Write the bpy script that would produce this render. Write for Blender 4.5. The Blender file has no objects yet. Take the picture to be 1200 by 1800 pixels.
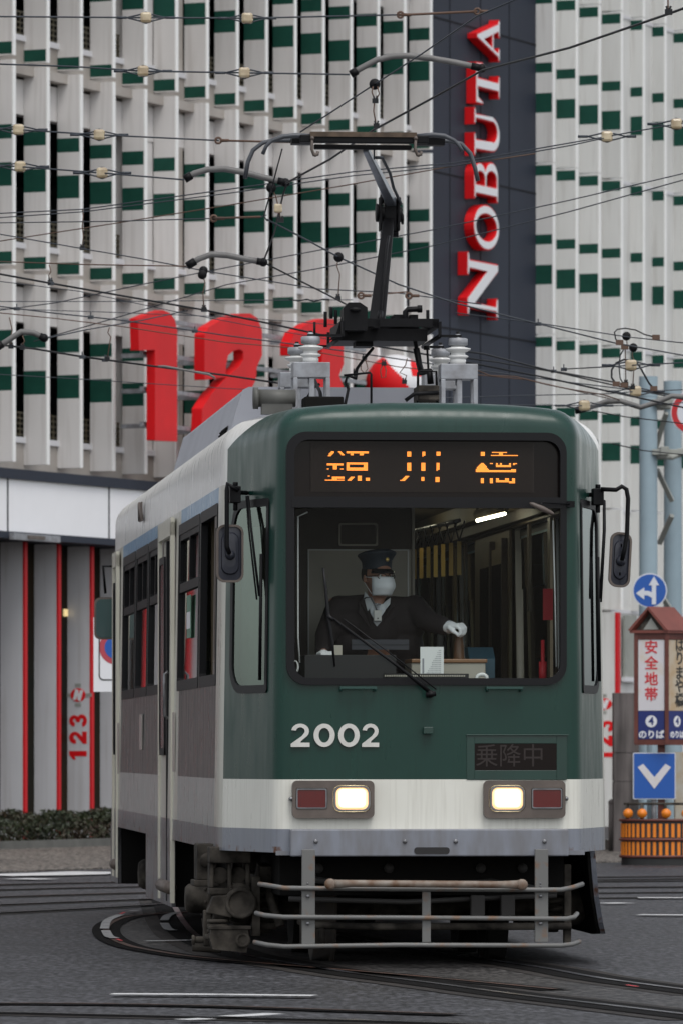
import bpy, bmesh, math, random
from mathutils import Vector, Matrix
from mathutils.geometry import tessellate_polygon
S = bpy.context.scene
C = S.collection
R = math.radians
PI = math.pi
random.seed(4)

# ------------------------------------------------------------------ camera
CAMZ = 1.28
FPX = 11000.0           # focal length in pixels of the 1200x1800 photograph
CX, HY = 600.0, 1320.0  # principal column, horizon row
cam_d = bpy.data.cameras.new('camera')
cam = bpy.data.objects.new('camera', cam_d); C.objects.link(cam)
cam.location = (0, 0, CAMZ); cam.rotation_euler = (R(90), 0, 0)
cam_d.sensor_fit = 'VERTICAL'; cam_d.sensor_height = 36; cam_d.sensor_width = 24
cam_d.lens = FPX / 1800 * 36
cam_d.shift_y = (HY - 900) / 1800
cam_d.clip_start = 1; cam_d.clip_end = 3000
cam_d.dof.use_dof = True; cam_d.dof.focus_distance = 38.0; cam_d.dof.aperture_fstop = 9.0
S.camera = cam

# ------------------------------------------------------------------ world and sun (overcast day)
SUN_EL, SUN_ROT = 62, 160
w = bpy.data.worlds.new('World'); S.world = w; w.use_nodes = True
nt = w.node_tree; nt.nodes.clear()
sky = nt.nodes.new('ShaderNodeTexSky'); sky.sky_type = 'NISHITA'; sky.sun_disc = False
sky.sun_elevation = R(SUN_EL); sky.sun_rotation = R(SUN_ROT); sky.dust_density = 2.0; sky.air_density = 1.0
hs = nt.nodes.new('ShaderNodeHueSaturation'); hs.inputs['Saturation'].default_value = 0.22
bg = nt.nodes.new('ShaderNodeBackground'); bg.inputs['Strength'].default_value = 0.148
wo = nt.nodes.new('ShaderNodeOutputWorld')
nt.links.new(sky.outputs[0], hs.inputs['Color']); nt.links.new(hs.outputs[0], bg.inputs[0]); nt.links.new(bg.outputs[0], wo.inputs[0])
sl = bpy.data.lights.new('sun', 'SUN'); sl.energy = 0.8; sl.angle = R(30); sl.color = (1, .97, .93)
so = bpy.data.objects.new('sun', sl); C.objects.link(so)
so.rotation_euler = (R(90 - SUN_EL), 0, R(180 - SUN_ROT))
S.view_settings.view_transform = 'Standard'; S.view_settings.look = 'None'
S.view_settings.exposure = 0.45; S.view_settings.gamma = 1

# ------------------------------------------------------------------ materials
def mat(name, col, rough=.5, metal=0, var=0, scale=8, stretch=(1, 1, 1), col2=None, bump=0, coat=0, emit=None, es=1, thr=(.35, .65), spec=None, detail=6):
    m = bpy.data.materials.new(name); m.use_nodes = True
    nt = m.node_tree; b = nt.nodes['Principled BSDF']; L = nt.links.new
    b.inputs['Base Color'].default_value = (*col, 1); b.inputs['Roughness'].default_value = rough; b.inputs['Metallic'].default_value = metal
    if spec is not None: b.inputs['Specular IOR Level'].default_value = spec
    if coat: b.inputs['Coat Weight'].default_value = coat; b.inputs['Coat Roughness'].default_value = .08
    if emit: b.inputs['Emission Color'].default_value = (*emit, 1); b.inputs['Emission Strength'].default_value = es
    if var or col2 or bump:
        tc = nt.nodes.new('ShaderNodeTexCoord'); mp = nt.nodes.new('ShaderNodeMapping'); mp.inputs['Scale'].default_value = stretch
        n = nt.nodes.new('ShaderNodeTexNoise'); n.inputs['Scale'].default_value = scale; n.inputs['Detail'].default_value = detail
        L(tc.outputs['Object'], mp.inputs['Vector']); L(mp.outputs[0], n.inputs['Vector'])
        r = nt.nodes.new('ShaderNodeValToRGB'); r.color_ramp.elements[0].position = thr[0]; r.color_ramp.elements[1].position = thr[1]
        c2 = col2 if col2 else tuple(c * (1 - var) for c in col)
        r.color_ramp.elements[0].color = (*col, 1); r.color_ramp.elements[1].color = (*c2, 1)
        L(n.outputs['Fac'], r.inputs['Fac']); L(r.outputs[0], b.inputs['Base Color'])
        if bump:
            bp = nt.nodes.new('ShaderNodeBump'); bp.inputs['Strength'].default_value = bump; bp.inputs['Distance'].default_value = .01
            L(n.outputs['Fac'], bp.inputs['Height']); L(bp.outputs[0], b.inputs['Normal'])
    return m
def glass(name, tint, refl_rough=.02, ior=1.5, gc=(1, 1, 1)):
    m = bpy.data.materials.new(name); m.use_nodes = True; nt = m.node_tree; nt.nodes.clear(); L = nt.links.new
    o = nt.nodes.new('ShaderNodeOutputMaterial'); t = nt.nodes.new('ShaderNodeBsdfTransparent'); t.inputs[0].default_value = (*tint, 1)
    g = nt.nodes.new('ShaderNodeBsdfGlossy'); g.inputs['Roughness'].default_value = refl_rough; g.inputs[0].default_value = (*gc, 1)
    f = nt.nodes.new('ShaderNodeFresnel'); f.inputs[0].default_value = ior
    x = nt.nodes.new('ShaderNodeMixShader'); L(f.outputs[0], x.inputs[0]); L(t.outputs[0], x.inputs[1]); L(g.outputs[0], x.inputs[2]); L(x.outputs[0], o.inputs[0])
    return m
M = {}
M['green'] = mat('green_paint', (.005, .037, .027), .32, var=.25, scale=3, coat=.35)
M['cream'] = mat('cream_paint', (.66, .65, .55), .38, col2=(.55, .52, .43), scale=9, stretch=(3, 3, .25), thr=(.3, .75), coat=.2)
M['greyband'] = mat('grey_band_paint', (.20, .215, .25), .4, col2=(.15, .15, .16), scale=6, stretch=(2, 2, .5), coat=.2)
M['sidebrown'] = mat('side_lower_reflect', (.115, .10, .093), .3, col2=(.09, .075, .068), scale=4, stretch=(3, 3, .3), coat=.4)  # brown-grey with the side's mirrored surroundings put into the colour
M['sidecream'] = mat('side_cream_paint', (.42, .39, .36), .3, col2=(.30, .26, .24), scale=10, stretch=(3, 3, .2), coat=.3)
M['blueband'] = mat('blue_band_paint', (.05, .13, .22), .3, var=.3, scale=5, coat=.4)
M['roofgrey'] = mat('roof_grey', (.27, .28, .30), .5, col2=(.2, .18, .17), scale=4)
M['rubber'] = mat('black_rubber', (.006, .006, .007), .5, spec=.25)
M['black'] = mat('black_metal', (.004, .004, .005), .5, var=.3, scale=20, spec=.18)
M['dustmetal'] = mat('dusty_metal', (.078, .069, .058), .8, col2=(.016, .014, .012), scale=9, bump=.6, spec=.15)
M['bar'] = mat('grey_bar_paint', (.135, .135, .13), .45, col2=(.17, .10, .06), scale=14, thr=(.55, .72))
M['steel'] = mat('worn_steel', (.25, .25, .26), .35, metal=.8, var=.4, scale=12)
M['gal'] = mat('galvanised', (.33, .345, .37), .5, metal=.3, col2=(.22, .22, .23), scale=12)
M['underdark'] = mat('underframe_dark', (.009, .0085, .008), .9, spec=.1)
M['glassF'] = glass('windscreen_glass', (.86, .90, .89), ior=1.17)
M['glassS'] = glass('window_glass', (.5, .53, .53))
M['glassC'] = glass('corner_glass', (.66, .72, .70), ior=2.3, gc=(.80, .95, .88))  # green-tinted gloss stands in for greenery mirrored in the pane
M['glassCR'] = glass('corner_glass_sky', (.5, .55, .56), ior=4.0, gc=(.88, .97, 1))  # strong bluish gloss puts a bright sky reflection into the right pane
M['glassR'] = glass('teal_glass', (.42, .66, .68), ior=1.15)
M['darkglass'] = mat('dark_glass', (.008, .005, .0045), .15, spec=.2)
M['mirror'] = mat('mirror_glass', (.6, .65, .65), .03, metal=1)
M['bezel'] = mat('bezel_brown', (.125, .10, .085), .5, var=.3, scale=9)
M['redlamp'] = mat('red_lamp_lens', (.10, .004, .004), .15, coat=.6)
M['lamp'] = mat('headlamp_lens', (.9, .8, .6), .2, emit=(1, .52, .18), es=.75)
M['lampmid'] = mat('headlamp_mid', (.9, .8, .6), .2, emit=(1, .74, .40), es=1.35)
M['lampcore'] = mat('headlamp_core', (1, 1, 1), .2, emit=(1, .86, .60), es=8)
M['led'] = mat('led_lit', (.3, .1, .02), .5, emit=(1, .28, .035), es=1.6)
M['ledoff'] = mat('led_unlit', (.028, .020, .014), .6)
M['leddim'] = mat('led_dim', (.016, .009, .007), .6, emit=(1, .25, .03), es=.0)
M['white'] = mat('white_paint', (.70, .70, .68), .4)
M['numwhite'] = mat('number_plate_white', (.62, .61, .57), .45, var=.1, scale=20)
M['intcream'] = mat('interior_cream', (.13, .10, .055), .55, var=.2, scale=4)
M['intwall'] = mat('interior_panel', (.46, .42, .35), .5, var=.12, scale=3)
M['intbrown'] = mat('interior_brown', (.06, .045, .032), .6, var=.3, scale=5)
M['intdark'] = mat('interior_dark', (.015, .014, .014), .7)
M['strap'] = mat('strap_yellow', (.55, .36, .08), .4)
M['tube'] = mat('light_tube', (1, 1, 1), .4, emit=(1, .93, .68), es=9)
M['facade'] = mat('facade_panel', (.73, .71, .695), .6, spec=.2, col2=(.64, .62, .60), scale=1.2, stretch=(1, 1, .25))
M['facadeR'] = mat('facade_panel_skylit', (.72, .72, .70), .6, spec=.2, col2=(.65, .65, .63), scale=1.2, stretch=(1, 1, .25))  # whiter tone carries the open-sky light on the right-hand fins
M['facgreen'] = mat('facade_green', (.012, .070, .050), .6, spec=.15, var=.2, scale=4)
M['edge'] = mat('fin_edge_white', (.86, .86, .84), .5)
M['wallbeige'] = mat('wall_beige', (.42, .385, .35), .7, col2=(.33, .30, .27), scale=2)
M['opening'] = mat('opening_shade', (.006, .006, .007), .9)
M['rail'] = mat('opening_railing', (.10, .085, .05), .6)
M['sill'] = mat('sill_white', (.62, .62, .64), .5)
M['navy'] = mat('navy_cladding', (.030, .036, .052), .6, spec=.2, var=.12, scale=.8)
M['joint'] = mat('joint_dark', (.012, .013, .017), .8, spec=.2)
M['canopy'] = mat('canopy_white', (.86, .86, .88), .4, var=.04, scale=2)
M['gfin'] = mat('ground_fin_grey', (.60, .60, .62), .5, var=.05, scale=2)
M['red'] = mat('sign_red', (.70, .008, .012), .5, var=.12, scale=2, spec=.25)
M['rededge'] = mat('edge_red', (.55, .006, .012), .5, spec=.25)
M['shopglass'] = mat('shop_glass', (.009, .010, .008), .3, col2=(.020, .012, .005), scale=.7, spec=.05)
M['paleg'] = mat('pale_green_glazing', (.40, .44, .38), .3)
M['signwhite'] = mat('sign_white', (.72, .72, .74), .4)
M['ball'] = mat('driver_skin', (.36, .18, .12), .5)
M['skin'] = M['ball']
M['suit'] = mat('navy_suit', (.018, .012, .012), .85)
M['shirt'] = mat('white_shirt', (.62, .64, .66), .7)
M['mask'] = mat('white_mask', (.88, .90, .92), .8)
M['glove'] = mat('white_glove', (.9, .9, .9), .8)
M['cap'] = mat('cap_navy', (.012, .022, .035), .6)
M['capvisor'] = mat('cap_visor', (.006, .006, .008), .2)
M['brass'] = mat('brass', (.5, .35, .12), .35, metal=.8)
M['hair'] = mat('dark_hair', (.02, .018, .016), .8)
M['fare'] = mat('fare_box_blue', (.07, .15, .20), .45)
M['copper'] = mat('copper_wood', (.26, .13, .06), .4)
M['wire'] = mat('wire_black', (.010, .011, .013), .5, spec=.3)
M['wiregrey'] = mat('wire_grey', (.045, .052, .062), .5, spec=.3)
M['wirerust'] = mat('wire_rust', (.10, .055, .035), .6)
M['porc'] = mat('porcelain_cream', (.50, .41, .26), .18, coat=.8, col2=(.30, .22, .12), scale=9)
M['porcw'] = mat('porcelain_white', (.66, .66, .64), .2, coat=.5)
M['polebl'] = mat('pole_pale_blue', (.29, .38, .43), .5, var=.12, scale=2)
M['brace'] = mat('brace_grey', (.32, .33, .30), .6, var=.2, scale=3)
M['signblue'] = mat('sign_blue', (.010, .085, .36), .4)
M['signred'] = mat('sign_ring_red', (.45, .01, .015), .4)
M['signgrey'] = mat('sign_symbol', (.60, .62, .66), .4)
M['brownred'] = mat('stop_frame_brownred', (.125, .030, .020), .5, var=.3, scale=5)
M['stoproof'] = mat('stop_roof_red', (.19, .050, .036), .5, var=.2, scale=4)
M['stopwhite'] = mat('stop_panel_white', (.62, .60, .62), .4, col2=(.60, .52, .42), scale=5, thr=(.5, .7))
M['stopcream'] = mat('stop_panel_cream', (.50, .45, .36), .4, col2=(.45, .33, .20), scale=5)
M['navysign'] = mat('stop_panel_navy', (.010, .022, .14), .4)
M['txtred'] = mat('text_red', (.55, .02, .03), .5)
M['txtblk'] = mat('text_black', (.015, .015, .015), .5)
M['txtblue'] = mat('text_blue', (.04, .15, .35), .5)
M['orange'] = mat('reflector_orange', (.75, .21, .012), .4)
M['concdark'] = mat('stained_concrete', (.16, .14, .135), .85, col2=(.04, .035, .033), scale=2.5, stretch=(3, 3, .35), bump=.3)
M['kerb'] = mat('kerb_stone', (.12, .12, .11), .8, var=.3, scale=4)

def groundmat(name, c1, c2, rough, sc, fine=60):
    m = bpy.data.materials.new(name); m.use_nodes = True; nt = m.node_tree; b = nt.nodes['Principled BSDF']; L = nt.links.new
    tc = nt.nodes.new('ShaderNodeTexCoord')
    n1 = nt.nodes.new('ShaderNodeTexNoise'); n1.inputs['Scale'].default_value = sc; n1.inputs['Detail'].default_value = 8; n1.inputs['Roughness'].default_value = .7
    n2 = nt.nodes.new('ShaderNodeTexVoronoi'); n2.inputs['Scale'].default_value = fine
    n3 = nt.nodes.new('ShaderNodeTexNoise'); n3.inputs['Scale'].default_value = fine * .6; n3.inputs['Detail'].default_value = 3
    for n in (n1, n2, n3): L(tc.outputs['Object'], n.inputs['Vector'])
    r = nt.nodes.new('ShaderNodeValToRGB'); r.color_ramp.elements[0].position = .35; r.color_ramp.elements[1].position = .7
    r.color_ramp.elements[0].color = (*c1, 1); r.color_ramp.elements[1].color = (*c2, 1)
    L(n1.outputs['Fac'], r.inputs[0])
    mx = nt.nodes.new('ShaderNodeMixRGB'); mx.blend_type = 'MULTIPLY'; mx.inputs[0].default_value = .75
    r2 = nt.nodes.new('ShaderNodeValToRGB'); r2.color_ramp.elements[0].position = .38; r2.color_ramp.elements[1].position = .68
    r2.color_ramp.elements[0].color = (.35, .35, .35, 1); r2.color_ramp.elements[1].color = (1.6, 1.6, 1.6, 1)
    L(n3.outputs['Fac'], r2.inputs[0]); L(r.outputs[0], mx.inputs[1]); L(r2.outputs[0], mx.inputs[2]); L(mx.outputs[0], b.inputs['Base Color'])
    mp = nt.nodes.new('ShaderNodeMapping'); mp.inputs['Scale'].default_value = (1, .22, 1); n4 = nt.nodes.new('ShaderNodeTexNoise'); n4.inputs['Scale'].default_value = 24; n4.inputs['Detail'].default_value = 3; n4.inputs['Roughness'].default_value = .6; b.inputs['Specular IOR Level'].default_value = .3
    L(tc.outputs['Object'], mp.inputs[0]); L(mp.outputs[0], n4.inputs['Vector'])
    r4 = nt.nodes.new('ShaderNodeValToRGB'); r4.color_ramp.elements[0].position = .40; r4.color_ramp.elements[1].position = .64; r4.color_ramp.elements[0].color = (.35, .35, .35, 1); r4.color_ramp.elements[1].color = (2.6, 2.6, 2.6, 1); L(n4.outputs['Fac'], r4.inputs[0])
    m4 = nt.nodes.new('ShaderNodeMixRGB'); m4.blend_type = 'MULTIPLY'; m4.inputs[0].default_value = .8; L(mx.outputs[0], m4.inputs[1]); L(r4.outputs[0], m4.inputs[2]); L(m4.outputs[0], b.inputs['Base Color'])  # stretched speckle: grain with the aggregate's relief shading painted into the colour
    rr = nt.nodes.new('ShaderNodeMapRange'); rr.inputs[3].default_value = rough - .12; rr.inputs[4].default_value = rough + .15
    L(n1.outputs['Fac'], rr.inputs[0]); L(rr.outputs[0], b.inputs['Roughness'])
    bp = nt.nodes.new('ShaderNodeBump'); bp.inputs['Strength'].default_value = .5; bp.inputs['Distance'].default_value = .01
    L(n2.outputs['Distance'], bp.inputs['Height']); L(bp.outputs[0], b.inputs['Normal'])
    return m
M['asphalt'] = groundmat('asphalt', (.017, .017, .019), (.045, .045, .050), .55, .7, 22)
M['asphalt2'] = groundmat('track_asphalt', (.019, .018, .018), (.044, .041, .039), .55, .9, 22)
M['pave'] = groundmat('pavement', (.085, .075, .066), (.13, .115, .10), .7, .35, 20)
M['roadwhite'] = mat('road_marking', (.55, .55, .55), .6, col2=(.22, .22, .22), scale=9, thr=(.58, .75))
M['railtop'] = mat('rail_steel', (.17, .17, .19), .3, metal=.9, col2=(.03, .03, .035), scale=1.2, thr=(.42, .58))
M['kerbpale'] = mat('kerb_pale', (.33, .33, .33), .7, col2=(.16, .16, .16), scale=12)
M['groove'] = mat('rail_groove', (.007, .0065, .0065), .8, spec=.05)
M['railconc'] = mat('rail_surround', (.040, .035, .032), .75, col2=(.022, .020, .019), scale=5, spec=.15)
M['railrust'] = mat('rail_rust', (.085, .035, .02), .6, col2=(.03, .02, .015), scale=6)

def leafmat():
    m = bpy.data.materials.new('hedge_leaves'); m.use_nodes = True; nt = m.node_tree; b = nt.nodes['Principled BSDF']; L = nt.links.new
    tc = nt.nodes.new('ShaderNodeTexCoord'); n = nt.nodes.new('ShaderNodeTexNoise'); n.inputs['Scale'].default_value = 2.2; n.inputs['Detail'].default_value = 5
    r = nt.nodes.new('ShaderNodeValToRGB'); e = r.color_ramp.elements; e[0].position = .35; e[0].color = (.010, .016, .006, 1); e[1].position = .68; e[1].color = (.045, .022, .014, 1)
    x = e.new(.5); x.color = (.024, .034, .011, 1)
    L(tc.outputs['Object'], n.inputs['Vector']); L(n.outputs['Fac'], r.inputs[0]); L(r.outputs[0], b.inputs['Base Color']); b.inputs['Roughness'].default_value = .6
    return m
M['leaf'] = leafmat()
M['twig'] = mat('hedge_twigs', (.05, .03, .02), .8)

def per_panel(m, amt):
    nt = m.node_tree; b = nt.nodes['Principled BSDF']; L = nt.links.new; src = b.inputs['Base Color'].links[0].from_socket
    oi = nt.nodes.new('ShaderNodeObjectInfo'); mr = nt.nodes.new('ShaderNodeMapRange'); mr.inputs[3].default_value = 1 - amt; mr.inputs[4].default_value = 1.0
    mx = nt.nodes.new('ShaderNodeMixRGB'); mx.blend_type = 'MULTIPLY'; mx.inputs[0].default_value = 1; L(oi.outputs['Random'], mr.inputs[0]); L(src, mx.inputs[1]); L(mr.outputs[0], mx.inputs[2])
    tc = nt.nodes.new('ShaderNodeTexCoord'); mp = nt.nodes.new('ShaderNodeMapping'); mp.inputs['Scale'].default_value = (6, 6, .35); L(oi.outputs['Random'], mp.inputs['Location']); n = nt.nodes.new('ShaderNodeTexNoise'); n.inputs['Scale'].default_value = 2; L(tc.outputs['Object'], mp.inputs[0]); L(mp.outputs[0], n.inputs['Vector'])
    r = nt.nodes.new('ShaderNodeMapRange'); r.inputs[1].default_value = .52; r.inputs[2].default_value = .75; r.inputs[3].default_value = 0; r.inputs[4].default_value = .28; L(n.outputs['Fac'], r.inputs[0])
    m2 = nt.nodes.new('ShaderNodeMixRGB'); L(r.outputs[0], m2.inputs[0]); L(mx.outputs[0], m2.inputs[1]); m2.inputs[2].default_value = (.30, .27, .24, 1); L(m2.outputs[0], b.inputs['Base Color'])
for k_ in ('facade', 'facadeR', 'gfin'): per_panel(M[k_], .10)

# ------------------------------------------------------------------ mesh builder
class MB:
    def __init__(s): s.v = []; s.f = []; s.m = []; s.sm = []
    def add(s, vs, fs, mi=0, smooth=False):
        o = len(s.v); s.v += [tuple(v) for v in vs]
        for f in fs: s.f.append([i + o for i in f]); s.m.append(mi); s.sm.append(smooth)
        return s
    def box(s, x0, x1, y0, y1, z0, z1, mi=0):
        v = [(x0, y0, z0), (x1, y0, z0), (x1, y1, z0), (x0, y1, z0), (x0, y0, z1), (x1, y0, z1), (x1, y1, z1), (x0, y1, z1)]
        return s.add(v, [(0, 3, 2, 1), (4, 5, 6, 7), (0, 1, 5, 4), (1, 2, 6, 5), (2, 3, 7, 6), (3, 0, 4, 7)], mi)
    def tube(s, pts, r, n=8, mi=0, closed=False, caps=True):
        P = [Vector(p) for p in pts]; N = len(P); rs = r if isinstance(r, (list, tuple)) else [r] * N
        rings = []; prev = None
        for i in range(N):
            a = P[i - 1] if (i > 0 or closed) else P[i]; b = P[(i + 1) % N] if (i < N - 1 or closed) else P[i]
            t = (b - a).normalized()
            if prev is None:
                u = t.cross(Vector((0, 0, 1)))
                if u.length < .1: u = t.cross(Vector((0, 1, 0)))
            else: u = prev - t * prev.dot(t)
            u.normalize(); prev = u; w_ = t.cross(u)
            rings.append([P[i] + (u * math.cos(2 * PI * k / n) + w_ * math.sin(2 * PI * k / n)) * rs[i] for k in range(n)])
        vs = [p for r_ in rings for p in r_]; fs = []
        for i in range(N - (0 if closed else 1)):
            j = (i + 1) % N
            for k in range(n): fs.append((i * n + k, i * n + (k + 1) % n, j * n + (k + 1) % n, j * n + k))
        if caps and not closed: fs.append(list(range(n))[::-1]); fs.append([(N - 1) * n + k for k in range(n)])
        return s.add(vs, fs, mi, True)
    def cyl(s, p0, p1, r0, r1=None, n=16, mi=0):
        return s.tube([p0, p1], [r0, r0 if r1 is None else r1], n, mi)
    def lathe(s, prof, c, axis='z', n=20, mi=0):
        vs = []; fs = []; c = Vector(c)
        for (r, h) in prof:
            for k in range(n):
                a = 2 * PI * k / n; x, y = r * math.cos(a), r * math.sin(a)
                d = {'z': (x, y, h), 'x': (h, x, y), 'y': (x, h, y)}[axis]
                vs.append(c + Vector(d))
        for i in range(len(prof) - 1):
            for k in range(n): fs.append((i * n + k, i * n + (k + 1) % n, (i + 1) * n + (k + 1) % n, (i + 1) * n + k))
        fs.append(list(range(n))[::-1]); fs.append([(len(prof) - 1) * n + k for k in range(n)])
        return s.add(vs, fs, mi, True)
    def ball(s, c, r, n=12, mi=0):
        if not isinstance(r, (list, tuple)): r = (r, r, r)
        vs = []; fs = []
        for i in range(n + 1):
            th = PI * i / n
            for k in range(n * 2):
                ph = PI * k / n
                vs.append((c[0] + r[0] * math.sin(th) * math.cos(ph), c[1] + r[1] * math.sin(th) * math.sin(ph), c[2] + r[2] * math.cos(th)))
        m = n * 2
        for i in range(n):
            for k in range(m): fs.append((i * m + k, (i + 1) * m + k, (i + 1) * m + (k + 1) % m, i * m + (k + 1) % m))
        return s.add(vs, fs, mi, True)
    def poly(s, loops, fn, w0, w1, mi=0, mside=None, back=True, smooth=False):
        """loops of 2D points (outer + holes) extruded from w0 (front) to w1; fn(u,v,w)->xyz"""
        tris = tessellate_polygon([[Vector((a, b, 0)) for a, b in lp] for lp in loops])
        flat = [p for lp in loops for p in lp]
        s.add([fn(a, b, w0) for a, b in flat], tris, mi)
        if w1 is not None:
            if back: s.add([fn(a, b, w1) for a, b in flat], tris, mi if mside is None else mside)
            for lp in loops:
                n = len(lp); s.add([fn(a, b, w0) for a, b in lp] + [fn(a, b, w1) for a, b in lp], [(i, (i + 1) % n, n + (i + 1) % n, n + i) for i in range(n)], mi if mside is None else mside, smooth)
        return s
    def build(s, name, mats, parent=None, bevel=0, fixn=True, auto=None):
        me = bpy.data.meshes.new(name); me.from_pydata(s.v, [], s.f)
        for m in (mats if isinstance(mats, (list, tuple)) else [mats]): me.materials.append(m)
        for p, mi, sm in zip(me.polygons, s.m, s.sm): p.material_index = mi; p.use_smooth = sm
        if fixn:
            bm = bmesh.new(); bm.from_mesh(me); bmesh.ops.recalc_face_normals(bm, faces=bm.faces); bm.to_mesh(me); bm.free()
        o = bpy.data.objects.new(name, me); C.objects.link(o)
        if parent: o.parent = parent
        if bevel:
            b = o.modifiers.new('b', 'BEVEL'); b.width = bevel; b.segments = 2; b.limit_method = 'ANGLE'; b.angle_limit = R(40)
        if auto: me.set_sharp_from_angle(angle=R(auto))
        return o
def bake(o):
    dg = bpy.context.evaluated_depsgraph_get(); dg.update()
    me = bpy.data.meshes.new_from_object(o.evaluated_get(dg)); o.modifiers.clear(); o.data = me; return o
def tag(o, label=None, cat=None, group=None, kind=None):
    if label: o['label'] = label
    if cat: o['category'] = cat
    if group: o['group'] = group
    if kind: o['kind'] = kind
    return o
def empty(name, loc=(0, 0, 0), rz=0, label=None, cat=None, group=None):
    o = bpy.data.objects.new(name, None); C.objects.link(o); o.location = loc; o.rotation_euler = (0, 0, rz); o.empty_display_size = .3
    return tag(o, label, cat, group)
def arc(cx, cy, r, a0, a1, n=8, ry=None):
    ry = r if ry is None else ry
    return [(cx + r * math.cos(R(a0 + (a1 - a0) * i / n)), cy + ry * math.sin(R(a0 + (a1 - a0) * i / n))) for i in range(n + 1)]
def rrect(x0, x1, z0, z1, r=.05, n=6, rs=None):
    r4 = rs if rs else (r, r, r, r)   # bl br tr tl
    out = []
    for (cx, cz, a0, q) in ((x0, z0, 180, r4[0]), (x1, z0, 270, r4[1]), (x1, z1, 0, r4[2]), (x0, z1, 90, r4[3])):
        if q <= 0: out.append((cx, cz)); continue
        ccx = cx + q if cx == x0 else cx - q; ccz = cz + q if cz == z0 else cz - q
        out += arc(ccx, ccz, q, a0, a0 + 90, n)
    return out
def stroke(pts, w, closed=False):
    """outline(s) of a constant-width stroke"""
    P = [Vector(p) for p in pts]; n = len(P); L_, R_ = [], []
    for i in range(n):
        a = P[i - 1] if (i > 0 or closed) else None; b = P[(i + 1) % n] if (i < n - 1 or closed) else None
        d1 = (P[i] - a).normalized() if a is not None else (b - P[i]).normalized()
        d2 = (b - P[i]).normalized() if b is not None else d1
        t = (d1 + d2); t = t.normalized() if t.length > 1e-6 else d1
        nn = Vector((-t.y, t.x)); k = w / 2 / max(.5, nn.dot(Vector((-d1.y, d1.x))))
        L_.append(tuple(P[i] + nn * k)); R_.append(tuple(P[i] - nn * k))
    return [L_, R_] if closed else [L_ + R_[::-1]]
def P(px, py, D):
    return Vector(((px - CX) / FPX * D, D, CAMZ + (HY - py) / FPX * D))
def G(px, py):
    D = CAMZ * FPX / (py - HY); return ((px - CX) / FPX * D, D)
def textmesh(s, size, bold=0.0, extr=0.0, spacing=1.0):
    cu = bpy.data.curves.new('t', 'FONT'); cu.body = s; cu.size = size; cu.align_x = 'CENTER'; cu.align_y = 'CENTER'; cu.offset = bold; cu.extrude = extr; cu.space_line = spacing; cu.resolution_u = 3
    o = bpy.data.objects.new('t', cu); C.objects.link(o)
    dg = bpy.context.evaluated_depsgraph_get(); dg.update()
    me = bpy.data.meshes.new_from_object(o.evaluated_get(dg)); bpy.data.objects.remove(o)
    v = [tuple(x.co) for x in me.vertices]; f = [list(p.vertices) for p in me.polygons]
    return v, f
def addtext(mb, s, size, fn, bold=0, extr=.002, mi=0, sx=1.0):
    """fn(u, v, w) -> xyz, w outward"""
    v, f = textmesh(s, size, bold, extr)
    mb.add([fn(a * sx, b, c) for a, b, c in v], f, mi)

# ================================================================== GROUND
mb = MB(); mb.add([(-900, -300, 0), (900, -300, 0), (900, 2000, 0), (-900, 2000, 0)], [(0, 1, 2, 3)])
tag(mb.build('road', M['asphalt']), kind='structure')

def strip(mb, pts, wd, z, mi=0, world=False):
    """flat strip following ground pixels of the photo (or world points), width in metres"""
    Q = [Vector(p) if world else Vector(G(*p)) for p in pts]
    # smooth by Catmull-Rom
    out = []
    for i in range(len(Q) - 1):
        a = Q[i - 1] if i > 0 else Q[i] * 2 - Q[i + 1]; b, c = Q[i], Q[i + 1]; d = Q[i + 2] if i < len(Q) - 2 else c * 2 - b
        for k in range(6):
            t = k / 6; out.append(.5 * ((2 * b) + (-a + c) * t + (2 * a - 5 * b + 4 * c - d) * t * t + (-a + 3 * b - 3 * c + d) * t ** 3))
    out.append(Q[-1])
    lp = stroke(out, wd)[0]; n = len(lp) // 2; Rr = lp[n:][::-1]
    mb.add([(x, y, z) for x, y in lp[:n]] + [(x, y, z) for x, y in Rr], [(i, i + 1, n + i + 1, n + i) for i in range(n - 1)], mi)
def rail(pts, name='tram_rail', world=False, surround=.26, kind=0, label='', gw=.20):
    mb = MB()
    if surround: strip(mb, pts, surround, .004, 0, world)
    strip(mb, pts, gw, .008, 1, world)
    Q = pts
    if world: off = lambda d: [(x + d, y) for x, y in Q]
    strip(mb, Q, .045, .012, 2 if kind == 0 else 3, world)
    o = mb.build(name, [M['railconc'], M['groove'], M['railtop'], M['railrust']], fixn=False)
    return tag(o, kind='structure')
# pavement in front of the store
mb = MB(); a = (-40, 86); 
pv = [(-60, 47.0), (-2.7, 66.0), (6.0, 72.0), (10.0, 75.0), (14, 98), (-3.7, 84.0), (-60, 40)]
pv = [G(-900, 1560), G(0, 1534), G(200, 1527), (2.0, 70), (4.9, 74.5), (5.6, 88), (-.5, 88), (-4.5, 83.5), (-12, 60)]
mb.poly([pv], lambda u, v, w_: (u, v, w_), .012, 0); tag(mb.build('pavement', M['pave']), kind='structure')
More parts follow.
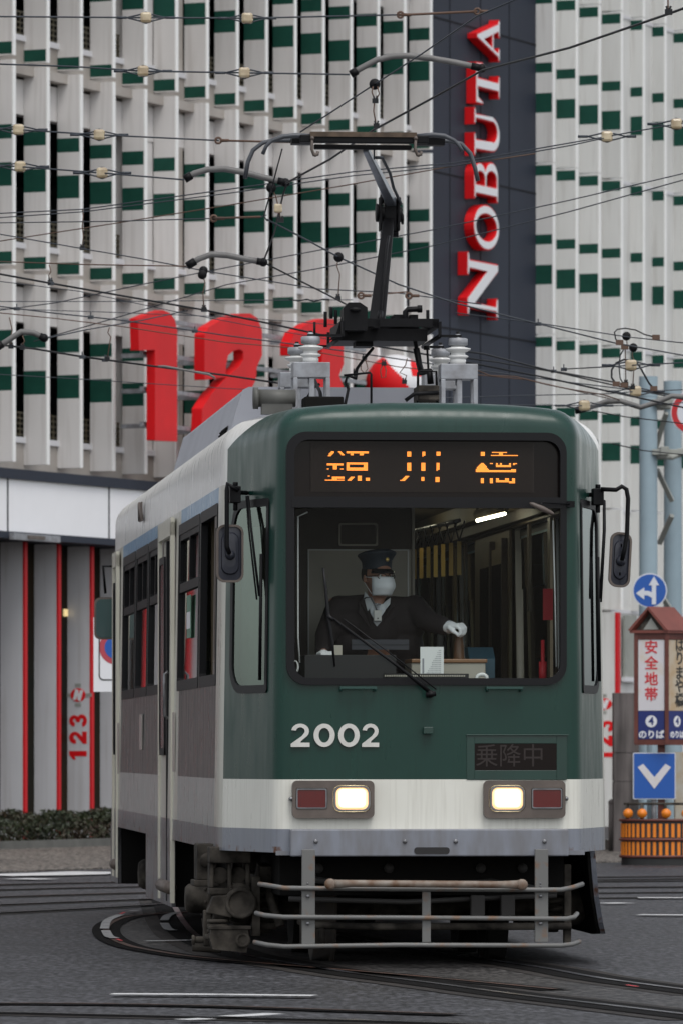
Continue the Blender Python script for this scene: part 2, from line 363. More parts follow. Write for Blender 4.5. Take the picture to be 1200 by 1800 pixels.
# rails under and beside the tram (gauge 1.067 m)
rail([(300, 1580), (310, 1600), (325, 1625), (352, 1650), (420, 1678), (520, 1697), (640, 1716), (760, 1731), (900, 1750), (1060, 1769), (1260, 1793)], surround=.55, gw=.34)
rail([(560, 1640), (640, 1655), (740, 1672), (860, 1690), (960, 1705), (1060, 1723), (1260, 1750)], surround=.5, gw=.32)
rail([(420, 1600), (330, 1605), (235, 1612), (200, 1622), (187, 1635), (195, 1650), (225, 1664), (260, 1672)], surround=0, kind=1)
rail([(260, 1672), (330, 1683), (440, 1694), (560, 1704), (700, 1716), (830, 1728), (975, 1742)], surround=0, kind=1)
rail([(-60, 1781), (200, 1787), (420, 1792), (640, 1797), (900, 1806)], surround=.42)
rail([(-60, 1766), (200, 1768), (400, 1772), (600, 1779), (800, 1786)], surround=0, kind=1)
for yL, yR, k in ((1607, 1586, 0), (1592, 1577, 0), (1578, 1567, 1), (1565, 1557, 0), (1556, 1549, 1)):
    rail([(-60, yL + 2), (120, (yL * 2 + yR) / 3), (400, yR), (700, yR - 3), (1260, yR - 8)], kind=k, surround=.45)
for yL, yR in ((1549, 1545), (1562, 1560)):
    rail([(600, yL), (900, yL), (1260, yR)], surround=.5)
def marks(name, quads, z=.016, m='roadwhite'):
    mb = MB()
    for q in quads: strip(mb, q[0], q[1], z)
    return tag(mb.build(name, M[m], fixn=False), kind='structure')
marks('road_marking', [([(197, 1752), (370, 1753), (553, 1755)], .16)])
marks('road_marking', [([(400, 1792), (440, 1790), (482, 1787)], .13)])
marks('road_marking', [([(320, 1798), (345, 1797), (365, 1796)], .12)])
marks('road_marking', [([(1120, 1581), (1230, 1581)], .25)])
marks('road_marking', [([(1122, 1611), (1230, 1612)], .22)])
marks('road_marking', [([(1066, 1590), (1096, 1591)], .25)])
marks('road_marking', [([(-30, 1541), (90, 1539), (200, 1535)], 1.0)])
marks('road_marking', [([(35, 1548), (78, 1547)], .45)])
marks('road_marking', [([(256, 1658), (352, 1656)], .07)])
# the pale concrete kerb pieces in the curve
for q in ([(184, 1637), (190, 1622), (212, 1612)], [(186, 1640), (192, 1650), (203, 1654)], [(232, 1606), (240, 1604)], [(289, 1622), (296, 1613), (312, 1608)], [(289, 1627), (296, 1637), (306, 1640)]):
    marks('kerb_strip', [(q, .065)], .020, 'kerbpale')
mb = MB()
for q in ([(212, 1611), (220, 1608)], [(206, 1656), (214, 1659)], [(1100, 1738), (1120, 1741)]): strip(mb, q, .022, .022)
tag(mb.build('survey_mark', M['txtred'], fixn=False), kind='structure')
# patch of smoother asphalt inside the tracks
mb = MB(); mb.add([(*G(*p), .002) for p in [(190, 1610), (420, 1600), (900, 1690), (1260, 1750), (1260, 1793), (975, 1748), (560, 1708), (260, 1674), (190, 1650)]], [list(range(9))])
tag(mb.build('road_patch', M['asphalt2'], fixn=False), kind='structure')

# ================================================================== THE STORE BUILDING
FA = R(23.667)             # facade direction from the view axis
F0 = Vector((-4.419, 85.0, 0)); FS = 1.0394      # origin and fin pitch
bd = Vector((math.sin(FA), math.cos(FA), 0)); bi = Vector((-math.cos(FA), math.sin(FA), 0))
bld = empty('store_building', F0, math.atan2(bd.y, bd.x), 'tall pale store and parking building with white vertical fins, green patches and a navy strip', 'building')
def BL(px, py, yl=0.0):
    """point of the facade plane offset yl inwards seen at a photo pixel -> local (x, z)"""
    q = (px - CX) / FPX
    ox, oy = F0.x + bi.x * yl, F0.y + bi.y * yl
    t = (q * oy - ox) / (bd.x - q * bd.y)
    return t, CAMZ + (HY - py) / FPX * (oy + t * bd.y)
FD = .36                   # fin depth
def fin_panel(z0, z1, depth, bands, name, parent, m0, thick=.07, edge=True):
    h = z1 - z0; cuts = sorted(set([0, 1] + [c for b in bands for c in b])); mb = MB()
    for a, b in zip(cuts, cuts[1:]):
        g = any(p <= a + 1e-6 and b <= q + 1e-6 for p, q in bands)
        za, zb = z0 + h * a, z0 + h * b
        mb.box(-thick, -.0, .02, depth, za, zb, 1 if g else 0)
    mb.box(-thick - .004, .006, 0, .02, z0, z1, 2)
    return mb
# heights of the storey joints
JL = [5.18, 7.85, 10.70, 13.55, 16.4, 19.2]
JR = [3.66, 5.38, 8.14, 10.97, 13.8, 16.6]
bandL = [(.006, .066), (.385, .50), (.615, .685)]       # from the bottom of a storey upwards
bandR = [(.29, .405), (.525, .583), (.93, .99)]
protoL = {}
def put_fin(kx, z0, z1, bands, depth, m0):
    key = (round(z0, 2), depth, m0)
    if key not in protoL:
        o = fin_panel(z0, z1, depth, bands, 'facade_fin', bld, m0).build('facade_fin', [M[m0], M['facgreen'], M['edge']], bld)
        protoL[key] = o
    else:
        o = protoL[key].copy(); C.objects.link(o); o.parent = bld
    o.location = (kx * FS, 0, 0)
for k in range(0, 15):
    for j in range(0, 3):
        z0, z1 = JL[j] + .03, JL[j + 1] - .03
        if k < 5 and j == 2 and JL[j] > 11.6: continue
        b = bandL if j else [((a * 2.79 + .0), (c * 2.79)) for a, c in [(.385, .50), (.615, .685)]]
        if j == 0: b = [((q * 2.85 - .2) / 2.62, (r_ * 2.85 - .2) / 2.62) for q, r_ in [(.41, .525), (.635, .70)]]
        put_fin(k, z0, z1, b, FD, 'facade')
for k in range(19, 26):
    for j in range(0, 5):
        dpt = FD if k < 23 else .24
        if j == 0: put_fin(k, JR[0] + .012, JR[1] - .012, [], dpt, 'facadeR')
        else: put_fin(k, JR[j] + .012, JR[j + 1] - .012, bandR, dpt, 'facadeR')
# facade off to the left of the frame (seen in the tram's window reflections) and above the frame
mb = MB()
for k in range(-20, 0):
    for j in range(0, 4):
        f = fin_panel(JL[j] + .03, JL[j + 1] - .03, FD, bandL if j else [], '', None, 'facade')
        mb.add([(x + k * FS, y, z) for x, y, z in f.v], f.f, 0)
        for i in range(len(f.m)): mb.m[-len(f.m) + i] = f.m[i]
for k in range(0, 15):
    f = fin_panel(JL[3] + .03, JL[5], FD, [], '', None, 'facade'); mb.add([(x + k * FS, y, z) for x, y, z in f.v], f.f, 0)
for k in range(19, 34):
    f = fin_panel(JR[5] + .03, JR[5] + 3 if k < 26 else JR[5] + 3, FD, [], '', None, 'facade')
    if k >= 26: f = fin_panel(JR[0], JR[5] + 3, .24, [], '', None, 'facade')
    mb.add([(x + k * FS, y, z) for x, y, z in f.v], f.f, 0)
mb.build('upper_cladding', [M['facade'], M['facgreen'], M['edge']], bld)
# floor slabs, beams, sills behind the fins on the parking levels
xa, xb = -20 * FS, 14.05 * FS
for j in range(0, 5):
    z = JL[j]
    mb = MB()
    if j: mb.box(xa, xb, .20, .42, z - .16, z - .03)
    mb.build('floor_slab', M['wallbeige'], bld) if j else None
    if j:
        mb = MB(); mb.box(xa, xb, FD + .005, FD + .16, z - .68, z - .2); mb.build('beam', M['facade'], bld)
    mb = MB(); mb.box(xa, xb, FD + .003, FD + .15, z - .03, z + .33); mb.build('upstand', M['wallbeige'], bld)
    mb = MB(); mb.box(xa, xb, FD - .03, FD + .2, z + .33, z + .41); mb.build('sill', M['sill'], bld)
    mb = MB()
    for r_ in range(5): mb.box(xa, xb, FD + .10, FD + .12, z + .45 + r_ * .075, z + .47 + r_ * .075)
    for q in range(int(35 / .13)):
        x = xa + q * .13
        if x < xb: mb.box(x, x + .018, FD + .10, FD + .12, z + .41, z + .77)
    mb.build('railing', M['rail'], bld)
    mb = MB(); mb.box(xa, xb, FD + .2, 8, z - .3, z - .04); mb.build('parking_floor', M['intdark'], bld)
mb = MB(); mb.box(xa, 34 * FS, 8, 8.3, 0, 20); mb.build('back_wall', M['opening'], bld)  # near-black colour paints in the unlit depth behind the openings
mb = MB(); mb.box(xa - .3, xa, .3, 8, 0, 20); mb.build('side_wall', M['wallbeige'], bld)
mb = MB(); mb.box(34 * FS, 34 * FS + .3, .3, 8, 0, 20); mb.build('side_wall', M['wallbeige'], bld)
mb = MB(); mb.box(xa, 34 * FS, .3, 8.3, 19.9, 20.2); mb.build('roof', M['wallbeige'], bld)
mb = MB(); mb.box(4.05 * FS, 4.95 * FS, FD + .02, FD + .5, 4.9, 20, 0); mb.build('wall_column', M['navy'], bld).data.materials[0] = M['facade']
mb = MB(); mb.box(5.0 * FS, 5.9 * FS, FD + .01, FD + .5, 4.9, 20, 0); mb.build('wall_column', M['wallbeige'], bld)
# parked car glimpses / clutter are too dark to tell; navy sign wall
x0, x1 = 14.05 * FS, 18.98 * FS
mb = MB(); mb.box(x0, x1, FD - .05, FD + .4, 0, 20, 0)
for z in (3.2, 5.6, 8.0, 10.45, 12.9): mb.box(x0, x1, FD - .056, FD - .05, z, z + .03, 1)
for fr in (.27, .52, .76):
    mb.box(x0 + (x1 - x0) * fr, x0 + (x1 - x0) * fr + .025, FD - .056, FD - .05, 0, 3.2, 1)
    for za, zb in ((3.23, 5.6), (5.63, 8.0), (8.03, 10.45), (10.48, 12.9), (12.93, 20)): mb.box(x0 + (x1 - x0) * fr, x0 + (x1 - x0) * fr + .025, FD - .056, FD - .05, za, zb, 1)
mb.build('sign_wall', [M['navy'], M['joint']], bld)
# right part: wall behind the fins
mb = MB(); mb.box(18.98 * FS, 22.0 * FS, FD, FD + .3, 0, 20, 0); mb.build('wall', M['facadeR'], bld)
mb = MB(); mb.box(22.0 * FS, 34 * FS, .24, .6, 0, 20, 0)
for z in JR: mb.box(22.0 * FS, 34 * FS, .225, .24, z - .04, z + .02, 1)
for k in range(22, 33):
    for z0, z1 in ((3.8, 5.2), (5.55, 6.9), (7.2, 8.0), (8.3, 9.8), (10.1, 10.85), (11.1, 13), (13.9, 16)):
        mb.box(k * FS + .1, k * FS + .56, .232, .24, z0, z1, 2)
mb.build('wall', [M['facadeR'], M['sill'], M['paleg']], bld)
# canopy over the ground floor
cy0 = -.30
def CZ(y): return BL(0, y, cy0)[1]
mb = MB(); mb.box(xa, 13.9 * FS, cy0 - .05, FD, CZ(840), CZ(822), 0); mb.build('canopy_cap', M['navy'], bld)
mb = MB(); mb.box(xa, 13.9 * FS, cy0, FD, CZ(933), CZ(840), 0)
for px in (14, 192, 345): 
    x = BL(px, 880, cy0)[0]; mb.box(x - .02, x + .02, cy0 - .004, cy0, CZ(933), CZ(840), 1)
mb.build('canopy_fascia', [M['canopy'], M['joint']], bld)
mb = MB(); mb.box(xa, 13.9 * FS, cy0 - .04, FD, CZ(945), CZ(933), 0); mb.build('canopy_soffit', M['navy'], bld)
zc = CZ(945)
xl, zl = BL(62, 943, cy0 - .08); mb = MB(); mb.box(xl - .7, xl + .7, cy0 - .12, cy0 - .045, zc - .02, zc + .07); mb.box(xl - .3, xl + .2, cy0 - .14, cy0 - .12, zc, zc + .05, 1); mb.build('canopy_light', [M['gal'], M['bezel']], bld)
# ground floor: pale fins with red edges in front of shop glass
gk = {}
for i in range(-18, 14):
    x = BL(52, 1200, -.02)[0] + i * FS
    mb = MB(); mb.box(x - .075, x, .04, .385, .08, zc - .01, 0); mb.box(x - .078, x + .006, .01, .04, .08, zc - .01, 1)
    if 1:
        o = mb.build('ground_fin', [M['gfin'], M['rededge']], bld); gk[i] = (o, x)
mb = MB(); mb.box(xa, 14 * FS, .39, .48, 0, zc + .3, 0)
for i in (-14, -11, -8, -5, -3, 0, 3, 6): x = BL(52, 1200, -.02)[0] + i * FS; mb.box(x + .01, x + .6, .36, .39, 0, zc, 1)
mb.build('shop_window', [M['shopglass'], M['joint']], bld)
mb = MB(); xw, zw = BL(115, 1077, .37); mb.box(xw - .03, xw + .07, .36, .385, zw - .05, zw + .05); mb.build('shop_lamp', mat('warm_lamp', (1, .8, .4), emit=(1, .75, .35), es=.4), bld)
# "123" and emblem on the third ground fin, on its left face (a plane whose normal is local -x)
def fin_mark(host, x, pts_y, name='fin_lettering', yoff=.04, dz=0):
    y0, y1, zb, zt = pts_y
    mb = MB(); u0 = (y0 + y1) / 2; H = y1 - y0
    def fn(a, b, c): return (x - .1 - .003 - c, u0 - b * 1.0, zb + a)   # a runs upwards, letter tops point left (inwards)
    return mb, fn
def digits_outline(ch):
    """bold italic-less digits in a 1 x 1 box (width .78)"""
    if ch == '1': return [[(.10, .78), (.38, 1), (.62, 1), (.62, 0), (.30, 0), (.30, .70), (.10, .62)]]
    if ch == '2':
        o = arc(.39, .68, .36, 180, -25, 10, .33)
        return [[(.03, .62)] + o + [(.62, .42), (.44, .26), (.76, .26), (.76, 0), (.02, 0), (.02, .2), (.40, .52)] + arc(.41, .66, .13, -30, 180, 6, .10) + [(.28, .62)]]
    if ch == '3':
        return [[(.04, .70)] + arc(.38, .72, .34, 170, -40, 9, .29) + [(.60, .52)] + arc(.38, .29, .38, 40, -170, 10, .30) + [(.02, .26), (.30, .27)] + arc(.40, .29, .12, -160, 80, 6, .09) + [(.30, .40), (.30, .60)] + arc(.39, .71, .11, -80, 170, 6, .08) + [(.28, .68)]]
o3, x3 = gk[2]
mb = MB()
zz = BL(146, 1340, .2)[1]; zt = BL(146, 1250, .2)[1]; hgt = (zt - zz) / 3
for i, ch in enumerate('123'):
    for lp in [digits_outline(ch)]:
        mb.poly([[(a, b) for a, b in lp[0]]], lambda u, v, w_: (x3 - .075 - w_, .22 + (v - .5) * .27, zz + hgt * (i + .06) + u * hgt * .98), .004, 0)
mb.build('fin_number', M['red'], o3 if False else bld)
zc2 = BL(146, 1222, .2)[1]
def emblem(mb, fn, mr, mw, mg):
    mb.poly([arc(0, 0, .5, 0, 351, 39)], fn, .006, 0, mr)
    mb.poly([[(-.34, -.36), (-.14, -.36), (-.02, .02), (-.02, -.34), (.16, -.46), (.36, .34), (.16, .38), (.04, 0), (.04, .36), (-.16, .46)]], fn, .012, .006, mw)
    for a, b in ((0, .72), (0, -.72), (.72, 0), (-.72, 0)):
        mb.poly([[(a - .2, b - .13), (a + .2, b - .13), (a + .2, b + .13), (a - .2, b + .13)]], fn, .006, 0, mg)
mb = MB(); emblem(mb, lambda u, v, w_: (x3 - .075 - w_, .22 - u * .23, zc2 + v * .19), 0, 1, 2)
mb.build('fin_emblem', [M['red'], M['signwhite'], M['brace']], bld)
# ground floor on the right: plain white fins, one with the same lettering
xr, _ = BL(1089, 1300, 0)
for i in range(0, 4):
    mb = MB(); x = xr + i * FS * 2.2; mb.box(x - .1, x, .05, .60, 0, 3.62, 0); mb.box(x - .115, x + .015, .0, .05, 0, 3.62, 1)
    mb.build('ground_fin', [M['facadeR'], M['rededge']], bld)
xg = xr - .1
zz, zt = BL(1072, 1340, .3)[1], BL(1072, 1262, .3)[1]; hgt = (zt - zz) / 3
mb = MB()
for i, ch in enumerate('123'):
    mb.poly([digits_outline(ch)[0]], lambda u, v, w_: (xg - w_, .27 + (v - .5) * .40, zz + hgt * (i + .06) + u * hgt * .98), .004, 0)
mb.build('fin_number', M['red'], bld)
mb = MB(); zc2 = BL(1072, 1238, .3)[1]; emblem(mb, lambda u, v, w_: (xg - w_, .27 - u * .32, zc2 + v * .2), 0, 1, 2)
mb.build('fin_emblem', [M['red'], M['signwhite'], M['brace']], bld)
xv, zv = BL(1103, 1180, .2); mb = MB(); mb.box(xv - .25, xv + .3, .16, .2, zv - .1, zv + .95, 0); mb.box(xv - .3, xv + .35, .14, .2, zv - .18, zv - .1, 1); mb.build('vent_window', [M['brace'], M['sill']], bld)

# ------------------------------------------------------------------ NOBUTA sign
sg = empty('vertical_sign', F0, bld.rotation_euler.z, 'tall red sided white serif lettering running upwards on the navy strip', 'sign')
SER = {
 'N': [[(0, 1), (.26, 1), (.70, .36), (.70, .93), (.60, .95), (.60, 1), (.95, 1), (.95, .95), (.84, .93), (.84, 0), (.72, 0), (.20, .76), (.20, .07), (.32, .05), (.32, 0), (0, 0), (0, .05), (.11, .07), (.11, .93), (0, .95)]],
 'O': [arc(.46, .5, .46, 0, 350, 35, .52), arc(.46, .5, .26, 350, 0, 30, .42)],
 'B': [[(0, 0), (.45, 0)] + arc(.48, .27, .30, -90, 75, 9, .27) + [(.56, .53)] + arc(.45, .76, .28, -60, 90, 9, .24) + [(0, 1), (0, .95), (.10, .93), (.10, .07), (0, .05)],
       [(.30, .07), (.30, .49), (.42, .49)] + arc(.44, .28, .14, 80, -90, 7, .21), [(.30, .56), (.30, .93), (.40, .93)] + arc(.41, .745, .13, 90, -90, 7, .185)],
 'U': [[(0, 1), (.42, 1), (.42, .95), (.31, .93), (.31, .30)] + arc(.49, .30, .18, 180, 360, 8, .21) + [(.67, .93), (.57, .95), (.57, 1), (.88, 1), (.88, .95), (.77, .93), (.77, .28)] + arc(.45, .28, .32, 0, -180, 10, .30) + [(.11, .93), (0, .95)]],
 'T': [[(.0, 1), (.82, 1), (.84, .70), (.78, .70), (.70, .90), (.52, .92), (.52, .07), (.65, .05), (.65, 0), (.19, 0), (.19, .05), (.32, .07), (.32, .92), (.14, .90), (.06, .70), (0, .70)]],
 'A': [[(0, 0), (.30, 0), (.30, .05), (.20, .08), (.265, .27), (.56, .27), (.63, .08), (.52, .05), (.52, 0), (.92, 0), (.92, .05), (.84, .08), (.50, 1), (.40, 1), (.08, .08), (0, .05)], [(.29, .34), (.41, .70), (.53, .34)]],
}
# bottom pixel, top pixel, left pixel (letter top), right pixel of each face
YS = FD - .06; DEP = .16
for ch, yb, yt, xl_, xr_ in (('N', 558, 447, 820, 874), ('O', 440, 360, 832, 875), ('B', 353, 283, 832, 874), ('U', 278, 193, 832, 876), ('T', 186, 112, 835, 877), ('A', 104, 30, 837, 877)):
    xt, zt_ = BL(xl_, yt, YS - DEP); xb_, zb_ = BL(xr_, yb, YS - DEP)
    lps = SER[ch]; wmax = max(a for a, b in lps[0]); H = xb_ - xt
    zmid0 = BL((xl_ + xr_) / 2, yb, YS - DEP)[1]; zmid1 = BL((xl_ + xr_) / 2, yt, YS - DEP)[1]
    def fn(u, v, w_, xt=xt, H=H, z0=zmid0, z1=zmid1, wm=wmax): return (xt + (1 - v) * H, YS - DEP + w_, z0 + (z1 - z0) * u / wm)
    mb = MB()
    mb.poly(lps, fn, 0, DEP, 0)                              # red body
    # white face, inset: a slightly shrunk copy standing 1 cm proud
    from mathutils import Vector as V2
    def inset(lp, d, sx, sy):
        P_ = [Vector((a * sx, b * sy)) for a, b in lp]; n = len(P_); area = sum(P_[i].x * P_[(i + 1) % n].y - P_[(i + 1) % n].x * P_[i].y for i in range(n)); sgn = 1 if area > 0 else -1
        out = []
        for i in range(n):
            a, b, c = P_[i - 1], P_[i], P_[(i + 1) % n]
            d1 = (b - a); d2 = (c - b)
            if d1.length < 1e-6 or d2.length < 1e-6: out.append((b.x / sx, b.y / sy)); continue
            d1.normalize(); d2.normalize(); n1 = Vector((-d1.y, d1.x)) * sgn; n2 = Vector((-d2.y, d2.x)) * sgn; m_ = n1 + n2
            if m_.length < .2: out.append((b.x / sx, b.y / sy)); continue
            m_ = m_ / max(.55, m_.dot(n1)); q = b + m_ * d; out.append((q.x / sx, q.y / sy))
        return out
    ZH = (zmid1 - zmid0) / wmax
    il = [inset(lps[0], .022, ZH, H)] + [inset(l, -.022, ZH, H) for l in lps[1:]]
    mb.poly(il, fn, -.012, -.001, 1)
    mb.build('letter', [M['red'], M['signwhite']], sg)

# ------------------------------------------------------------------ big red 123 with its emblem
dg_ = empty('giant_number_sign', F0, bld.rotation_euler.z, 'giant red 123 numerals fixed in front of the building fins above the tram', 'sign')
DY = -.75
def DP(pts): return [BL(x, y, DY) for x, y in pts]
one = [(243, 560), (262, 552), (287, 545), (299, 550), (308, 562), (312, 580), (312, 776), (273, 774), (273, 615), (245, 616)]
two = [(360, 588), (368, 575), (390, 562), (425, 551), (440, 551), (453, 559), (461, 580), (461, 625), (452, 645), (450, 668), (436, 695), (428, 730), (428, 780), (461, 786), (461, 835), (358, 820), (354, 760), (356, 718), (370, 695), (394, 668), (420, 645), (428, 632), (428, 618), (422, 614), (412, 616), (402, 624), (398, 640), (397, 662), (360, 668)]
three = [(510, 605), (518, 585), (540, 570), (570, 560), (588, 562), (600, 575), (604, 595), (604, 640), (596, 660), (604, 680), (604, 760), (590, 790), (560, 800), (510, 790), (508, 740), (546, 740), (552, 752), (566, 745), (566, 700), (552, 692), (540, 690), (540, 650), (556, 648), (566, 640), (566, 612), (558, 606), (548, 612), (546, 625), (510, 625)]
for pts in (one, two, three):
    mb = MB(); mb.poly([DP(pts)], lambda u, v, w_: (u, DY + w_, v), 0, .13 if pts is one else .16)
    o = mb.build('numeral', M['red'], dg_, bevel=.012)
mb = MB()
for y in (570, 632, 695, 757):
    a, z = BL(240, y - 13, DY + .2); b, _ = BL(640, y, DY + .2)
    mb.box(a + .15, b, DY + .17, DY + .22, z - .03, z + .03)
for k in (3.2, 4.95, 5.9, 8.1, 9.1):
    for y in (570, 632, 695, 757):
        z = BL(240, y - 13, DY + .2)[1]; mb.box(k * FS - .03, k * FS + .03, DY + .22, 0, z - .03, z + .03)
mb.build('bracket', M['gal'], dg_)
em = empty('round_emblem_sign', F0, bld.rotation_euler.z, 'round red and white emblem ball partly hidden behind the roof insulators', 'sign')
cx_, cz_ = BL(694, 676, DY + .45); rz_ = .46
mb = MB(); mb.ball((0, 0, 0), rz_, 40, 0)
for i, f in enumerate(mb.f):
    c = sum((Vector(mb.v[j]) for j in f), Vector()) / len(f)
    u = (c.x * .402 - c.y * .916) / rz_; v = c.z / rz_
    mb.m[i] = 1 if (u > -.45 + .84 * (.95 - v) and not (u > .52 and v > .25)) else 0
mb.v = [(x + cx_, y + DY + .45, z + cz_) for x, y, z in mb.v]
mb.build('ball', [M['red'], M['signwhite']], em)
mb = MB(); mb.box(cx_ - .05, cx_ + .05, DY + .7, 0, cz_ - .3, cz_ - .2); mb.build('bracket', M['gal'], em)

# ------------------------------------------------------------------ hedge
hd = empty('clipped_hedge', (-3.9, 83.2, 0), bld.rotation_euler.z, 'low clipped brown-green hedge along the foot of the store wall at left', 'hedge')
mb = MB(); tw = MB()
for i in range(30000):
    x = random.uniform(-9, 5); y = random.gauss(0, .22); top = .43 + .05 * math.sin(x * 5.1) + .04 * math.sin(x * 11.3 + 1)
    z = top * (1 - random.random() ** 2.2 * .95)
    if abs(y) > .36 * math.sqrt(max(0, 1 - (z / top) ** 4)) + .08: continue
    c = Vector((x, y, z)); u = Vector((random.gauss(0, 1), random.gauss(0, 1), random.gauss(0, 1))).normalized(); v = u.cross(Vector((random.gauss(0, 1), random.gauss(0, 1), random.gauss(0, 1)))).normalized()
    s = random.uniform(.020, .042); mb.add([c - u * s, c + v * s * .5, c + u * s, c - v * s * .5], [(0, 1, 2, 3)])
mb.build('foliage', M['leaf'], hd, fixn=False)
for i in range(160):
    x = random.uniform(-9, 5); tw.tube([(x, 0, 0), (x + random.gauss(0, .05), random.gauss(0, .08), .2), (x + random.gauss(0, .1), random.gauss(0, .15), .38)], [.012, .008, .004], 4)
tw.build('stems', M['twig'], hd)
mb = MB(); mb.box(-9.2, 5.2, -.52, -.40, 0, .11); o = mb.build('planter_kerb', M['kerb'], hd)

# ================================================================== THE TRAM
TH = R(5.0); TO = Vector((.511, 37.0, 0)); tc_, ts_ = math.cos(TH), math.sin(TH)
tram = empty('tram', TO, TH, 'green and cream tram numbered 2002 turning at the junction with headlights lit', 'tram')
def T(px, py, y):
    q = (px - CX) / FPX
    x = (q * (TO.y + y * tc_) - TO.x + y * ts_) / (tc_ - q * ts_)
    D = TO.y + x * ts_ + y * tc_
    return Vector((x, y, CAMZ + (HY - py) / FPX * D))
def SY(px, x=-1.175):
    q = (px - CX) / FPX
    return (TO.x + x * tc_ - q * (TO.y + x * ts_)) / (q * tc_ + ts_)
def tx(px, y=0): return T(px, 1000, y).x
def tz(py, y=0, px=750): return T(px, py, y).z

def livery():
    m = bpy.data.materials.new('tram_livery'); m.use_nodes = True; nt = m.node_tree; b = nt.nodes['Principled BSDF']; L = nt.links.new
    tc = nt.nodes.new('ShaderNodeTexCoord'); sp = nt.nodes.new('ShaderNodeSeparateXYZ'); L(tc.outputs['Object'], sp.inputs[0])
    Y, Z = sp.outputs['Y'], sp.outputs['Z']
    def mth(op, a, b_=None, clamp=False):
        n = nt.nodes.new('ShaderNodeMath'); n.operation = op; n.use_clamp = clamp
        for i, q in enumerate((a, b_)):
            if q is None: continue
            if isinstance(q, (int, float)): n.inputs[i].default_value = q
            else: L(q, n.inputs[i])
        return n.outputs[0]
    def mix(f, a, b_):
        n = nt.nodes.new('ShaderNodeMixRGB')
        L(f, n.inputs[0])
        for i, q in ((1, a), (2, b_)):
            if isinstance(q, tuple): n.inputs[i].default_value = (*q, 1)
            else: L(q, n.inputs[i])
        return n.outputs[0]
    def noise(sc, st, p0, p1):
        mp = nt.nodes.new('ShaderNodeMapping'); mp.inputs['Scale'].default_value = st; n = nt.nodes.new('ShaderNodeTexNoise'); n.inputs['Scale'].default_value = sc; n.inputs['Detail'].default_value = 6
        L(tc.outputs['Object'], mp.inputs[0]); L(mp.outputs[0], n.inputs['Vector'])
        r = nt.nodes.new('ShaderNodeMapRange'); r.inputs[1].default_value = p0; r.inputs[2].default_value = p1; L(n.outputs['Fac'], r.inputs[0]); return r.outputs[0]
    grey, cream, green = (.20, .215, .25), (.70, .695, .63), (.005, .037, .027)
    brown, scream, blue, top, roof = (.064, .074, .070), (.36, .375, .36), (.15, .30, .45), (.72, .71, .68), (.27, .275, .285)  # brown takes the side's grazing reflections into its base colour
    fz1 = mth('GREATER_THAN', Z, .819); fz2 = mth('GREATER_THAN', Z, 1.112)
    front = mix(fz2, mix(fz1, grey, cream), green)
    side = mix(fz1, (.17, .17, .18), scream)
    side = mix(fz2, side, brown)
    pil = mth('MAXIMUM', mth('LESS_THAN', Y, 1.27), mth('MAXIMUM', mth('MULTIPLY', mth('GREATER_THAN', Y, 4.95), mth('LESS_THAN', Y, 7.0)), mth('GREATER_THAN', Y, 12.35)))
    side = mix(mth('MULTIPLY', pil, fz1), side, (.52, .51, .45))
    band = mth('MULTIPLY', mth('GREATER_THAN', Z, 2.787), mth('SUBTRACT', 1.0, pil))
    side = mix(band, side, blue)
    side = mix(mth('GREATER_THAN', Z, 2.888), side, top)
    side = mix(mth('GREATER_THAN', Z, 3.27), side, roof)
    ylim = mth('SUBTRACT', .87, mth('MULTIPLY', mth('DIVIDE', mth('SUBTRACT', Z, 3.1), .24, True), .52))
    isf = mth('LESS_THAN', Y, ylim)
    col = mix(isf, side, front)
    # grime: fine vertical streaks, and broader soft dirt; stays with the paint
    st = mth('MULTIPLY', noise(9, (5, 5, .25), .45, .8), .30)
    dirt = mth('MULTIPLY', noise(2.5, (1, 1, .7), .45, .75), .22)
    mul = nt.nodes.new('ShaderNodeMixRGB'); mul.blend_type = 'MULTIPLY'; L(mth('MAXIMUM', st, dirt), mul.inputs[0]); L(col, mul.inputs[1]); mul.inputs[2].default_value = (.44, .41, .36, 1)
    # rust along the lower lip
    rst = mth('MULTIPLY', noise(14, (1, 1, .6), .55, .68), mth('LESS_THAN', Z, .715))
    out = mix(rst, mul.outputs[0], (.10, .045, .025))
    L(out, b.inputs['Base Color']); L(mth('ADD', .26, mth('MULTIPLY', noise(5, (2, 2, .5), .35, .8), .22)), b.inputs['Roughness'])
    b.inputs['Coat Weight'].default_value = .14; b.inputs['Coat Roughness'].default_value = .10; b.inputs['Specular IOR Level'].default_value = .35
    return m
M['livery'] = livery()

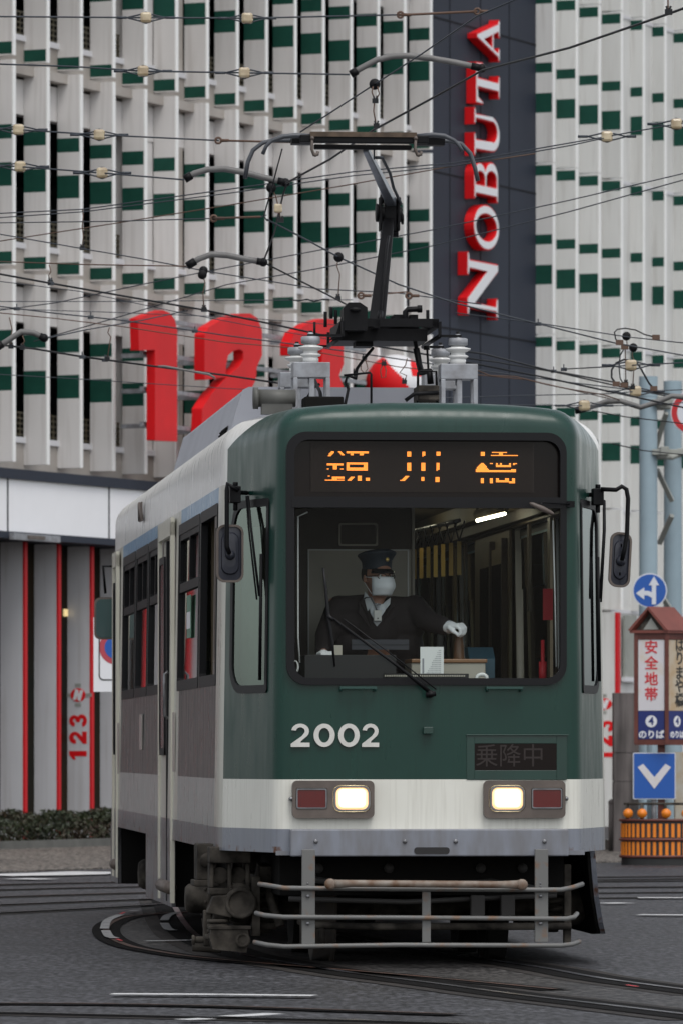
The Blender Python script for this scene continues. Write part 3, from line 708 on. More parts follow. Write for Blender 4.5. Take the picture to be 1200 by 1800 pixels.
def outline():
    R_ = [(0, -.008), (.3, -.0075), (.6, -.005), (.78, -.001), (.85, .006), (.895, .03), (.922, .08), (.95, .18)]
    for y in (.3, .42, .54, .66, .78): R_.append((.95 + (1.165 - .95) * (y - .18) / (.90 - .18), y))
    R_ += [(1.165, .90), (1.177, .96), (1.18, 1.04)]
    R_ += [(1.18, y) for y in (1.27, 3.0, 5.0, 7.0, 9.0, 11.0, 13.0, 13.6)]
    R_ += [(1.16, 13.8), (1.08, 13.95), (.9, 14.0), (.45, 14.02), (0, 14.03)]
    return R_
def zr(x): return 3.345 - .05 * (abs(x) / .9) ** 2.5
def shell():
    Rr = outline(); full = [(-x, y) for x, y in Rr[::-1]][:-1] + Rr   # left rear -> front -> right rear
    full = full[1:] if full[0][0] == 0 else full
    n = len(full); nrm = []
    for i in range(n):
        a = Vector(full[i - 1]); b = Vector(full[(i + 1) % n]); t = (b - a).normalized(); nrm.append(Vector((t.y, -t.x)))
    rows = [.68, .75, .819, 1.112, 1.6, 2.1, 2.6, 2.888]
    vs = []; 
    for z in rows:
        for (x, y) in full: vs.append((x * (1 - .012 * (z - .8)), y, z))
    ARC = 8
    for t in range(0, ARC + 1):
        a = PI / 2 * t / ARC
        for (x, y), nn in zip(full, nrm):
            k = min(1, max(0, (abs(x) - .72) / .35)) if y < 7 else 1
            k = k * k * (3 - 2 * k)
            z1 = 3.20 * (1 - k) + 3.10 * k; ins = .13 * (1 - k) + .15 * k
            q_ = (1 - math.cos(a)); xx = x * (1 - .012 * (z1 - .8)) * (1 - ins * q_ / 1.18); yy = y + ins * q_ * max(0, 1 - y / 1.1) - ins * q_ * max(0, min(1, (y - 13) / 1.0))
            vs.append((xx, yy, z1 + (zr(xx) - z1) * math.sin(a)))
    nr = len(rows) + ARC + 1; fs = []
    for r in range(nr - 1):
        for i in range(n): fs.append((r * n + i, r * n + (i + 1) % n, (r + 1) * n + (i + 1) % n, (r + 1) * n + i))
    # crown: pair left i with right n-?-i
    top = (nr - 1) * n
    def idx(i): return top + i % n
    # full: index of front centre
    fc = full.index((0, -.008)); half = (n) // 2
    prevrow = None; base = len(vs)
    K = 10
    for s_ in range(1, half):
        li, ri = (fc - s_) % n, (fc + s_) % n
        a, b = vs[top + li], vs[top + ri]
        row = [top + li]
        for k in range(1, K):
            x = a[0] + (b[0] - a[0]) * k / K; vs.append((x, a[1] + (b[1] - a[1]) * k / K, zr(x))); row.append(len(vs) - 1)
        row.append(top + ri)
        if prevrow is None:
            for k in range(K): fs.append((row[k], row[k + 1], top + fc))
        else:
            for k in range(K): fs.append((prevrow[k], prevrow[k + 1], row[k + 1], row[k]))
        prevrow = row
    rc = (fc + half) % n
    for k in range(K): fs.append((prevrow[k], prevrow[k + 1], top + rc))
    mb = MB(); mb.add(vs, fs, 0, True); return mb
# taper-panel frame (side = -1 left, +1 right): u from front corner to the body side
TA = Vector((.925, .09)); TB = Vector((1.168, .905)); tl = (TB - TA).length; td = (TB - TA).normalized(); tn = Vector((td.y, -td.x))
def taper(side):
    def fn(u, z, out):
        p = TA + td * u + tn * out; s_ = 1 - .012 * (z - .8)
        return (side * p.x * s_, p.y, z)
    return fn
CWZ0, CWZ1 = 1.66, 2.745
CWU0, CWU1 = .10 * tl + .02, .80 * tl
SIDEWIN = [(SY(377), SY(348.5)), (SY(346), SY(310)), (SY(277.5), SY(258)), (SY(256), SY(236)), (SY(234), SY(213))]
SZ0, SZ1 = 1.70, 2.775
body = shell().build('body', [M['livery'], M['intcream']], tram, auto=35)
sd = body.modifiers.new('s', 'SOLIDIFY'); sd.thickness = .045; sd.offset = -1; sd.material_offset = 1; sd.material_offset_rim = 0
cut = MB()
WX0, WX1, WZ0, WZ1 = tx(510), tx(988), tz(1197), tz(767)
cut.poly([rrect(WX0, WX1, WZ0, WZ1, .10)], lambda u, v, w_: (u, w_, v), -.3, .3)
for sd_ in (-1, 1):
    f = taper(sd_); lp = rrect(CWU0, CWU1, CWZ0, CWZ1, rs=(0.02, .14, .14, .02))
    cut.poly([lp], lambda u, v, w_: f(u, v, w_), .15, -.15)
    for (a, b) in SIDEWIN:
        cut.poly([rrect(a, b, SZ0, SZ1, .03, 2)], lambda u, v, w_: (sd_ * (1.17 + w_), u, v), .12, -.12)
co = cut.build('cutter', M['livery'])
co.parent = tram
bo = body.modifiers.new('b', 'BOOLEAN'); bo.object = co; bo.operation = 'DIFFERENCE'; bo.solver = 'EXACT'; bo.use_self = True
bake(body); bpy.data.objects.remove(co)
body.data.set_sharp_from_angle(angle=R(35))

def ringpoly(mb, o, i, fn, w0, w1, mi=0): mb.poly([o, i], fn, w0, w1, mi)
# --- windscreen assembly
fy = lambda u, v, w_: (u, w_, v)
mb = MB()
DZ0, DZ1 = tz(893), tz(874)
ringpoly(mb, rrect(tx(503), tx(994), tz(1204), tz(760), .115), rrect(tx(517), tx(983), tz(1192), tz(774), .085), fy, -.030, .03)
mb.poly([[(tx(512), DZ0), (tx(988), DZ0), (tx(988), DZ1), (tx(512), DZ1)]], fy, -.033, .02)
# thinner raised lip
wf = mb.build('windscreen_frame', M['rubber'], tram, bevel=.006)
mb = MB(); mb.poly([rrect(tx(515), tx(985), tz(1195), DZ0 + .01, .07)], fy, .008, None); gl = mb.build('windscreen', M['glassF'], tram)
# destination display behind its own glass
ds = MB(); ds.poly([[(tx(515), DZ1 - .01), (tx(985), DZ1 - .01), (tx(985), tz(772)), (tx(515), tz(772))]], fy, .045, .06, 0)
dsp = ds.build('destination_display', M['darkglass'], tram)
LX0, LX1, LZT, LZB = tx(546, .02), tx(938, .02), tz(778, .02), tz(866, .02)
mb = MB(); yl = .012
pit = 1.78 * .003364
nx = int((LX1 - LX0) / pit); nz = int((LZT - LZB) / pit)
def led_on(X, Yp):
    # X, Yp in the enlarged crop (3.158x, origin 550,780)
    def b(x0, y0, x1, y1): return x0 <= X <= x1 and y0 <= Yp <= y1
    def sl(x0, y0, x1, y1, wd):   # slanted bar
        if not (min(y0, y1) <= Yp <= max(y0, y1)): return False
        xc = x0 + (x1 - x0) * (Yp - y0) / (y1 - y0); return abs(X - xc) < wd
    return (sl(112, 43, 90, 67, 9) or sl(146, 43, 172, 67, 9) or b(187, 43, 310, 52) or b(205, 52, 225, 67) or b(258, 52, 280, 67)
        or b(77, 108, 168, 119) or b(112, 108, 132, 143) or b(80, 136, 90, 143) or b(150, 136, 166, 143) or (b(184, 106, 300, 148) and not b(204, 116, 282, 131))
        or b(67, 199, 172, 206) or b(107, 183, 135, 199) or b(128, 180, 172, 195) or b(86, 178, 93, 184) or sl(222, 180, 196, 207, 10) or b(247, 179, 267, 207) or b(292, 186, 312, 207)
        or any(b(x, 45, x + 21, 69) for x in (521, 602, 682)) or any(b(x, 108, x + 21, 148) for x in (520, 600, 680)) or sl(520, 180, 494, 208, 11) or b(480, 200, 486, 206) or b(597, 182, 618, 205) or b(677, 182, 698, 211)
        or b(930, 43, 951, 68) or b(988, 43, 1075, 50) or b(1030, 50, 1053, 62) or b(982, 62, 1133, 68)
        or (b(900, 107, 976, 155) and abs(X - 936) < 8 + (Yp - 107) * .78) or b(1010, 108, 1022, 130) or b(1082, 108, 1094, 130) or b(1010, 118, 1094, 130) or b(1034, 106, 1048, 122) or b(976, 109, 997, 115) or b(1108, 108, 1131, 116) or b(978, 144, 1123, 157)
        or b(926, 190, 945, 218) or b(976, 191, 996, 218) or (b(1013, 194, 1085, 214) and not (b(1030, 192, 1060, 203))) or b(1099, 192, 1121, 220) or b(1085, 210, 1100, 218))
on = MB(); off = MB()
for i in range(nx):
    for j in range(nz):
        x = LX0 + (i + .5) * pit; z = LZT - (j + .5) * pit
        # photo pixel of this diode
        wx = TO.x + x * tc_ - .01 * ts_; wy = TO.y + x * ts_ + .01 * tc_
        px = CX + FPX * wx / wy; py = HY - (z - CAMZ) / wy * FPX
        lit = led_on((px - 550) * 3.158, (py - 780) * 3.158)
        h = pit * (.40 if lit else .28); yy = .008 if lit else .0095
        (on if lit else off).add([(x - h, yy, z - h), (x + h, yy, z - h), (x + h, yy, z + h), (x - h, yy, z + h)], [(0, 1, 2, 3)])
on.build('lit_characters', M['led'], dsp, fixn=False); off.build('diode_grid', M['ledoff'], dsp, fixn=False)

# --- corner windows
for sd_ in (-1, 1):
    f = taper(sd_); mb = MB()
    o_ = rrect(CWU0 - .025, CWU1 + .03, CWZ0 - .035, CWZ1 + .035, rs=(.03, .17, .17, .03)); i_ = rrect(CWU0 + .008, CWU1 - .012, CWZ0 + .012, CWZ1 - .012, rs=(.01, .13, .13, .01))
    mb.poly([o_, i_], f, .008, -.03, 0); fr = mb.build('corner_window', M['rubber'], tram)
    mb = MB(); mb.poly([rrect(CWU0, CWU1, CWZ0, CWZ1, rs=(.01, .13, .13, .01))], f, .0, None); mb.build('pane', M['glassC' if sd_ < 0 else 'glassCR'], fr)
    mb = MB(); mb.poly([[(CWU1 - .30, CWZ0 - .02), (CWU1 + .02, CWZ0 - .02), (CWU1 + .02, 2.62), (CWU1 - .30, 2.62)]], f, -.055, -.07); mb.poly([[(CWU0, CWZ0 - .02), (CWU1, CWZ0 - .02), (CWU1, CWZ0 + .09), (CWU0, CWZ0 + .05)]], f, -.05, -.054); mb.build('cab_side_trim', mat('pale_green_trim', (.30, .36, .31), .5, var=.3, scale=3), tram)
    uw = CWU0 + (.05 if sd_ < 0 else .50)
    mb = MB(); mb.tube([f(uw, 1.70, .02), f(uw, 2.45, .02)], .010, 6)
    mb.tube([f(uw, 2.20, .03), f(uw + .13, 2.62, .04), f(uw + .21, 2.80, .03)], .008, 6); mb.tube([f(uw + .04, 2.18, .03), f(uw + .17, 2.62, .04), f(uw + .24, 2.80, .03)], .006, 6)
    mb.build('corner_wiper', M['black'], tram)
M['sashteal'] = mat('sash_teal', (.05, .10, .12), .5)
# --- side windows (both sides)
for sd_ in (-1, 1):
    for n_, (a, b) in enumerate(SIDEWIN):
        fn = lambda u, v, w_: (sd_ * (1.172 + w_ - .012 * 1.17 * (v - .8) * 1.0), u, v)
        mb = MB(); mb.poly([rrect(a - .02, b + .02, SZ0 - .02, SZ1 + .02, .03, 2), rrect(a + .05, b - .05, SZ0 + .05, SZ1 - .05, .02, 2)], fn, .012 if sd_ < 0 else .003, -.03 if sd_ < 0 else -.003)
        fr = mb.build('side_window', M['rubber'], tram)
        zs = SZ0 + .62 * (SZ1 - SZ0)
        if n_ != 0:
            mb = MB(); mb.poly([rrect(a + .04, b - .04, SZ0 + .04, zs, .02, 2)], fn, -.012, None); mb.build('pane', M['glassS' if sd_ < 0 else 'glassR'], fr)
            mid = (a + b) / 2
            mb = MB(); mb.poly([rrect(a + .04, b - .04, zs - .03, SZ1 - .04, .02, 2), rrect(a + .10, mid - .03, zs + .03, SZ1 - .09, .02, 2), rrect(mid + .03, b - .10, zs + .03, SZ1 - .09, .02, 2)], fn, .005 if sd_ < 0 else .002, -.025 if sd_ < 0 else -.002); mb.build('sliding_sash', M['black'] if sd_ < 0 else M['sashteal'], fr)
            mb = MB(); mb.poly([rrect(a + .08, b - .08, zs, SZ1 - .07, .01, 2)], fn, -.016, None); mb.build('pane', M['glassS' if sd_ < 0 else 'glassR'], fr)
        else:   # the front one is slid open
            mb = MB(); mb.poly([rrect(a + .30, b - .04, SZ0 + .04, SZ1 - .04, .02, 2), rrect(a + .42, b - .14, SZ0 + .12, SZ1 - .12, .02, 2)], fn, -.03, -.045) if 0 else mb.poly([rrect(a + .02, a + .42, SZ0 + .03, SZ1 - .03, .02, 2), rrect(a + .08, a + .36, SZ0 + .12, SZ1 - .12, .02, 2)], fn, -.002, -.02)
            mb.build('sliding_sash', M['bezel'], fr)
            mb = MB(); mb.poly([rrect(a + .06, a + .38, SZ0 + .1, SZ1 - .1, .01, 2)], fn, -.010, None); mb.build('pane', M['glassS' if sd_ < 0 else 'glassR'], fr)
# sticker on the second window
a, b = SIDEWIN[1]; mb = MB()
ym = SY(327); mb.box(-1.157, -1.152, ym - .20, ym + .20, 2.02, 2.30, 0); mb.box(-1.159, -1.157, ym - .18, ym + .18, 2.08, 2.19, 1)
mb.build('window_sticker', [mat('sticker_green', (.10, .22, .15), .5), M['signwhite']], tram)
# --- skirts, doors
def skirt(name, y0, y1, z0, z1, xo=-1.18, parent=tram, th=.03):
    mb = MB(); s_ = 1 if xo > 0 else -1
    mb.box(min(xo, xo - s_ * th), max(xo, xo - s_ * th), y0, y1, z0, z1); return mb.build(name, M['livery'], parent, bevel=.004)
SK0, SK1 = SY(303), SY(258)
skirt('skirt', SK0, SK1, .22, .685)
skirt('skirt', SY(209), 13.75, .23, .685)
mb = MB(); mb.box(-1.15, -1.0, SK0, SK0 + .03, .22, .68); mb.box(-1.15, -.8, SK1 - .03, SK1, .22, .68); mb.box(-1.15, -.8, SK0 + .03, SK1 - .03, .30, .33); mb.build('step_box', M['underdark'], tram)
mb = MB(); mb.box(-1.18, -.6, SY(209), SY(209) + .03, .23, .68); mb.build('step_box', M['underdark'], tram)
# right side skirt runs along the whole side, curved lower edge at the front
mb = MB()
prof = [(.52, .68), (.55, .64), (.58, .56), (.66, .40), (.80, .24), (.92, .17), (1.2, .16), (13.7, .2), (13.7, .68)]
def rs(u, v, w_):
    x = 1.175 if u > .9 else .925 + (1.175 - .925) * (u - .09) / .81
    return (x - w_, u, v)
mb.poly([prof], rs, 0, .03, 0); mb.build('skirt', M['livery'], tram)
mb = MB(); mb.poly([prof], rs, .034, .05, 0); mb.build('skirt_inner_shade', M['underdark'], tram)  # near-black sheet paints the shade on the skirt's inner face
# doors on the left side
def door(y0, y1, zb, handle=True):
    mb = MB(); x = -1.165
    w_ = y1 - y0
    mb.box(-1.192, -1.165, y0, y0 + .10, zb, 2.83, 0); mb.box(-1.192, -1.165, y1 - .10, y1, zb, 2.83, 0); mb.box(-1.192, -1.165, y0, y1, 2.74, 2.86, 0)
    mb.box(-1.184, -1.15, y0 + w_ * .40, y0 + w_ * .46, zb, 2.72, 1)
    d = mb.build('door', [M['cream'], M['rubber']], tram)
    mb = MB(); mb.poly([rrect(y0 + w_ * .5, y1 - .16, 1.25, 2.62, .06), rrect(y0 + w_ * .5 + .05, y1 - .21, 1.3, 2.57, .04)], lambda u, v, q: (-1.187 - q, u, v), .006, -.02); mb.build('door_window_frame', M['rubber'], d)
    mb = MB(); mb.poly([rrect(y0 + w_ * .5 + .03, y1 - .19, 1.28, 2.59, .06)], lambda u, v, q: (-1.188 - q, u, v), .0, -.02); mb.build('door_pane', M['darkglass'], d)
    mb = MB(); mb.tube([(-1.185, y0 + .12, zb + .10), (-1.185, y1 - .3, zb + .10)], .045, 10); mb.build('step_roller', M['bezel'], d)
    if not handle: return
    mb = MB(); mb.tube([(-1.20, y0 + .16, 1.50), (-1.225, y0 + .16, 1.52), (-1.225, y0 + .16, 1.80), (-1.20, y0 + .16, 1.82)], .010, 8); mb.build('handle', M['steel'], d)
door(SY(305), SY(282), .25)
door(SY(208.5), SY(201), .28, False)
mb = MB()   # small grilles and plates on the side panels
for px, z, h, wd in ((250, 1.42, .13, .12), (308, 1.34, .2, .05), (210, 1.3, .2, .04)):
    y = SY(px); mb.box(-1.189, -1.178, y - wd, y + wd, z - h, z + h)
mb.build('side_plate', M['sidecream'], tram)
mb = MB(); y = SY(247); mb.box(-1.175, -1.165, y - .14, y + .14, 2.98, 3.12); mb.tube([(-1.17, y - .12, 2.99), (-1.18, y, 3.11), (-1.17, y + .12, 2.99)], .015, 6); mb.build('side_emblem', M['bezel'], tram)

# --- front details (measured at y = 0)
mb = MB(); bx0, bx1 = tx(509), tx(996)
mb.box(bx0, bx1, -.075, -.0, tz(1505), tz(1457), 0)
bmp = mb.build('bumper_panel', M['greyband'], tram, bevel=.008)
mb = MB(); mb.poly([rrect(tx(725), tx(787), tz(1501), tz(1489), .018, 5)], lambda u, v, w_: (u, w_, v), -.0785, -.070); mb.build('slot', M['intdark'], bmp)
for px in (555, 711, 800, 956): c = T(px, 1479, -.078); mb = MB(); mb.lathe([(.013, .01), (.013, -.006), (.006, -.008)], c, 'y', 10); mb.build('screw', M['steel'], bmp)
# grey lower corner of the front (fills between body lip and wheel opening)
mb = MB(); mb.poly([[(tx(425), .68), (tx(433), .675), (tx(440), .66), (tx(443), .648), (bx0, .645), (bx0, .70), (tx(425), .70)]], lambda u, v, w_: (u, .09 - (u + .925) * 1.2 + w_ if u > -.95 else .02 + (-u - .925) * 3.2 + w_, v), 0, .02) if 0 else mb.box(-.90, .93, -.005, .02, tz(1503), .69)
mb.build('lower_lip', M['greyband'], tram)
# head and tail lamp units
for n_, (x0, x1, hx0, hx1, rx0, rx1) in enumerate(((513, 656, 584, 650, 519, 574), (848, 991, 857, 921, 931, 986))):
    mb = MB(); yb = -.055
    fl = lambda u, v, w_: (u, w_, v)
    H_ = rrect(tx(hx0), tx(hx1), tz(1427), tz(1380), .045, 6); Rr_ = rrect(tx(rx0), tx(rx1), tz(1422), tz(1385), .012, 3)
    mb.poly([rrect(tx(x0), tx(x1), tz(1438), tz(1372), .03, 5), H_, Rr_], fl, yb, .0)
    u = mb.build('lamp_unit', M['bezel'], tram, bevel=.005)
    mb = MB(); lo = rrect(tx(hx0) + .004, tx(hx1) - .004, tz(1427) + .004, tz(1380) - .004, .042, 6); li = rrect(tx(hx0) + .016, tx(hx1) - .016, tz(1427) + .014, tz(1380) - .014, .036, 6)
    mb.poly([lo, li], fl, yb - .008, yb + .03); mb.build('headlight_rim', M['steel'], u)
    cxh = (tx(hx0) + tx(hx1)) / 2; czh = (tz(1427) + tz(1380)) / 2; hw = (tx(hx1) - tx(hx0)) / 2 - .012; hh = (tz(1380) - tz(1427)) / 2 - .012
    mb = MB(); prev = None; mm = rrect(-hw, hw, -hh, hh, .035, 5)
    for q, dep in ((1, 0), (.8, -.012), (.5, -.02), (.2, -.023)):
        ring = [(cxh + a * q, yb + .004 + dep, czh + b * q) for a, b in mm]
        if prev: mb.add(prev + ring, [(i, (i + 1) % len(mm), len(mm) + (i + 1) % len(mm), len(mm) + i) for i in range(len(mm))], 0 if dep > -.015 else (2 if dep > -.021 else 1), True)
        prev = ring
    mb.add(prev, [list(range(len(mm)))], 1); mb.build('headlight', [M['lamp'], M['lampcore'], M['lampmid']], u)
    mb = MB(); rl = rrect(tx(rx0) + .003, tx(rx1) - .003, tz(1422) + .003, tz(1385) - .003, .01, 3); ri = rrect(tx(rx0) + .010, tx(rx1) - .010, tz(1422) + .010, tz(1385) - .010, .008, 3)
    mb.poly([rl, ri], fl, yb - .005, yb + .02); mb.build('tail_lamp_rim', M['steel'], u)
    mb = MB(); mb.poly([ri], fl, yb, yb + .02)
    for k in range(1, 8): x = ri[0][0] + (tx(rx1) - tx(rx0) - .02) * k / 8; mb.box(x - .001, x + .001, yb - .002, yb, tz(1422) + .012, tz(1385) - .012, 0)
    mb.build('tail_lamp', M['redlamp'], u)
    mb = MB(); xk = tx(x0 - 2) if n_ == 0 else tx(x1 + 2); mb.lathe([(.010, .0), (.014, -.008), (.009, -.02)], (xk, -.03, tz(1404)), 'y', 10); mb.box(xk - .012, xk + .012, -.03, 0, tz(1404) - .006, tz(1404) + .006); mb.build('screw', M['steel'], u)
# fleet number 2002
num = {'2': stroke(arc(.30, .70, .235, 165, -35, 12, .22) + [(.40, .45), (.115, .09), (.13, .09), (.62, .09)], .16), }
def d2():
    o = arc(.33, .675, .31, 172, -40, 12, .325); i = arc(.335, .675, .155, -40, 172, 10, .165)
    return [[p for p in o] + [(.36, .26), (.33, .185), (.66, .185), (.66, 0), (0, 0), (0, .13), (.39, .47)] + i]
def d0(): return [arc(.38, .5, .38, 0, 351, 39, .5), arc(.38, .5, .20, 351, 0, 30, .315)]
mb = MB(); H = tz(1272) - tz(1313)
for ch, a, b in (('2', 511, 544), ('0', 551, 588), ('0', 594, 631), ('2', 635, 665)):
    lp = d2() if ch == '2' else d0(); w_ = max(p[0] for p in lp[0]); x0 = tx(a); ww = tx(b) - tx(a)
    m1 = MB(); m1.poly(lp, lambda u, v, q: (x0 + u / w_ * ww, q - .008, tz(1313) + v * H), -.014, -.001); m1.build('fleet_number', M['numwhite'], tram, bevel=.002)
# handles under the windscreen, small box
for a, b in ((596, 660), (852, 916)):
    mb = MB(); z = tz(1211); y = -.06; x0, x1 = tx(a), tx(b)
    mb.tube([(x0 + .01, .0, z - .01), (x0 + .008, y, z - .01), (x0 + .006, y, z + .002)], .007, 6); mb.tube([(x1 - .01, .0, z - .01), (x1 - .008, y, z - .01), (x1 - .006, y, z + .002)], .007, 6)
    mb.box(x0, x1, y - .012, y + .012, z, z + .014); mb.build('grab_handle', mat('green_dark', (.012, .05, .04), .4), tram)
mb = MB(); c0, c1 = T(743, 1290, -.03), T(760, 1278, -.03); mb.box(c0.x, c1.x, -.06, -.02, c0.z, c1.z); mb.build('front_socket', M['green'], tram, bevel=.003)
# lower display panel
mb = MB(); x0, x1, z0, z1 = tx(819), tx(995), tz(1371), tz(1293)
for q in ((x0, tx(833), z0, z1), (tx(977), x1, z0, z1), (tx(833), tx(977), tz(1307), z1), (tx(833), tx(977), z0, tz(1354))): mb.box(q[0], q[1], -.012, 0, q[2], q[3])
mb.box(x0 - .004, x1 + .01, -.022, -.0, z1, z1 + .006)
lp_ = mb.build('panel_frame', M['green'], tram, bevel=.002)
mb = MB(); mb.box(tx(832), tx(978), -.0105, -.006, tz(1355), tz(1306)); mb.build('operator_display', M['darkglass'], lp_)
mb = MB(); 
addtext(mb, '乗降中', .145, lambda u, v, w_: (tx(895) + u, -.0110 - w_, tz(1331) + v), mi=0, extr=.0002, sx=.95)
mb.build('dim_characters', M['leddim'], lp_)
# vertical panel seams of the front
mb = MB()
for x in (-.885, .885): mb.box(x - .002, x + .002, .012, .02, 1.13, 3.1)
mb.build('seam', M['intdark'], tram) if 0 else None

# --- mirrors
def mirror_unit(pc, hw, hh, arm, box_c, tilt, yy):
    """pc: pixel centre of mirror; arm: list of (px,py); all at depth yy in front of the panel"""
    c = T(pc[0], pc[1], yy); ct, st = math.cos(R(tilt)), math.sin(R(tilt))
    def fn(u, v, w_): return (c.x + u * ct - v * st * .6, c.y + w_ + u * .15, c.z + v * ct + u * st)
    root = MB(); root.tube([T(a, b, yy - .07) for a, b in arm], .0135, 8); r = root.build('mirror_arm', M['black'], tram)
    mb = MB(); mb.poly([rrect(-hw, hw, -hh, hh, .05, 6), rrect(-hw + .013, hw - .013, -hh + .013, hh - .013, .04, 6)], fn, -.014, .02); mb.build('mirror_rim', M['bezel'], r, bevel=.004)
    mb = MB(); prev = None
    for q, d in ((1, -.002), (.80, -.006), (.74, -.020), (.5, -.024), (0.02, -.026)):
        ring = [fn(a * q * (.95 if q < 1 else 1), b * q, d) for a, b in rrect(-hw + .012, hw - .012, -hh + .012, hh - .012, .045 if q == 1 else .062, 6)]
        if prev: n = len(ring); mb.add(prev + ring, [(i, (i + 1) % n, n + (i + 1) % n, n + i) for i in range(n)], 0, q not in (.80, .74))
        prev = ring
    mb.lathe([(.022, -.02), (.03, -.03), (.024, -.045), (.012, -.055)], fn(0, -.01, 0), 'y', 14)
    mb.build('mirror_housing', mat('mirror_back', (.022, .024, .035), .35), r)
    mb = MB(); mb.poly([rrect(-hw + .01, hw - .01, -hh + .01, hh - .01, .045, 6)], fn, .021, .024); mb.build('mirror_face', M['mirror'], r)
    b = T(box_c[0], box_c[1], yy + .02); mb = MB()
    mb.box(b.x - .035, b.x + .03, b.y - .05, b.y + .05, b.z - .055, b.z + .045); mb.cyl((b.x, b.y, b.z + .045), (b.x, b.y, b.z + .07), .016, n=10); mb.cyl((b.x, b.y, b.z - .1), (b.x, b.y, b.z - .05), .014, n=10)
    s_ = -1 if pc[0] < 700 else 1; mb.cyl((b.x, b.y, b.z + .01), (b.x - s_ * .08, b.y + .12, b.z + .01), .014, n=8); mb.build('mirror_bracket', M['black'], r, bevel=.004)
mirror_unit((404.5, 973), .082, .172, [(420, 862), (408, 856), (400, 850), (399, 862), (399, 960), (404, 974)], (414, 868), 0, .38)
mirror_unit((1089, 984), .066, .165, [(1055, 860), (1082, 861), (1092, 855), (1100, 860), (1103, 876), (1101, 940), (1097, 965), (1092, 985)], (1050, 872), -5, .42)
mb = MB()
c = T(186, 1087, 13.6); mb.tube([(c.x + .16, c.y, c.z + .42), (c.x - .02, c.y, c.z + .42), (c.x, c.y, c.z + .2)], .012, 6); r = mb.build('mirror_arm', M['black'], tram)
mb = MB(); mb.poly([rrect(-.09, .12, -.17, .17, .05, 5)], lambda u, v, w_: (c.x + u, c.y + w_, c.z + v), 0, .03); mb.build('mirror_rim', M['bezel'], r)
mb = MB(); mb.poly([rrect(-.075, .12, -.155, .155, .045, 5)], lambda u, v, w_: (c.x + u, c.y + w_, c.z + v), -.004, -.001); mb.build('mirror_face', mat('mirror_dark', (.06, .10, .10), .1), r)
# --- front wiper
mb = MB()
A = T(760, 1221, -.10); B_ = T(586, 1088, -.085); mb.tube([A, T(700, 1172, -.11), B_], [.013, .009, .007], 8)
mb.tube([T(766, 1212, -.09), T(690, 1152, -.10), T(604, 1088, -.085)], .004, 6)
mb.cyl(T(756, 1220, -.02), T(756, 1220, -.13), .022, n=14); mb.cyl(T(765, 1219, -.12), T(748, 1222, -.12), .016, n=12)
wp = mb.build('wiper_arm', M['black'], tram)
mb = MB(); mb.tube([T(568, 998, -.06), T(572, 1030, -.07), T(577, 1085, -.075), T(584, 1130, -.07), T(588, 1172, -.06)], [.006, .009, .011, .009, .006], 6); mb.tube([T(576, 1082, -.08), T(586, 1090, -.085)], .012, 6); mb.build('wiper_blade', M['rubber'], wp)
# small convex mirror top right
mb = MB(); mb.box(*(lambda a, b: (a.x, b.x, -.05, .0, b.z, a.z))(T(995, 881, -.02), T(1008, 892, -.02))); mb.tube([T(1000, 886, -.05), T(955, 883, -.09), T(948, 885, -.1)], .006, 6); mb.ball(T(950, 887, -.1), .012, 8)
sm = mb.build('small_mirror_arm', M['black'], tram)
mb = MB(); a, b = T(930, 884, -.12), T(973, 904, -.10); d = (b - a); mb.tube([a, a + d * .1, a + d * .5, a + d * .9, b], [.004, .012, .018, .012, .004], 10); mb.build('small_mirror_dish', M['bezel'], sm)

# --- interior
mb = MB(); mb.box(-.86, .86, .06, .95, .88, .92, 0); mb.box(-1.08, 1.08, .95, 13.8, .88, .92, 0); mb.build('cab_floor', M['intdark'], tram)
PY = 1.55
mb = MB(); xr_ = tx(724, PY); mb.box(-1.08, xr_, PY, PY + .04, .92, 3.0, 0)
pan = mb.build('cab_partition', M['intbrown'], tram)
mb = MB(); mb.box(tx(541, PY), tx(722, PY), PY - .012, PY - .001, .95, tz(966, PY), 0)
xa_, xb_, zt_ = tx(541, PY), tx(715, PY), tz(966, PY)
mb.box(xa_, xa_ + .008, PY - .018, PY - .012, .95, zt_, 1); mb.box(xb_, xb_ + .010, PY - .018, PY - .012, .95, zt_, 1); mb.box(xa_, xb_, PY - .018, PY - .012, zt_ - .008, zt_, 1)
mb.build('partition_panel', [M['intwall'], M['white']], pan)
mb = MB(); x0_, x1_, z0_, z1_ = tx(595, PY), tx(663, PY), tz(960, PY), tz(920, PY); mb.poly([rrect(x0_, x1_, z0_, z1_, .01, 2), rrect(x0_ + .01, x1_ - .01, z0_ + .01, z1_ - .01, .01, 2)], lambda u, v, w_: (u, w_, v), PY - .02, PY - .002); mb.build('notice_frame', M['intwall'], pan)
mb = MB(); mb.box(tx(723, PY), tx(727.5, PY), PY - .03, PY + .02, .92, 3.0); mb.build('cab_post', M['intwall'], tram)
mb = MB(); z0_ = tz(1148, .3); mb.tube([T(527, 1165, .15), T(524, 1120, .15), T(524, 908, .15), T(541, 900, .15)], .005, 6); mb.tube([T(971, 915, .12), T(975, 1060, .12), T(977, 1172, .12)], .005, 6); mb.build('cab_rod', M['white'], tram)
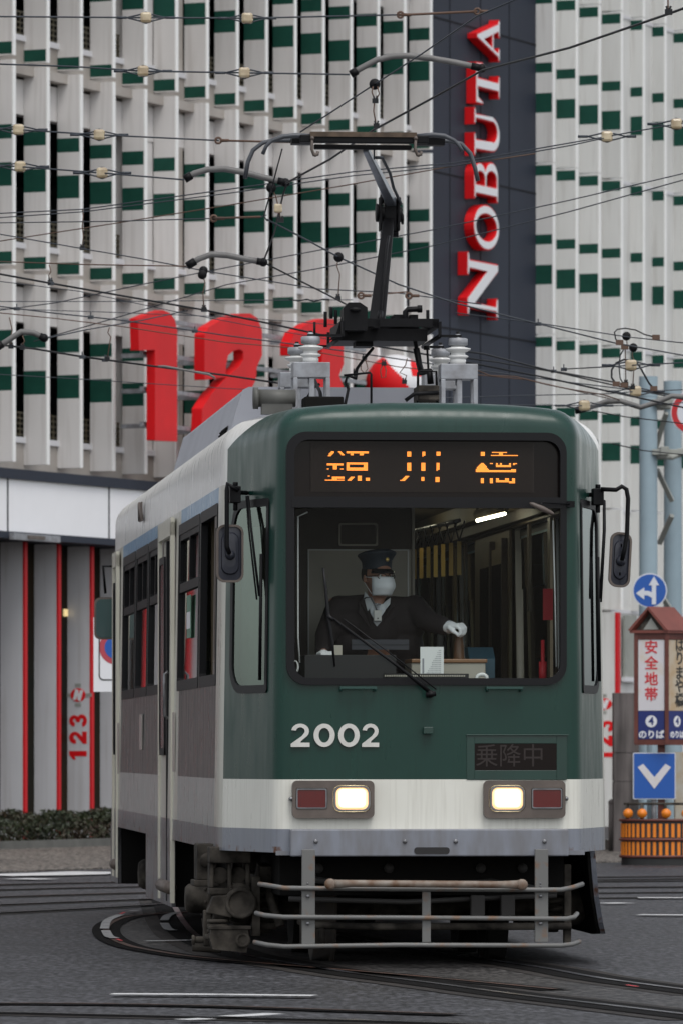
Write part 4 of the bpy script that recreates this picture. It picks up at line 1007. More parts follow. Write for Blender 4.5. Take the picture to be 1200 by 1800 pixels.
# saloon lining
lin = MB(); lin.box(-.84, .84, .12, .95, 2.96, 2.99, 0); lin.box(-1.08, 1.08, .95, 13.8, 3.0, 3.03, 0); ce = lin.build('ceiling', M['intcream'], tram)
mb = MB()
for s_ in (-1, 1):
    X0 = s_ * 1.09
    mb.box(min(X0, X0 - s_ * .04), max(X0, X0 - s_ * .04), .95, 13.8, .92, SZ0, 1)
    mb.box(min(X0, X0 - s_ * .04), max(X0, X0 - s_ * .04), .95, 13.8, SZ1 - .25 if False else SZ1, 3.0, 0)
    ys = [.95] + [q for w_ in SIDEWIN for q in w_] + [13.8]
    for i in range(0, len(ys), 2):
        mb.box(min(X0, X0 - s_ * .02), max(X0, X0 - s_ * .02), ys[i], ys[i + 1], SZ0, SZ1, 0 if i != 0 else 1)
    for (a, b) in SIDEWIN:
        mb.box(min(X0, X0 - s_ * .02), max(X0, X0 - s_ * .02), (a + b) / 2 - .04, (a + b) / 2 + .04, SZ0 + .5, SZ1, 1)
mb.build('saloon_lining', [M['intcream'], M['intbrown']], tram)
for ya in (5.35, 6.1):
    mb = MB(); mb.box(1.045, 1.068, ya - .06, ya + .66, .93, 2.66, 0); mb.box(1.040, 1.045, ya, ya + .6, 1.25, 2.55, 1); mb.box(1.030, 1.068, ya - .10, ya - .06, .93, 2.72, 2); mb.build('inner_door', [M['intcream'], M['darkglass'], M['intbrown']], tram)
mb = MB(); mb.box(.98, 1.07, 1.0, 13.2, 2.79, 2.86, 0); mb.box(.90, 1.07, 1.0, 13.2, 2.86, 2.99, 1); mb.build('cove_panel', [M['intbrown'], M['intcream']], tram)
mb = MB(); mb.box(-1.05, 1.05, 13.3, 13.34, .92, 2.0, 1); mb.box(-1.05, -.9, 13.3, 13.34, 2.0, 3.0, 0); mb.box(.9, 1.05, 13.3, 13.34, 2.0, 3.0, 0); mb.box(-.9, .9, 13.3, 13.34, 2.75, 3.0, 0); mb.build('rear_bulkhead', [M['intcream'], M['intbrown']], tram)
for (q0, q1) in ((T(838, 915, 4.2), T(886, 903, 3.2)), (Vector((.42, 5.2, 2.93)), Vector((.42, 6.2, 2.93))), (Vector((.42, 7.4, 2.93)), Vector((.42, 8.4, 2.93))), (Vector((-.3, 3.2, 2.93)), Vector((-.3, 4.2, 2.93)))):
    mb = MB(); u_ = Vector((0, 0, .03)); mb.tube([q0 + u_ * 1.3, q1 + u_ * 1.3], .032, 6); mb.tube([q0 + u_, (q0.x, q0.y, 3.0)], .01, 6); mb.tube([q1 + u_, (q1.x, q1.y, 3.0)], .01, 6); lf = mb.build('ceiling_lamp', M['intcream'], tram)
    mb = MB(); mb.tube([q0, q1], .011, 10); mb.build('light_tube', M['tube'], lf)
# hand-strap rail and straps
rx0, rx1 = T(727, 925, 6.5), T(800, 897, 2.0)
mb = MB(); P0, P1 = Vector((.50, 7.0, 2.86)), Vector((.30, 1.8, 2.86)); P0 = T(728, 922, 7.0); P1 = T(806, 893, 2.1); P0.z = 2.83; P1.z = 2.72
mb.tube([P0, P1], .014, 8); hr = mb.build('strap_rail', M['steel'], tram)
sproto = None
for i in range(7):
    t = i / 6; c = P0.lerp(P1, t)
    if sproto is None:
        r = MB(); r.tube([(-.035, 0, 0), (0, 0, -.13)], .005, 5); r.tube([(.035, 0, 0), (0, 0, -.13)], .005, 5); r.box(-.013, .013, -.006, .006, -.34, -.13, 1)
        sproto = r.build('hand_strap', [M['rubber'], M['strap']], tram); sproto.location = c
    else:
        o = sproto.copy(); C.objects.link(o); o.parent = tram; o.location = c
# door in the right side wall seen through the screen, seats
mb = MB()
for k in range(9): mb.box(-1.05, -.62, 2.2 + k * 1.2, 3.3 + k * 1.2, 1.25, 1.33); mb.box(.62, 1.05, 2.6 + k * 1.2, 3.7 + k * 1.2, 1.25, 1.33); mb.box(.97, 1.05, 2.6 + k * 1.2, 3.7 + k * 1.2, 1.33, 1.72)
mb.build('bench_seat', mat('seat_cloth', (.04, .03, .05), .9), tram)
mb = MB(); a, b = T(963, 1035, 1.0), T(967, 1090, 1.0); mb.box(a.x - .035, a.x + .025, .98, 1.0, b.z, a.z); mb.build('red_tag', M['txtred'], tram)
mb = MB(); a = T(953, 1150, .7); mb.cyl((a.x, a.y, 1.55), (a.x, a.y, 1.95), .012, n=8); mb.cyl((a.x, a.y, 1.68), (a.x, a.y, 1.82), .024, n=10, mi=0); mb.build('signal_flag', M['txtred'], tram)
# driver's desk
mb = MB(); a, b = T(531, 1152, .32), T(690, 1152, .32); mb.box(a.x, b.x, .12, .62, .95, a.z, 0); mb.box(a.x + .03, a.x + .11, .3, .36, a.z, a.z + .004, 1)
dk = mb.build('driver_console', M['intdark'], tram, bevel=.008)
mb = MB(); a = T(592, 1143, .35); mb.box(a.x - .025, a.x + .03, .34, .40, a.z - .035, a.z + .03); mb.build('console_switch', M['intwall'], dk)
mb = MB(); a = T(720, 1162, .5); b = T(850, 1162, .5); mb.box(a.x, b.x, .42, .95, 1.2, a.z - .012, 0); mb.box(a.x, b.x + .01, .41, .96, a.z - .012, a.z + .012, 1); mb.build('control_desk', [M['intwall'], M['copper']], tram, bevel=.006)
mb = MB(); c = T(806, 1130, .62); mb.lathe([(.075, -.13), (.065, -.115), (.035, -.09), (.030, -.02), (.028, .0), (.022, .03), (.028, .045), (.018, .06)], (c.x, c.y, c.z), 'z', 16)
mb.tube([(c.x, c.y, c.z + .05), T(806, 1118, .5)], .014, 8); mb.build('controller_lever', mat('lever_brown', (.14, .07, .035), .4), tram)
mb = MB(); a, b = T(824, 1143, .8), T(869, 1195, .8); mb.box(a.x, b.x, .8, 1.1, b.z - .15, a.z - .05, 0); mb.poly([[(.8, a.z - .05), (1.1, a.z - .05), (1.1, a.z + .02), (.92, a.z + .02)]], lambda u, v, w_: (w_, u, v), a.x, b.x, 0); mb.box(a.x + .01, a.x + .05, .795, .80, a.z - .09, a.z - .06, 1); mb.build('fare_box', [M['fare'], M['white']], tram, bevel=.004)
mb = MB(); a, b = T(738, 1137, .2), T(779, 1187, .2); mb.box(a.x, b.x, .2, .204, b.z, a.z, 0); mb.box(a.x + .012, a.x + .022, .198, .2, b.z + .012, b.z + .10, 1)
for i in range(12):
    for j in range(12):
        if i < j * .8 + 1: continue
        x = a.x + .03 + i * .008; z = b.z + .012 + j * .011 * 1.1; mb.box(x, x + .004, .1985, .2, z, z + .005, 1)
mb.build('timetable_card', [M['white'], mat('card_print', (.25, .25, .27), .7)], tram)
mb = MB(); a, b = T(672, 1184, .12), T(823, 1197, .12); mb.box(a.x, b.x, .12, .17, b.z - .02, a.z, 0)
for i in range(46): x = a.x + .012 + i * (b.x - a.x - .03) / 46; mb.box(x, x + .006, .116, .12, a.z - .018, a.z - .008, 1)
mb.build('dash_vent', [M['intdark'], M['intwall']], tram)
mb = MB(); c = T(846, 1192, .25); mb.tube([(c.x + .03 * math.cos(q * PI / 8), c.y, c.z + .022 * math.sin(q * PI / 8)) for q in range(16)], .012, 8, closed=True); mb.build('tape_roll', M['white'], tram)
mb = MB(); c = T(519, 1172, .15)
for k in range(4): mb.tube([(c.x + (.014 + .003 * k) * math.cos(q * PI / 8), c.y + .006 * k, c.z + .035 * math.sin(q * PI / 8)) for q in range(16)], .003, 5, closed=True)
mb.build('cord_coil', M['white'], tram)

# ================================================================== THE DRIVER
def remesh(mb, name, m, parent, vox=.008, smooth=4, fac=.5):
    o = mb.build(name, m, parent); r = o.modifiers.new('r', 'REMESH'); r.mode = 'VOXEL'; r.voxel_size = vox; r.use_smooth_shade = True
    s_ = o.modifiers.new('s', 'SMOOTH'); s_.iterations = smooth; s_.factor = fac
    return bake(o)
HC = T(662, 1015, .85)       # head centre
drv = empty('person', tram.matrix_world @ Vector((0, 0, 0)), 0, 'tram driver in dark suit, peaked cap, white mask and white gloves behind the windscreen', 'person')
drv.location = TO; drv.rotation_euler = (0, 0, TH)
def cap(mb, a, b, ra, rb, n=14):
    a, b = Vector(a), Vector(b); k = 5
    pts = [a]; mb.tube([a.lerp(b, i / k) for i in range(k + 1)], [ra + (rb - ra) * i / k for i in range(k + 1)], n); mb.ball(a, ra, 8); mb.ball(b, rb, 8)
def J(px, py, y): return T(px, py, y)
shR, shL = J(590, 1066, .90), J(728, 1068, .88)      # photo-left shoulder, photo-right shoulder
elL, wrL, hdL = J(762, 1096, .74), J(785, 1103, .58), J(799, 1101, .52)
elL = J(752, 1092, .72)
elR, wrR, hdR = J(572, 1118, .80), J(568, 1146, .60), J(571, 1150, .52)
chest = J(662, 1105, .88); pel = J(660, 1235, .98); neck = J(664, 1052, .89)
yaw = R(24)                                          # the head is turned to the photo's right
def hd(u, v, w_):   # u right of face, v up, w forward (towards the windscreen)
    return (HC.x + u * math.cos(yaw) + w_ * math.sin(yaw), HC.y + u * math.sin(yaw) - w_ * math.cos(yaw), HC.z + v)
b_ = MB()
hb = MB(); hb.ball((0, 0, 0), (.076, .118, .098), 14)
b_.add([hd(x, z + .02, -y + .005) for x, y, z in hb.v], hb.f, 0, True)
jb = MB(); jb.ball((0, 0, 0), (.058, .07, .075), 12); b_.add([hd(x, z - .045, -y + .035) for x, y, z in jb.v], jb.f, 0, True)
cap(b_, hd(0, .0, .112), hd(0, -.03, .128), .010, .014)                       # nose
for s_ in (-1, 1):
    eb = MB(); eb.ball((0, 0, 0), (.010, .018, .030), 8); b_.add([hd(x + s_ * .078, z - .01, -y - .01) for x, y, z in eb.v], eb.f, 0, True)   # ears
    cap(b_, hd(s_ * .03, .028, .100), hd(s_ * .045, .026, .094), .010, .009)    # brow
cap(b_, hd(-.02, -.062, .098), hd(.02, -.062, .098), .009, .009)              # lips
cap(b_, hd(0, -.05, -.01), neck + Vector((0, 0, -.06)), .052, .062)
cap(b_, shR, shL, .06, .06); cap(b_, chest, pel, .13, .13); cap(b_, neck + Vector((0, 0, -.05)), chest, .08, .13)
cap(b_, shR, elR, .05, .042); cap(b_, elR, wrR, .04, .03); cap(b_, shL, elL, .05, .042); cap(b_, elL, wrL, .04, .028); cap(b_, wrL, hdL, .028, .02); cap(b_, wrR, hdR, .028, .02)
hipR, hipL = pel + Vector((-.1, 0, 0)), pel + Vector((.1, 0, 0))
for h_ in (hipR, hipL):
    kn = h_ + Vector((0, -.42, .03)); kn.y = max(kn.y, .50); cap(b_, h_, kn, .085, .065); cap(b_, kn, (kn.x, kn.y + .02, .98), .06, .045)
remesh(b_, 'body', M['skin'], drv, .009, 3)
for s_ in (-1, 1):
    eb = MB(); eb.ball(hd(s_ * .031, .008, .101), .011, 8); eb.build('eye', M['white'], drv); ib = MB(); ib.ball(hd(s_ * .031, .008, .109), .0055, 6); ib.build('iris', M['hair'], drv)
j_ = MB()
cap(j_, shR + Vector((.02, 0, -.01)), shL + Vector((-.02, 0, -.01)), .078, .078); cap(j_, neck + Vector((0, .03, -.10)), chest, .12, .155)
cap(j_, J(608, 1095, .9), J(716, 1095, .9), .12, .12); cap(j_, J(622, 1180, .93), J(704, 1180, .93), .125, .125); cap(j_, J(615, 1135, .91), J(710, 1135, .91), .12, .12)
cap(j_, shR + Vector((.01, 0, -.02)), elR, .078, .066); cap(j_, elR, wrR + Vector((0, .02, 0)), .064, .05); cap(j_, shL, elL, .078, .066); cap(j_, elL, J(781, 1101, .60), .066, .056)
cap(j_, J(640, 1057, .92), shR, .045, .06); cap(j_, J(690, 1060, .92), shL, .045, .06)
cap(j_, pel, pel + Vector((0, 0, -.05)), .17, .17)
remesh(j_, 'jacket', M['suit'], drv, .010, 6)
# trousers
t_ = MB()
for h_ in (hipR, hipL):
    kn = h_ + Vector((0, -.42, .03)); kn.y = max(kn.y, .50); cap(t_, h_, kn, .10, .08); cap(t_, kn, (kn.x, kn.y + .02, 1.02), .075, .06)
remesh(t_, 'trousers', M['suit'], drv, .014, 3)
t_ = MB()
for h_ in (hipR, hipL): t_.ball((h_.x, .50, .95), (.05, .13, .035), 8)
t_.build('shoes', M['capvisor'], drv)
# shirt front (a V between the lapels), collar, tie, lapels
def fr(px, py, y): return T(px, py, y)
sh = MB(); V_ = [fr(646, 1050, .79), fr(655, 1061, .755), fr(664, 1064, .745), fr(674, 1061, .755), fr(683, 1054, .79), fr(676, 1074, .745), fr(661, 1097, .735), fr(651, 1078, .745)]
sh.add(V_ + [v + Vector((0, .05, 0)) for v in V_], [list(range(8))] + [(i, (i + 1) % 8, 8 + (i + 1) % 8, 8 + i) for i in range(8)])
for pts in ([(641, 1040, .83), (649, 1050, .77), (655, 1060, .748), (646, 1074, .748), (639, 1052, .80)], [(686, 1050, .82), (674, 1060, .752), (675, 1074, .75), (685, 1062, .78)]):
    q = [fr(*p) for p in pts]; n = len(q); sh.add(q + [v + Vector((0, .02, 0)) for v in q], [list(range(n)), list(range(n, 2 * n))[::-1]] + [(i, (i + 1) % n, n + (i + 1) % n, n + i) for i in range(n)])
sh.build('shirt', M['shirt'], drv)
t_ = MB(); q = [fr(657, 1060, .738), fr(669, 1061, .738), fr(666, 1070, .73), (fr(670, 1092, .722)), fr(662, 1101, .72), fr(655, 1092, .722), fr(660, 1070, .73)]
t_.add(q + [v + Vector((0, .02, 0)) for v in q], [list(range(7))] + [(i, (i + 1) % 7, 7 + (i + 1) % 7, 7 + i) for i in range(7)])
t_.build('necktie', mat('tie_grey', (.10, .10, .11), .5, col2=(.40, .40, .42), scale=30, stretch=(1, 1, 2), thr=(.48, .52)), drv)
for pts in ([(640, 1052, .79), (646, 1078, .745), (660, 1104, .728), (652, 1106, .73), (630, 1078, .76), (632, 1058, .79)], [(690, 1058, .79), (680, 1078, .745), (664, 1104, .728), (670, 1106, .73), (698, 1080, .765), (698, 1062, .79)]):
    q = [fr(*p) for p in pts]; n = len(q); l_ = MB(); l_.add(q + [v + Vector((0, .03, 0)) for v in q], [list(range(n))] + [(i, (i + 1) % n, n + (i + 1) % n, n + i) for i in range(n)]); l_.build('lapel', M['suit'], drv)
mb = MB(); a = fr(663, 1083, .70); mb.box(a.x - .022, a.x + .022, a.y - .02, a.y + .02, a.z - .028, a.z + .035); mb.box(a.x - .004, a.x + .004, a.y - .022, a.y - .02, a.z - .018, a.z - .010, 1); mc = mb.build('microphone', [M['numwhite'], M['txtblk']], drv, bevel=.003)
mb = MB(); mb.tube([fr(638, 1054, .76), fr(643, 1050, .735), fr(652, 1050, .72), fr(659, 1064, .71), fr(663, 1076, .70)], .0045, 6); mb.build('microphone_neck', M['steel'], drv)
# hair, cap, glasses, mask
h_ = MB(); hh = MB(); hh.ball((0, 0, 0), (.082, .118, .10), 14)
vs = [hd(x, z + .022, -y - .008) for x, y, z in hh.v]
fs = [f for f in hh.f if all(-hh.v[i][1] < .045 or hh.v[i][2] > .05 for i in f) and all(hh.v[i][2] > -.05 for i in f)]
h_.add(vs, fs, 0, True); h_.build('hair', M['hair'], drv)
c_ = MB()
def ring(rx, ry, v, w0, tilt=0, n=28): return [hd(rx * math.sin(2 * PI * k / n), v + tilt * math.cos(2 * PI * k / n), ry * math.cos(2 * PI * k / n) + w0) for k in range(n)]
prof = [(.083, .105, .050, .0, -.006), (.084, .107, .075, .0, 0), (.086, .11, .098, .0, .006), (.106, .13, .128, .0, .012), (.112, .138, .138, 0, .014), (.108, .134, .146, 0, .014), (.08, .10, .158, 0, .012), (.04, .05, .162, 0, .008), (.002, .002, .163, 0, .004)]
vs = []
for p in prof: vs += ring(*p[:3], p[3], p[4])
n = 28; fs = [(i * n + k, i * n + (k + 1) % n, (i + 1) * n + (k + 1) % n, (i + 1) * n + k) for i in range(len(prof) - 1) for k in range(n)]
c_.add(vs, fs, 0, True); cp = c_.build('peaked_cap', M['cap'], drv)
v_ = MB(); m = 12; inner = [hd(.082 * math.sin(a), .055 - .004 * abs(math.sin(a)), .105 * math.cos(a)) for a in [(-.95 + 1.9 * k / m) for k in range(m + 1)]]; outer = [hd(.098 * math.sin(a) * 1.0, .028 - .0 * abs(a), .105 * math.cos(a) + .055 * math.cos(a * 1.5)) for a in [(-.95 + 1.9 * k / m) for k in range(m + 1)]]
v_.add(inner + outer + [tuple(Vector(p) + Vector((0, 0, -.006))) for p in inner + outer], [(k, k + 1, m + 2 + k, m + 1 + k) for k in range(m)] + [(2 * m + 2 + k, 2 * m + 3 + k, 3 * m + 4 + k, 3 * m + 3 + k) for k in range(m)] + [(m + 1 + k, m + 2 + k, 3 * m + 4 + k, 3 * m + 3 + k) for k in range(m)], 0, True); v_.build('visor', M['capvisor'], cp)
bd_ = MB(); bd_.ball(hd(.0, .105, .128), (.012, .006, .014), 8); bd_.build('badge', M['brass'], cp)
g_ = MB()
for s_ in (-1, 1):
    g_.tube([hd(s_ * .034 + .026 * math.cos(k * PI / 8), .004 + .017 * math.sin(k * PI / 8), .122 - .25 * (.034 * s_ * s_ + .026 * math.cos(k * PI / 8) * s_ - .03) ) for k in range(16)], .0028, 5, closed=True)
    g_.tube([hd(s_ * .060, .008, .112), hd(s_ * .080, .006, .02)], .0025, 5)
g_.tube([hd(-.009, .006, .125), hd(.009, .006, .125)], .0025, 5); g_.build('glasses', M['capvisor'], drv)
m_ = MB(); gridU, gridV = 12, 10; vs = []
for j in range(gridV + 1):
    for i in range(gridU + 1):
        u = -1 + 2 * i / gridU; v = -1 + 2 * j / gridV
        ang = u * 1.05; rr = .088 + .010 * (1 - v * v); x = rr * .95 * math.sin(ang) * (1 - .12 * max(0, -v)); wf_ = (rr + .045) * math.cos(ang) + .000 + .016 * (1 - v * v) * math.cos(ang) - .012 * max(0, -v)
        vs.append(hd(x, -.055 + .056 * v + .003 * math.sin(v * 9), wf_))
fs = [(j * (gridU + 1) + i, j * (gridU + 1) + i + 1, (j + 1) * (gridU + 1) + i + 1, (j + 1) * (gridU + 1) + i) for j in range(gridV) for i in range(gridU)]
m_.add(vs, fs, 0, True)
for s_ in (-1, 1):
    m_.tube([hd(s_ * .073, -.004, .075), hd(s_ * .082, .002, -.005)], .002, 4); m_.tube([hd(s_ * .070, -.10, .055), hd(s_ * .082, -.03, -.01)], .002, 4)
o = m_.build('face_mask', M['mask'], drv); sd = o.modifiers.new('s', 'SOLIDIFY'); sd.thickness = .002
# gloved hands
def glove(c, fwd, curl_dir, side, thumb, name):
    """c: back of the palm centre; fwd: knuckle direction; curl_dir: where the fingers bend to; side: across the knuckles"""
    g = MB(); c = Vector(c); fwd = Vector(fwd).normalized(); cd = Vector(curl_dir).normalized(); sdv = Vector(side).normalized()
    wrist = c - fwd * .055
    cap(g, wrist, c - fwd * .02, .030, .032)
    for k, off in enumerate((-.030, -.010, .010, .030)):
        cap(g, c - fwd * .03 + sdv * off * .8, c + fwd * .030 + sdv * off, .020, .016)
    for k, (off, L_) in enumerate(((-.032, .92), (-.011, 1.0), (.011, .96), (.032, .78))):
        kn_ = c + fwd * .034 + sdv * off; p1 = kn_ + (fwd * .022 + cd * .026) * L_; p2 = p1 + (cd * .028 - fwd * .004) * L_; p3 = p2 + (cd * .010 - fwd * .018) * L_
        cap(g, kn_, p1, .0135, .0115, 8); cap(g, p1, p2, .0115, .0105, 8); cap(g, p2, p3, .0105, .009, 8)
    tb = c - fwd * .02 + sdv * thumb * .034; t1 = tb + fwd * .03 + cd * .028 + sdv * thumb * .010; t2 = t1 + fwd * .018 + cd * .020 - sdv * thumb * .012
    cap(g, tb, t1, .017, .014, 8); cap(g, t1, t2, .0135, .011, 8)
    return remesh(g, name, M['glove'], drv, .0042, 2, .4)
glove(hdL, (.55, -.45, .10), (.12, -.05, -1), (.55, .75, .1), -1, 'glove')
glove(hdR + Vector((0, 0, .0)), (.25, -.9, .1), (.1, -.3, -1), (.95, .25, 0), 1, 'glove')
mb = MB()
for a, b, r_ in ((J(781, 1102, .62), wrL.lerp(hdL, .35), .040),): mb.tube([a, b], [r_ * 1.0, r_ * .98], 16, caps=True)
mb.build('shirt_cuff', M['shirt'], drv)
# belt/strap and seat back behind the driver
mb = MB(); a, b = T(618, 1124, .66), T(718, 1142, .66); mb.box(a.x, b.x, .655, .665, b.z, a.z, 0); mb.box(a.x, b.x, .652, .655, b.z + .008 + (a.z - b.z) * .3, b.z + .012 + (a.z - b.z) * .3, 1); mb.build('document_tray', [mat('tray_grey', (.05, .05, .06), .5), M['intdark']], tram)

# ================================================================== UNDERFRAME
mb = MB(); mb.box(-.85, .85, .35, 13.5, .42, .69, 0); mb.box(-.6, .6, 4.6, 8.6, .20, .44, 0); mb.box(-1.1, 1.1, 1.0, 13.7, .66, .70, 0); mb.box(-.86, .88, .05, 1.0, .66, .70, 0)
mb.box(-.95, -.6, 4.7, 8.0, .25, .45); mb.build('underframe', M['underdark'], tram)  # near-black boxes added so the shade under the floor is painted in
mb = MB()
for x in (-.62, -.2, .35, .6): mb.cyl((x, .33, .58), (x, .36, .58), .03, n=10)
mb.tube([(-.7, .28, .52), (-.2, .24, .46), (.4, .26, .5), (.8, .3, .44)], .02, 8); mb.tube([(-.8, .3, .40), (-.1, .3, .38), (.8, .3, .42)], .016, 8)
mb.box(.28, .36, .22, .3, .30, .42); mb.box(.46, .54, .22, .3, .30, .42)
mb.build('brake_pipe', mat('pipe_dark', (.03, .028, .026), .7), tram)
def bogie(yc, name):
    # frame, per side: side beam, axle boxes, springs; wheels, axle
    fmb = MB()
    for s_ in (-1, 1):
        X = s_ * .80
        fmb.box(min(X, X + s_ * .12), max(X, X + s_ * .12), yc - .62, yc + .62, .40, .52)
        fmb.box(min(X, X + s_ * .14), max(X, X + s_ * .14), yc - .30, yc + .30, .20, .42)
        for e in (-1, 1):
            fmb.poly([[(yc + e * .62, .52), (yc + e * .62, .38), (yc + e * 1.02, .44), (yc + e * 1.06, .58), (yc + e * .8, .60)]], lambda u, v, w_: (w_, u, v), X, X + s_ * .12)
        for k in (-.22, .0, .22): fmb.box(min(X + s_ * .14, X + s_ * .17), max(X + s_ * .14, X + s_ * .17), yc + k - .015, yc + k + .015, .22, .52)
    fmb.box(-.8, .8, yc - .14, yc + .14, .34, .50); fmb.box(-.8, .8, yc - .98, yc - .90, .42, .52); fmb.box(-.8, .8, yc + .90, yc + .98, .42, .52)
    fmb.tube([(-.86, yc - .98, .47), (-.86, yc - 1.10, .38), (-.80, yc - 1.14, .22)], .03, 8)
    b = fmb.build(name, M['dustmetal'], tram, bevel=.012)
    for e in (-1, 1):
        ya = yc + e * .78
        ax = MB(); ax.cyl((-.95, ya, .33), (.95, ya, .33), .06, n=14); ax.build('axle', M['dustmetal'], b)
        for s_ in (-1, 1):
            w_ = MB(); w_.lathe([(.05, -.05), (.20, -.035), (.26, -.05), (.325, -.055), (.325, .045), (.352, .05), (.352, .075), (.26, .075), (.20, .03), (.05, .05)], (s_ * .5335, ya, .325), 'x', 40)
            if s_ > 0: w_.v = [(2 * .5335 - x, y, z) for x, y, z in w_.v]
            w_.build('wheel', [mat('wheel_dust', (.10, .075, .05), .75, col2=(.03, .028, .028), scale=3)] if e < 0 and s_ < 0 else [M['underdark']], b)
            X = s_ * .80; a = MB()
            a.box(min(X, X + s_ * .16), max(X, X + s_ * .16), ya - .13, ya + .13, .20, .45); a.lathe([(.12, 0), (.125, s_ * .03), (.115, s_ * .09), (.09, s_ * .125), (.03, s_ * .13)], (X + s_ * .16, ya, .33), 'x', 20)
            for q in range(6): an = q * PI / 3 + .3; a.lathe([(.014, 0), (.014, s_ * .035)], (X + s_ * .23, ya + .10 * math.cos(an), .33 + .10 * math.sin(an)), 'x', 6)
            a.cyl((X + s_ * .08, ya - e * .0, .17), (X + s_ * .08, ya, .22), .05, n=10)
            a.build('axle_box', M['dustmetal'], b, bevel=.012)
            for h_ in (-.17, .17):
                sp = MB()
                sp.tube([(X + s_ * .08 + .055 * math.cos(t), ya + h_ + .055 * math.sin(t), .23 + .20 * t / (2 * PI * 4)) for t in [2 * PI * 4 * i / 64 for i in range(65)]], .014, 6)
                sp.cyl((X + s_ * .08, ya + h_, .20), (X + s_ * .08, ya + h_, .235), .075, n=14); sp.cyl((X + s_ * .08, ya + h_, .43), (X + s_ * .08, ya + h_, .47), .08, n=14)
                sp.build('spring', M['dustmetal'], b)
    # rubber block spring box above the frame
    for s_ in (-1, 1):
        q = MB(); X = s_ * .86
        for k in (.0, .42):
            q.box(X - .10, X + .10, yc + k - .16, yc + k + .16, .54, .66); q.lathe([(.10, 0), (.07, s_ * .02), (.07, s_ * .05), (.11, s_ * .06)], (X + s_ * .1, yc + k, .60), 'x', 14)
        q.build('bolster_box', M['dustmetal'], b, bevel=.01)
    return b
bogie(2.05, 'bogie'); bogie(10.6, 'bogie')
# cast side pieces near the front-left corner (brake gear): every casting is its own part
def casting(name, fill):
    mb = MB(); fill(mb); return mb.build(name, M['dustmetal'], tram, bevel=.008)
c1 = T(398, 1535, .92)
def f_(mb):
    mb.box(c1.x - .10, c1.x + .15, .92, 1.15, c1.z + .06, c1.z + .16); mb.box(c1.x - .10, c1.x + .15, .92, 1.15, c1.z - .13, c1.z - .09)
    for k in (-.10, .01, .12): mb.box(c1.x + k, c1.x + k + .025, .93, 1.12, c1.z - .09, c1.z + .06)
    for k in (-.045, .065): mb.lathe([(.055, .0), (.04, .04), (.052, .09)], (c1.x + k + .01, .98, c1.z - .015), 'y', 14)
casting('rubber_spring_block', f_)
c2 = T(366, 1512, 1.35)
casting('bracket_casting', lambda mb: (mb.box(c2.x - .07, c2.x + .05, 1.3, 1.6, c2.z - .12, c2.z + .10), mb.box(c2.x - .09, c2.x + .07, 1.28, 1.62, c2.z - .16, c2.z - .12), mb.lathe([(.045, 0), (.045, -.02), (.02, -.025)], (c2.x - .01, 1.30, c2.z), 'y', 12)))
c3 = T(345, 1580, 1.8)
def f_(mb):
    mb.lathe([(.02, -.060), (.070, -.056), (.088, -.035), (.095, .0), (.095, .07), (.118, .075), (.118, .11)], (c3.x + .0, 1.98, c3.z), 'x', 28)
    mb.box(c3.x + .11, c3.x + .20, 1.86, 2.1, c3.z - .14, c3.z + .15)
    for k in range(8): an = k * PI / 4 + .2; mb.lathe([(.012, .0), (.012, -.02)], (c3.x + .075, 1.98 + .106 * math.cos(an), c3.z + .106 * math.sin(an)), 'x', 6)
    mb.cyl((c3.x + .06, 1.9, c3.z - .12), (c3.x + .08, 1.88, c3.z - .30), .022, .018, 8); mb.cyl((c3.x - .02, 1.86, c3.z - .30), (c3.x + .16, 1.86, c3.z - .31), .028, n=8)
casting('end_axle_cover', f_)
c4 = T(424, 1588, .82)
def f_(mb):
    mb.lathe([(.02, -.02), (.07, -.018), (.075, -.03), (.092, -.025), (.095, .0), (.095, .10), (.12, .11), (.12, .16)], (c4.x, .84, c4.z), 'y', 26)
    for k in range(6): an = k * PI / 3; mb.lathe([(.011, .0), (.011, -.02)], (c4.x + .108 * math.cos(an), .945, c4.z + .108 * math.sin(an)), 'y', 6)
    mb.box(c4.x + .07, c4.x + .12, .86, .98, c4.z - .20, c4.z + .16)
casting('front_axle_cover', f_)
c5 = T(390, 1590, .86)
def f_(mb):
    mb.add([(c5.x - .09, .84, c5.z - .05), (c5.x + .06, .84, c5.z - .08), (c5.x + .06, .84, c5.z + .06), (c5.x - .05, .84, c5.z + .05), (c5.x - .09, 1.0, c5.z - .05), (c5.x + .06, 1.0, c5.z - .08), (c5.x + .06, 1.0, c5.z + .06), (c5.x - .05, 1.0, c5.z + .05)], [(0, 1, 2, 3), (4, 7, 6, 5), (0, 4, 5, 1), (1, 5, 6, 2), (2, 6, 7, 3), (3, 7, 4, 0)])
    for k in range(3): mb.tube([(c5.x - .02 + .055 * math.cos(q * PI / 6), .9 + .055 * math.sin(q * PI / 6), c5.z - .10 - .03 * k) for q in range(12)], .014, 6, closed=True)
    mb.cyl((c5.x - .02, .9, c5.z - .21), (c5.x - .02, .9, c5.z - .18), .08, n=16)
casting('coil_seat', f_)
c6 = T(406, 1648, .80)
def f_(mb):
    mb.poly([[(c6.x - .11, c6.z - .07), (c6.x + .09, c6.z - .09), (c6.x + .11, c6.z - .02), (c6.x + .10, c6.z + .05), (c6.x - .12, c6.z + .05), (c6.x - .13, c6.z + .0)]], lambda u, v, w_: (u, w_, v), .76, .95)
    mb.box(c6.x - .13, c6.x + .12, .75, .96, c6.z + .05, c6.z + .07); mb.lathe([(.045, .0), (.045, -.015), (.03, -.018), (.03, -.01)], (c6.x + .07, .76, c6.z - .015), 'y', 14)
casting('lower_spring_box', f_)
c7 = T(352, 1652, 1.0)
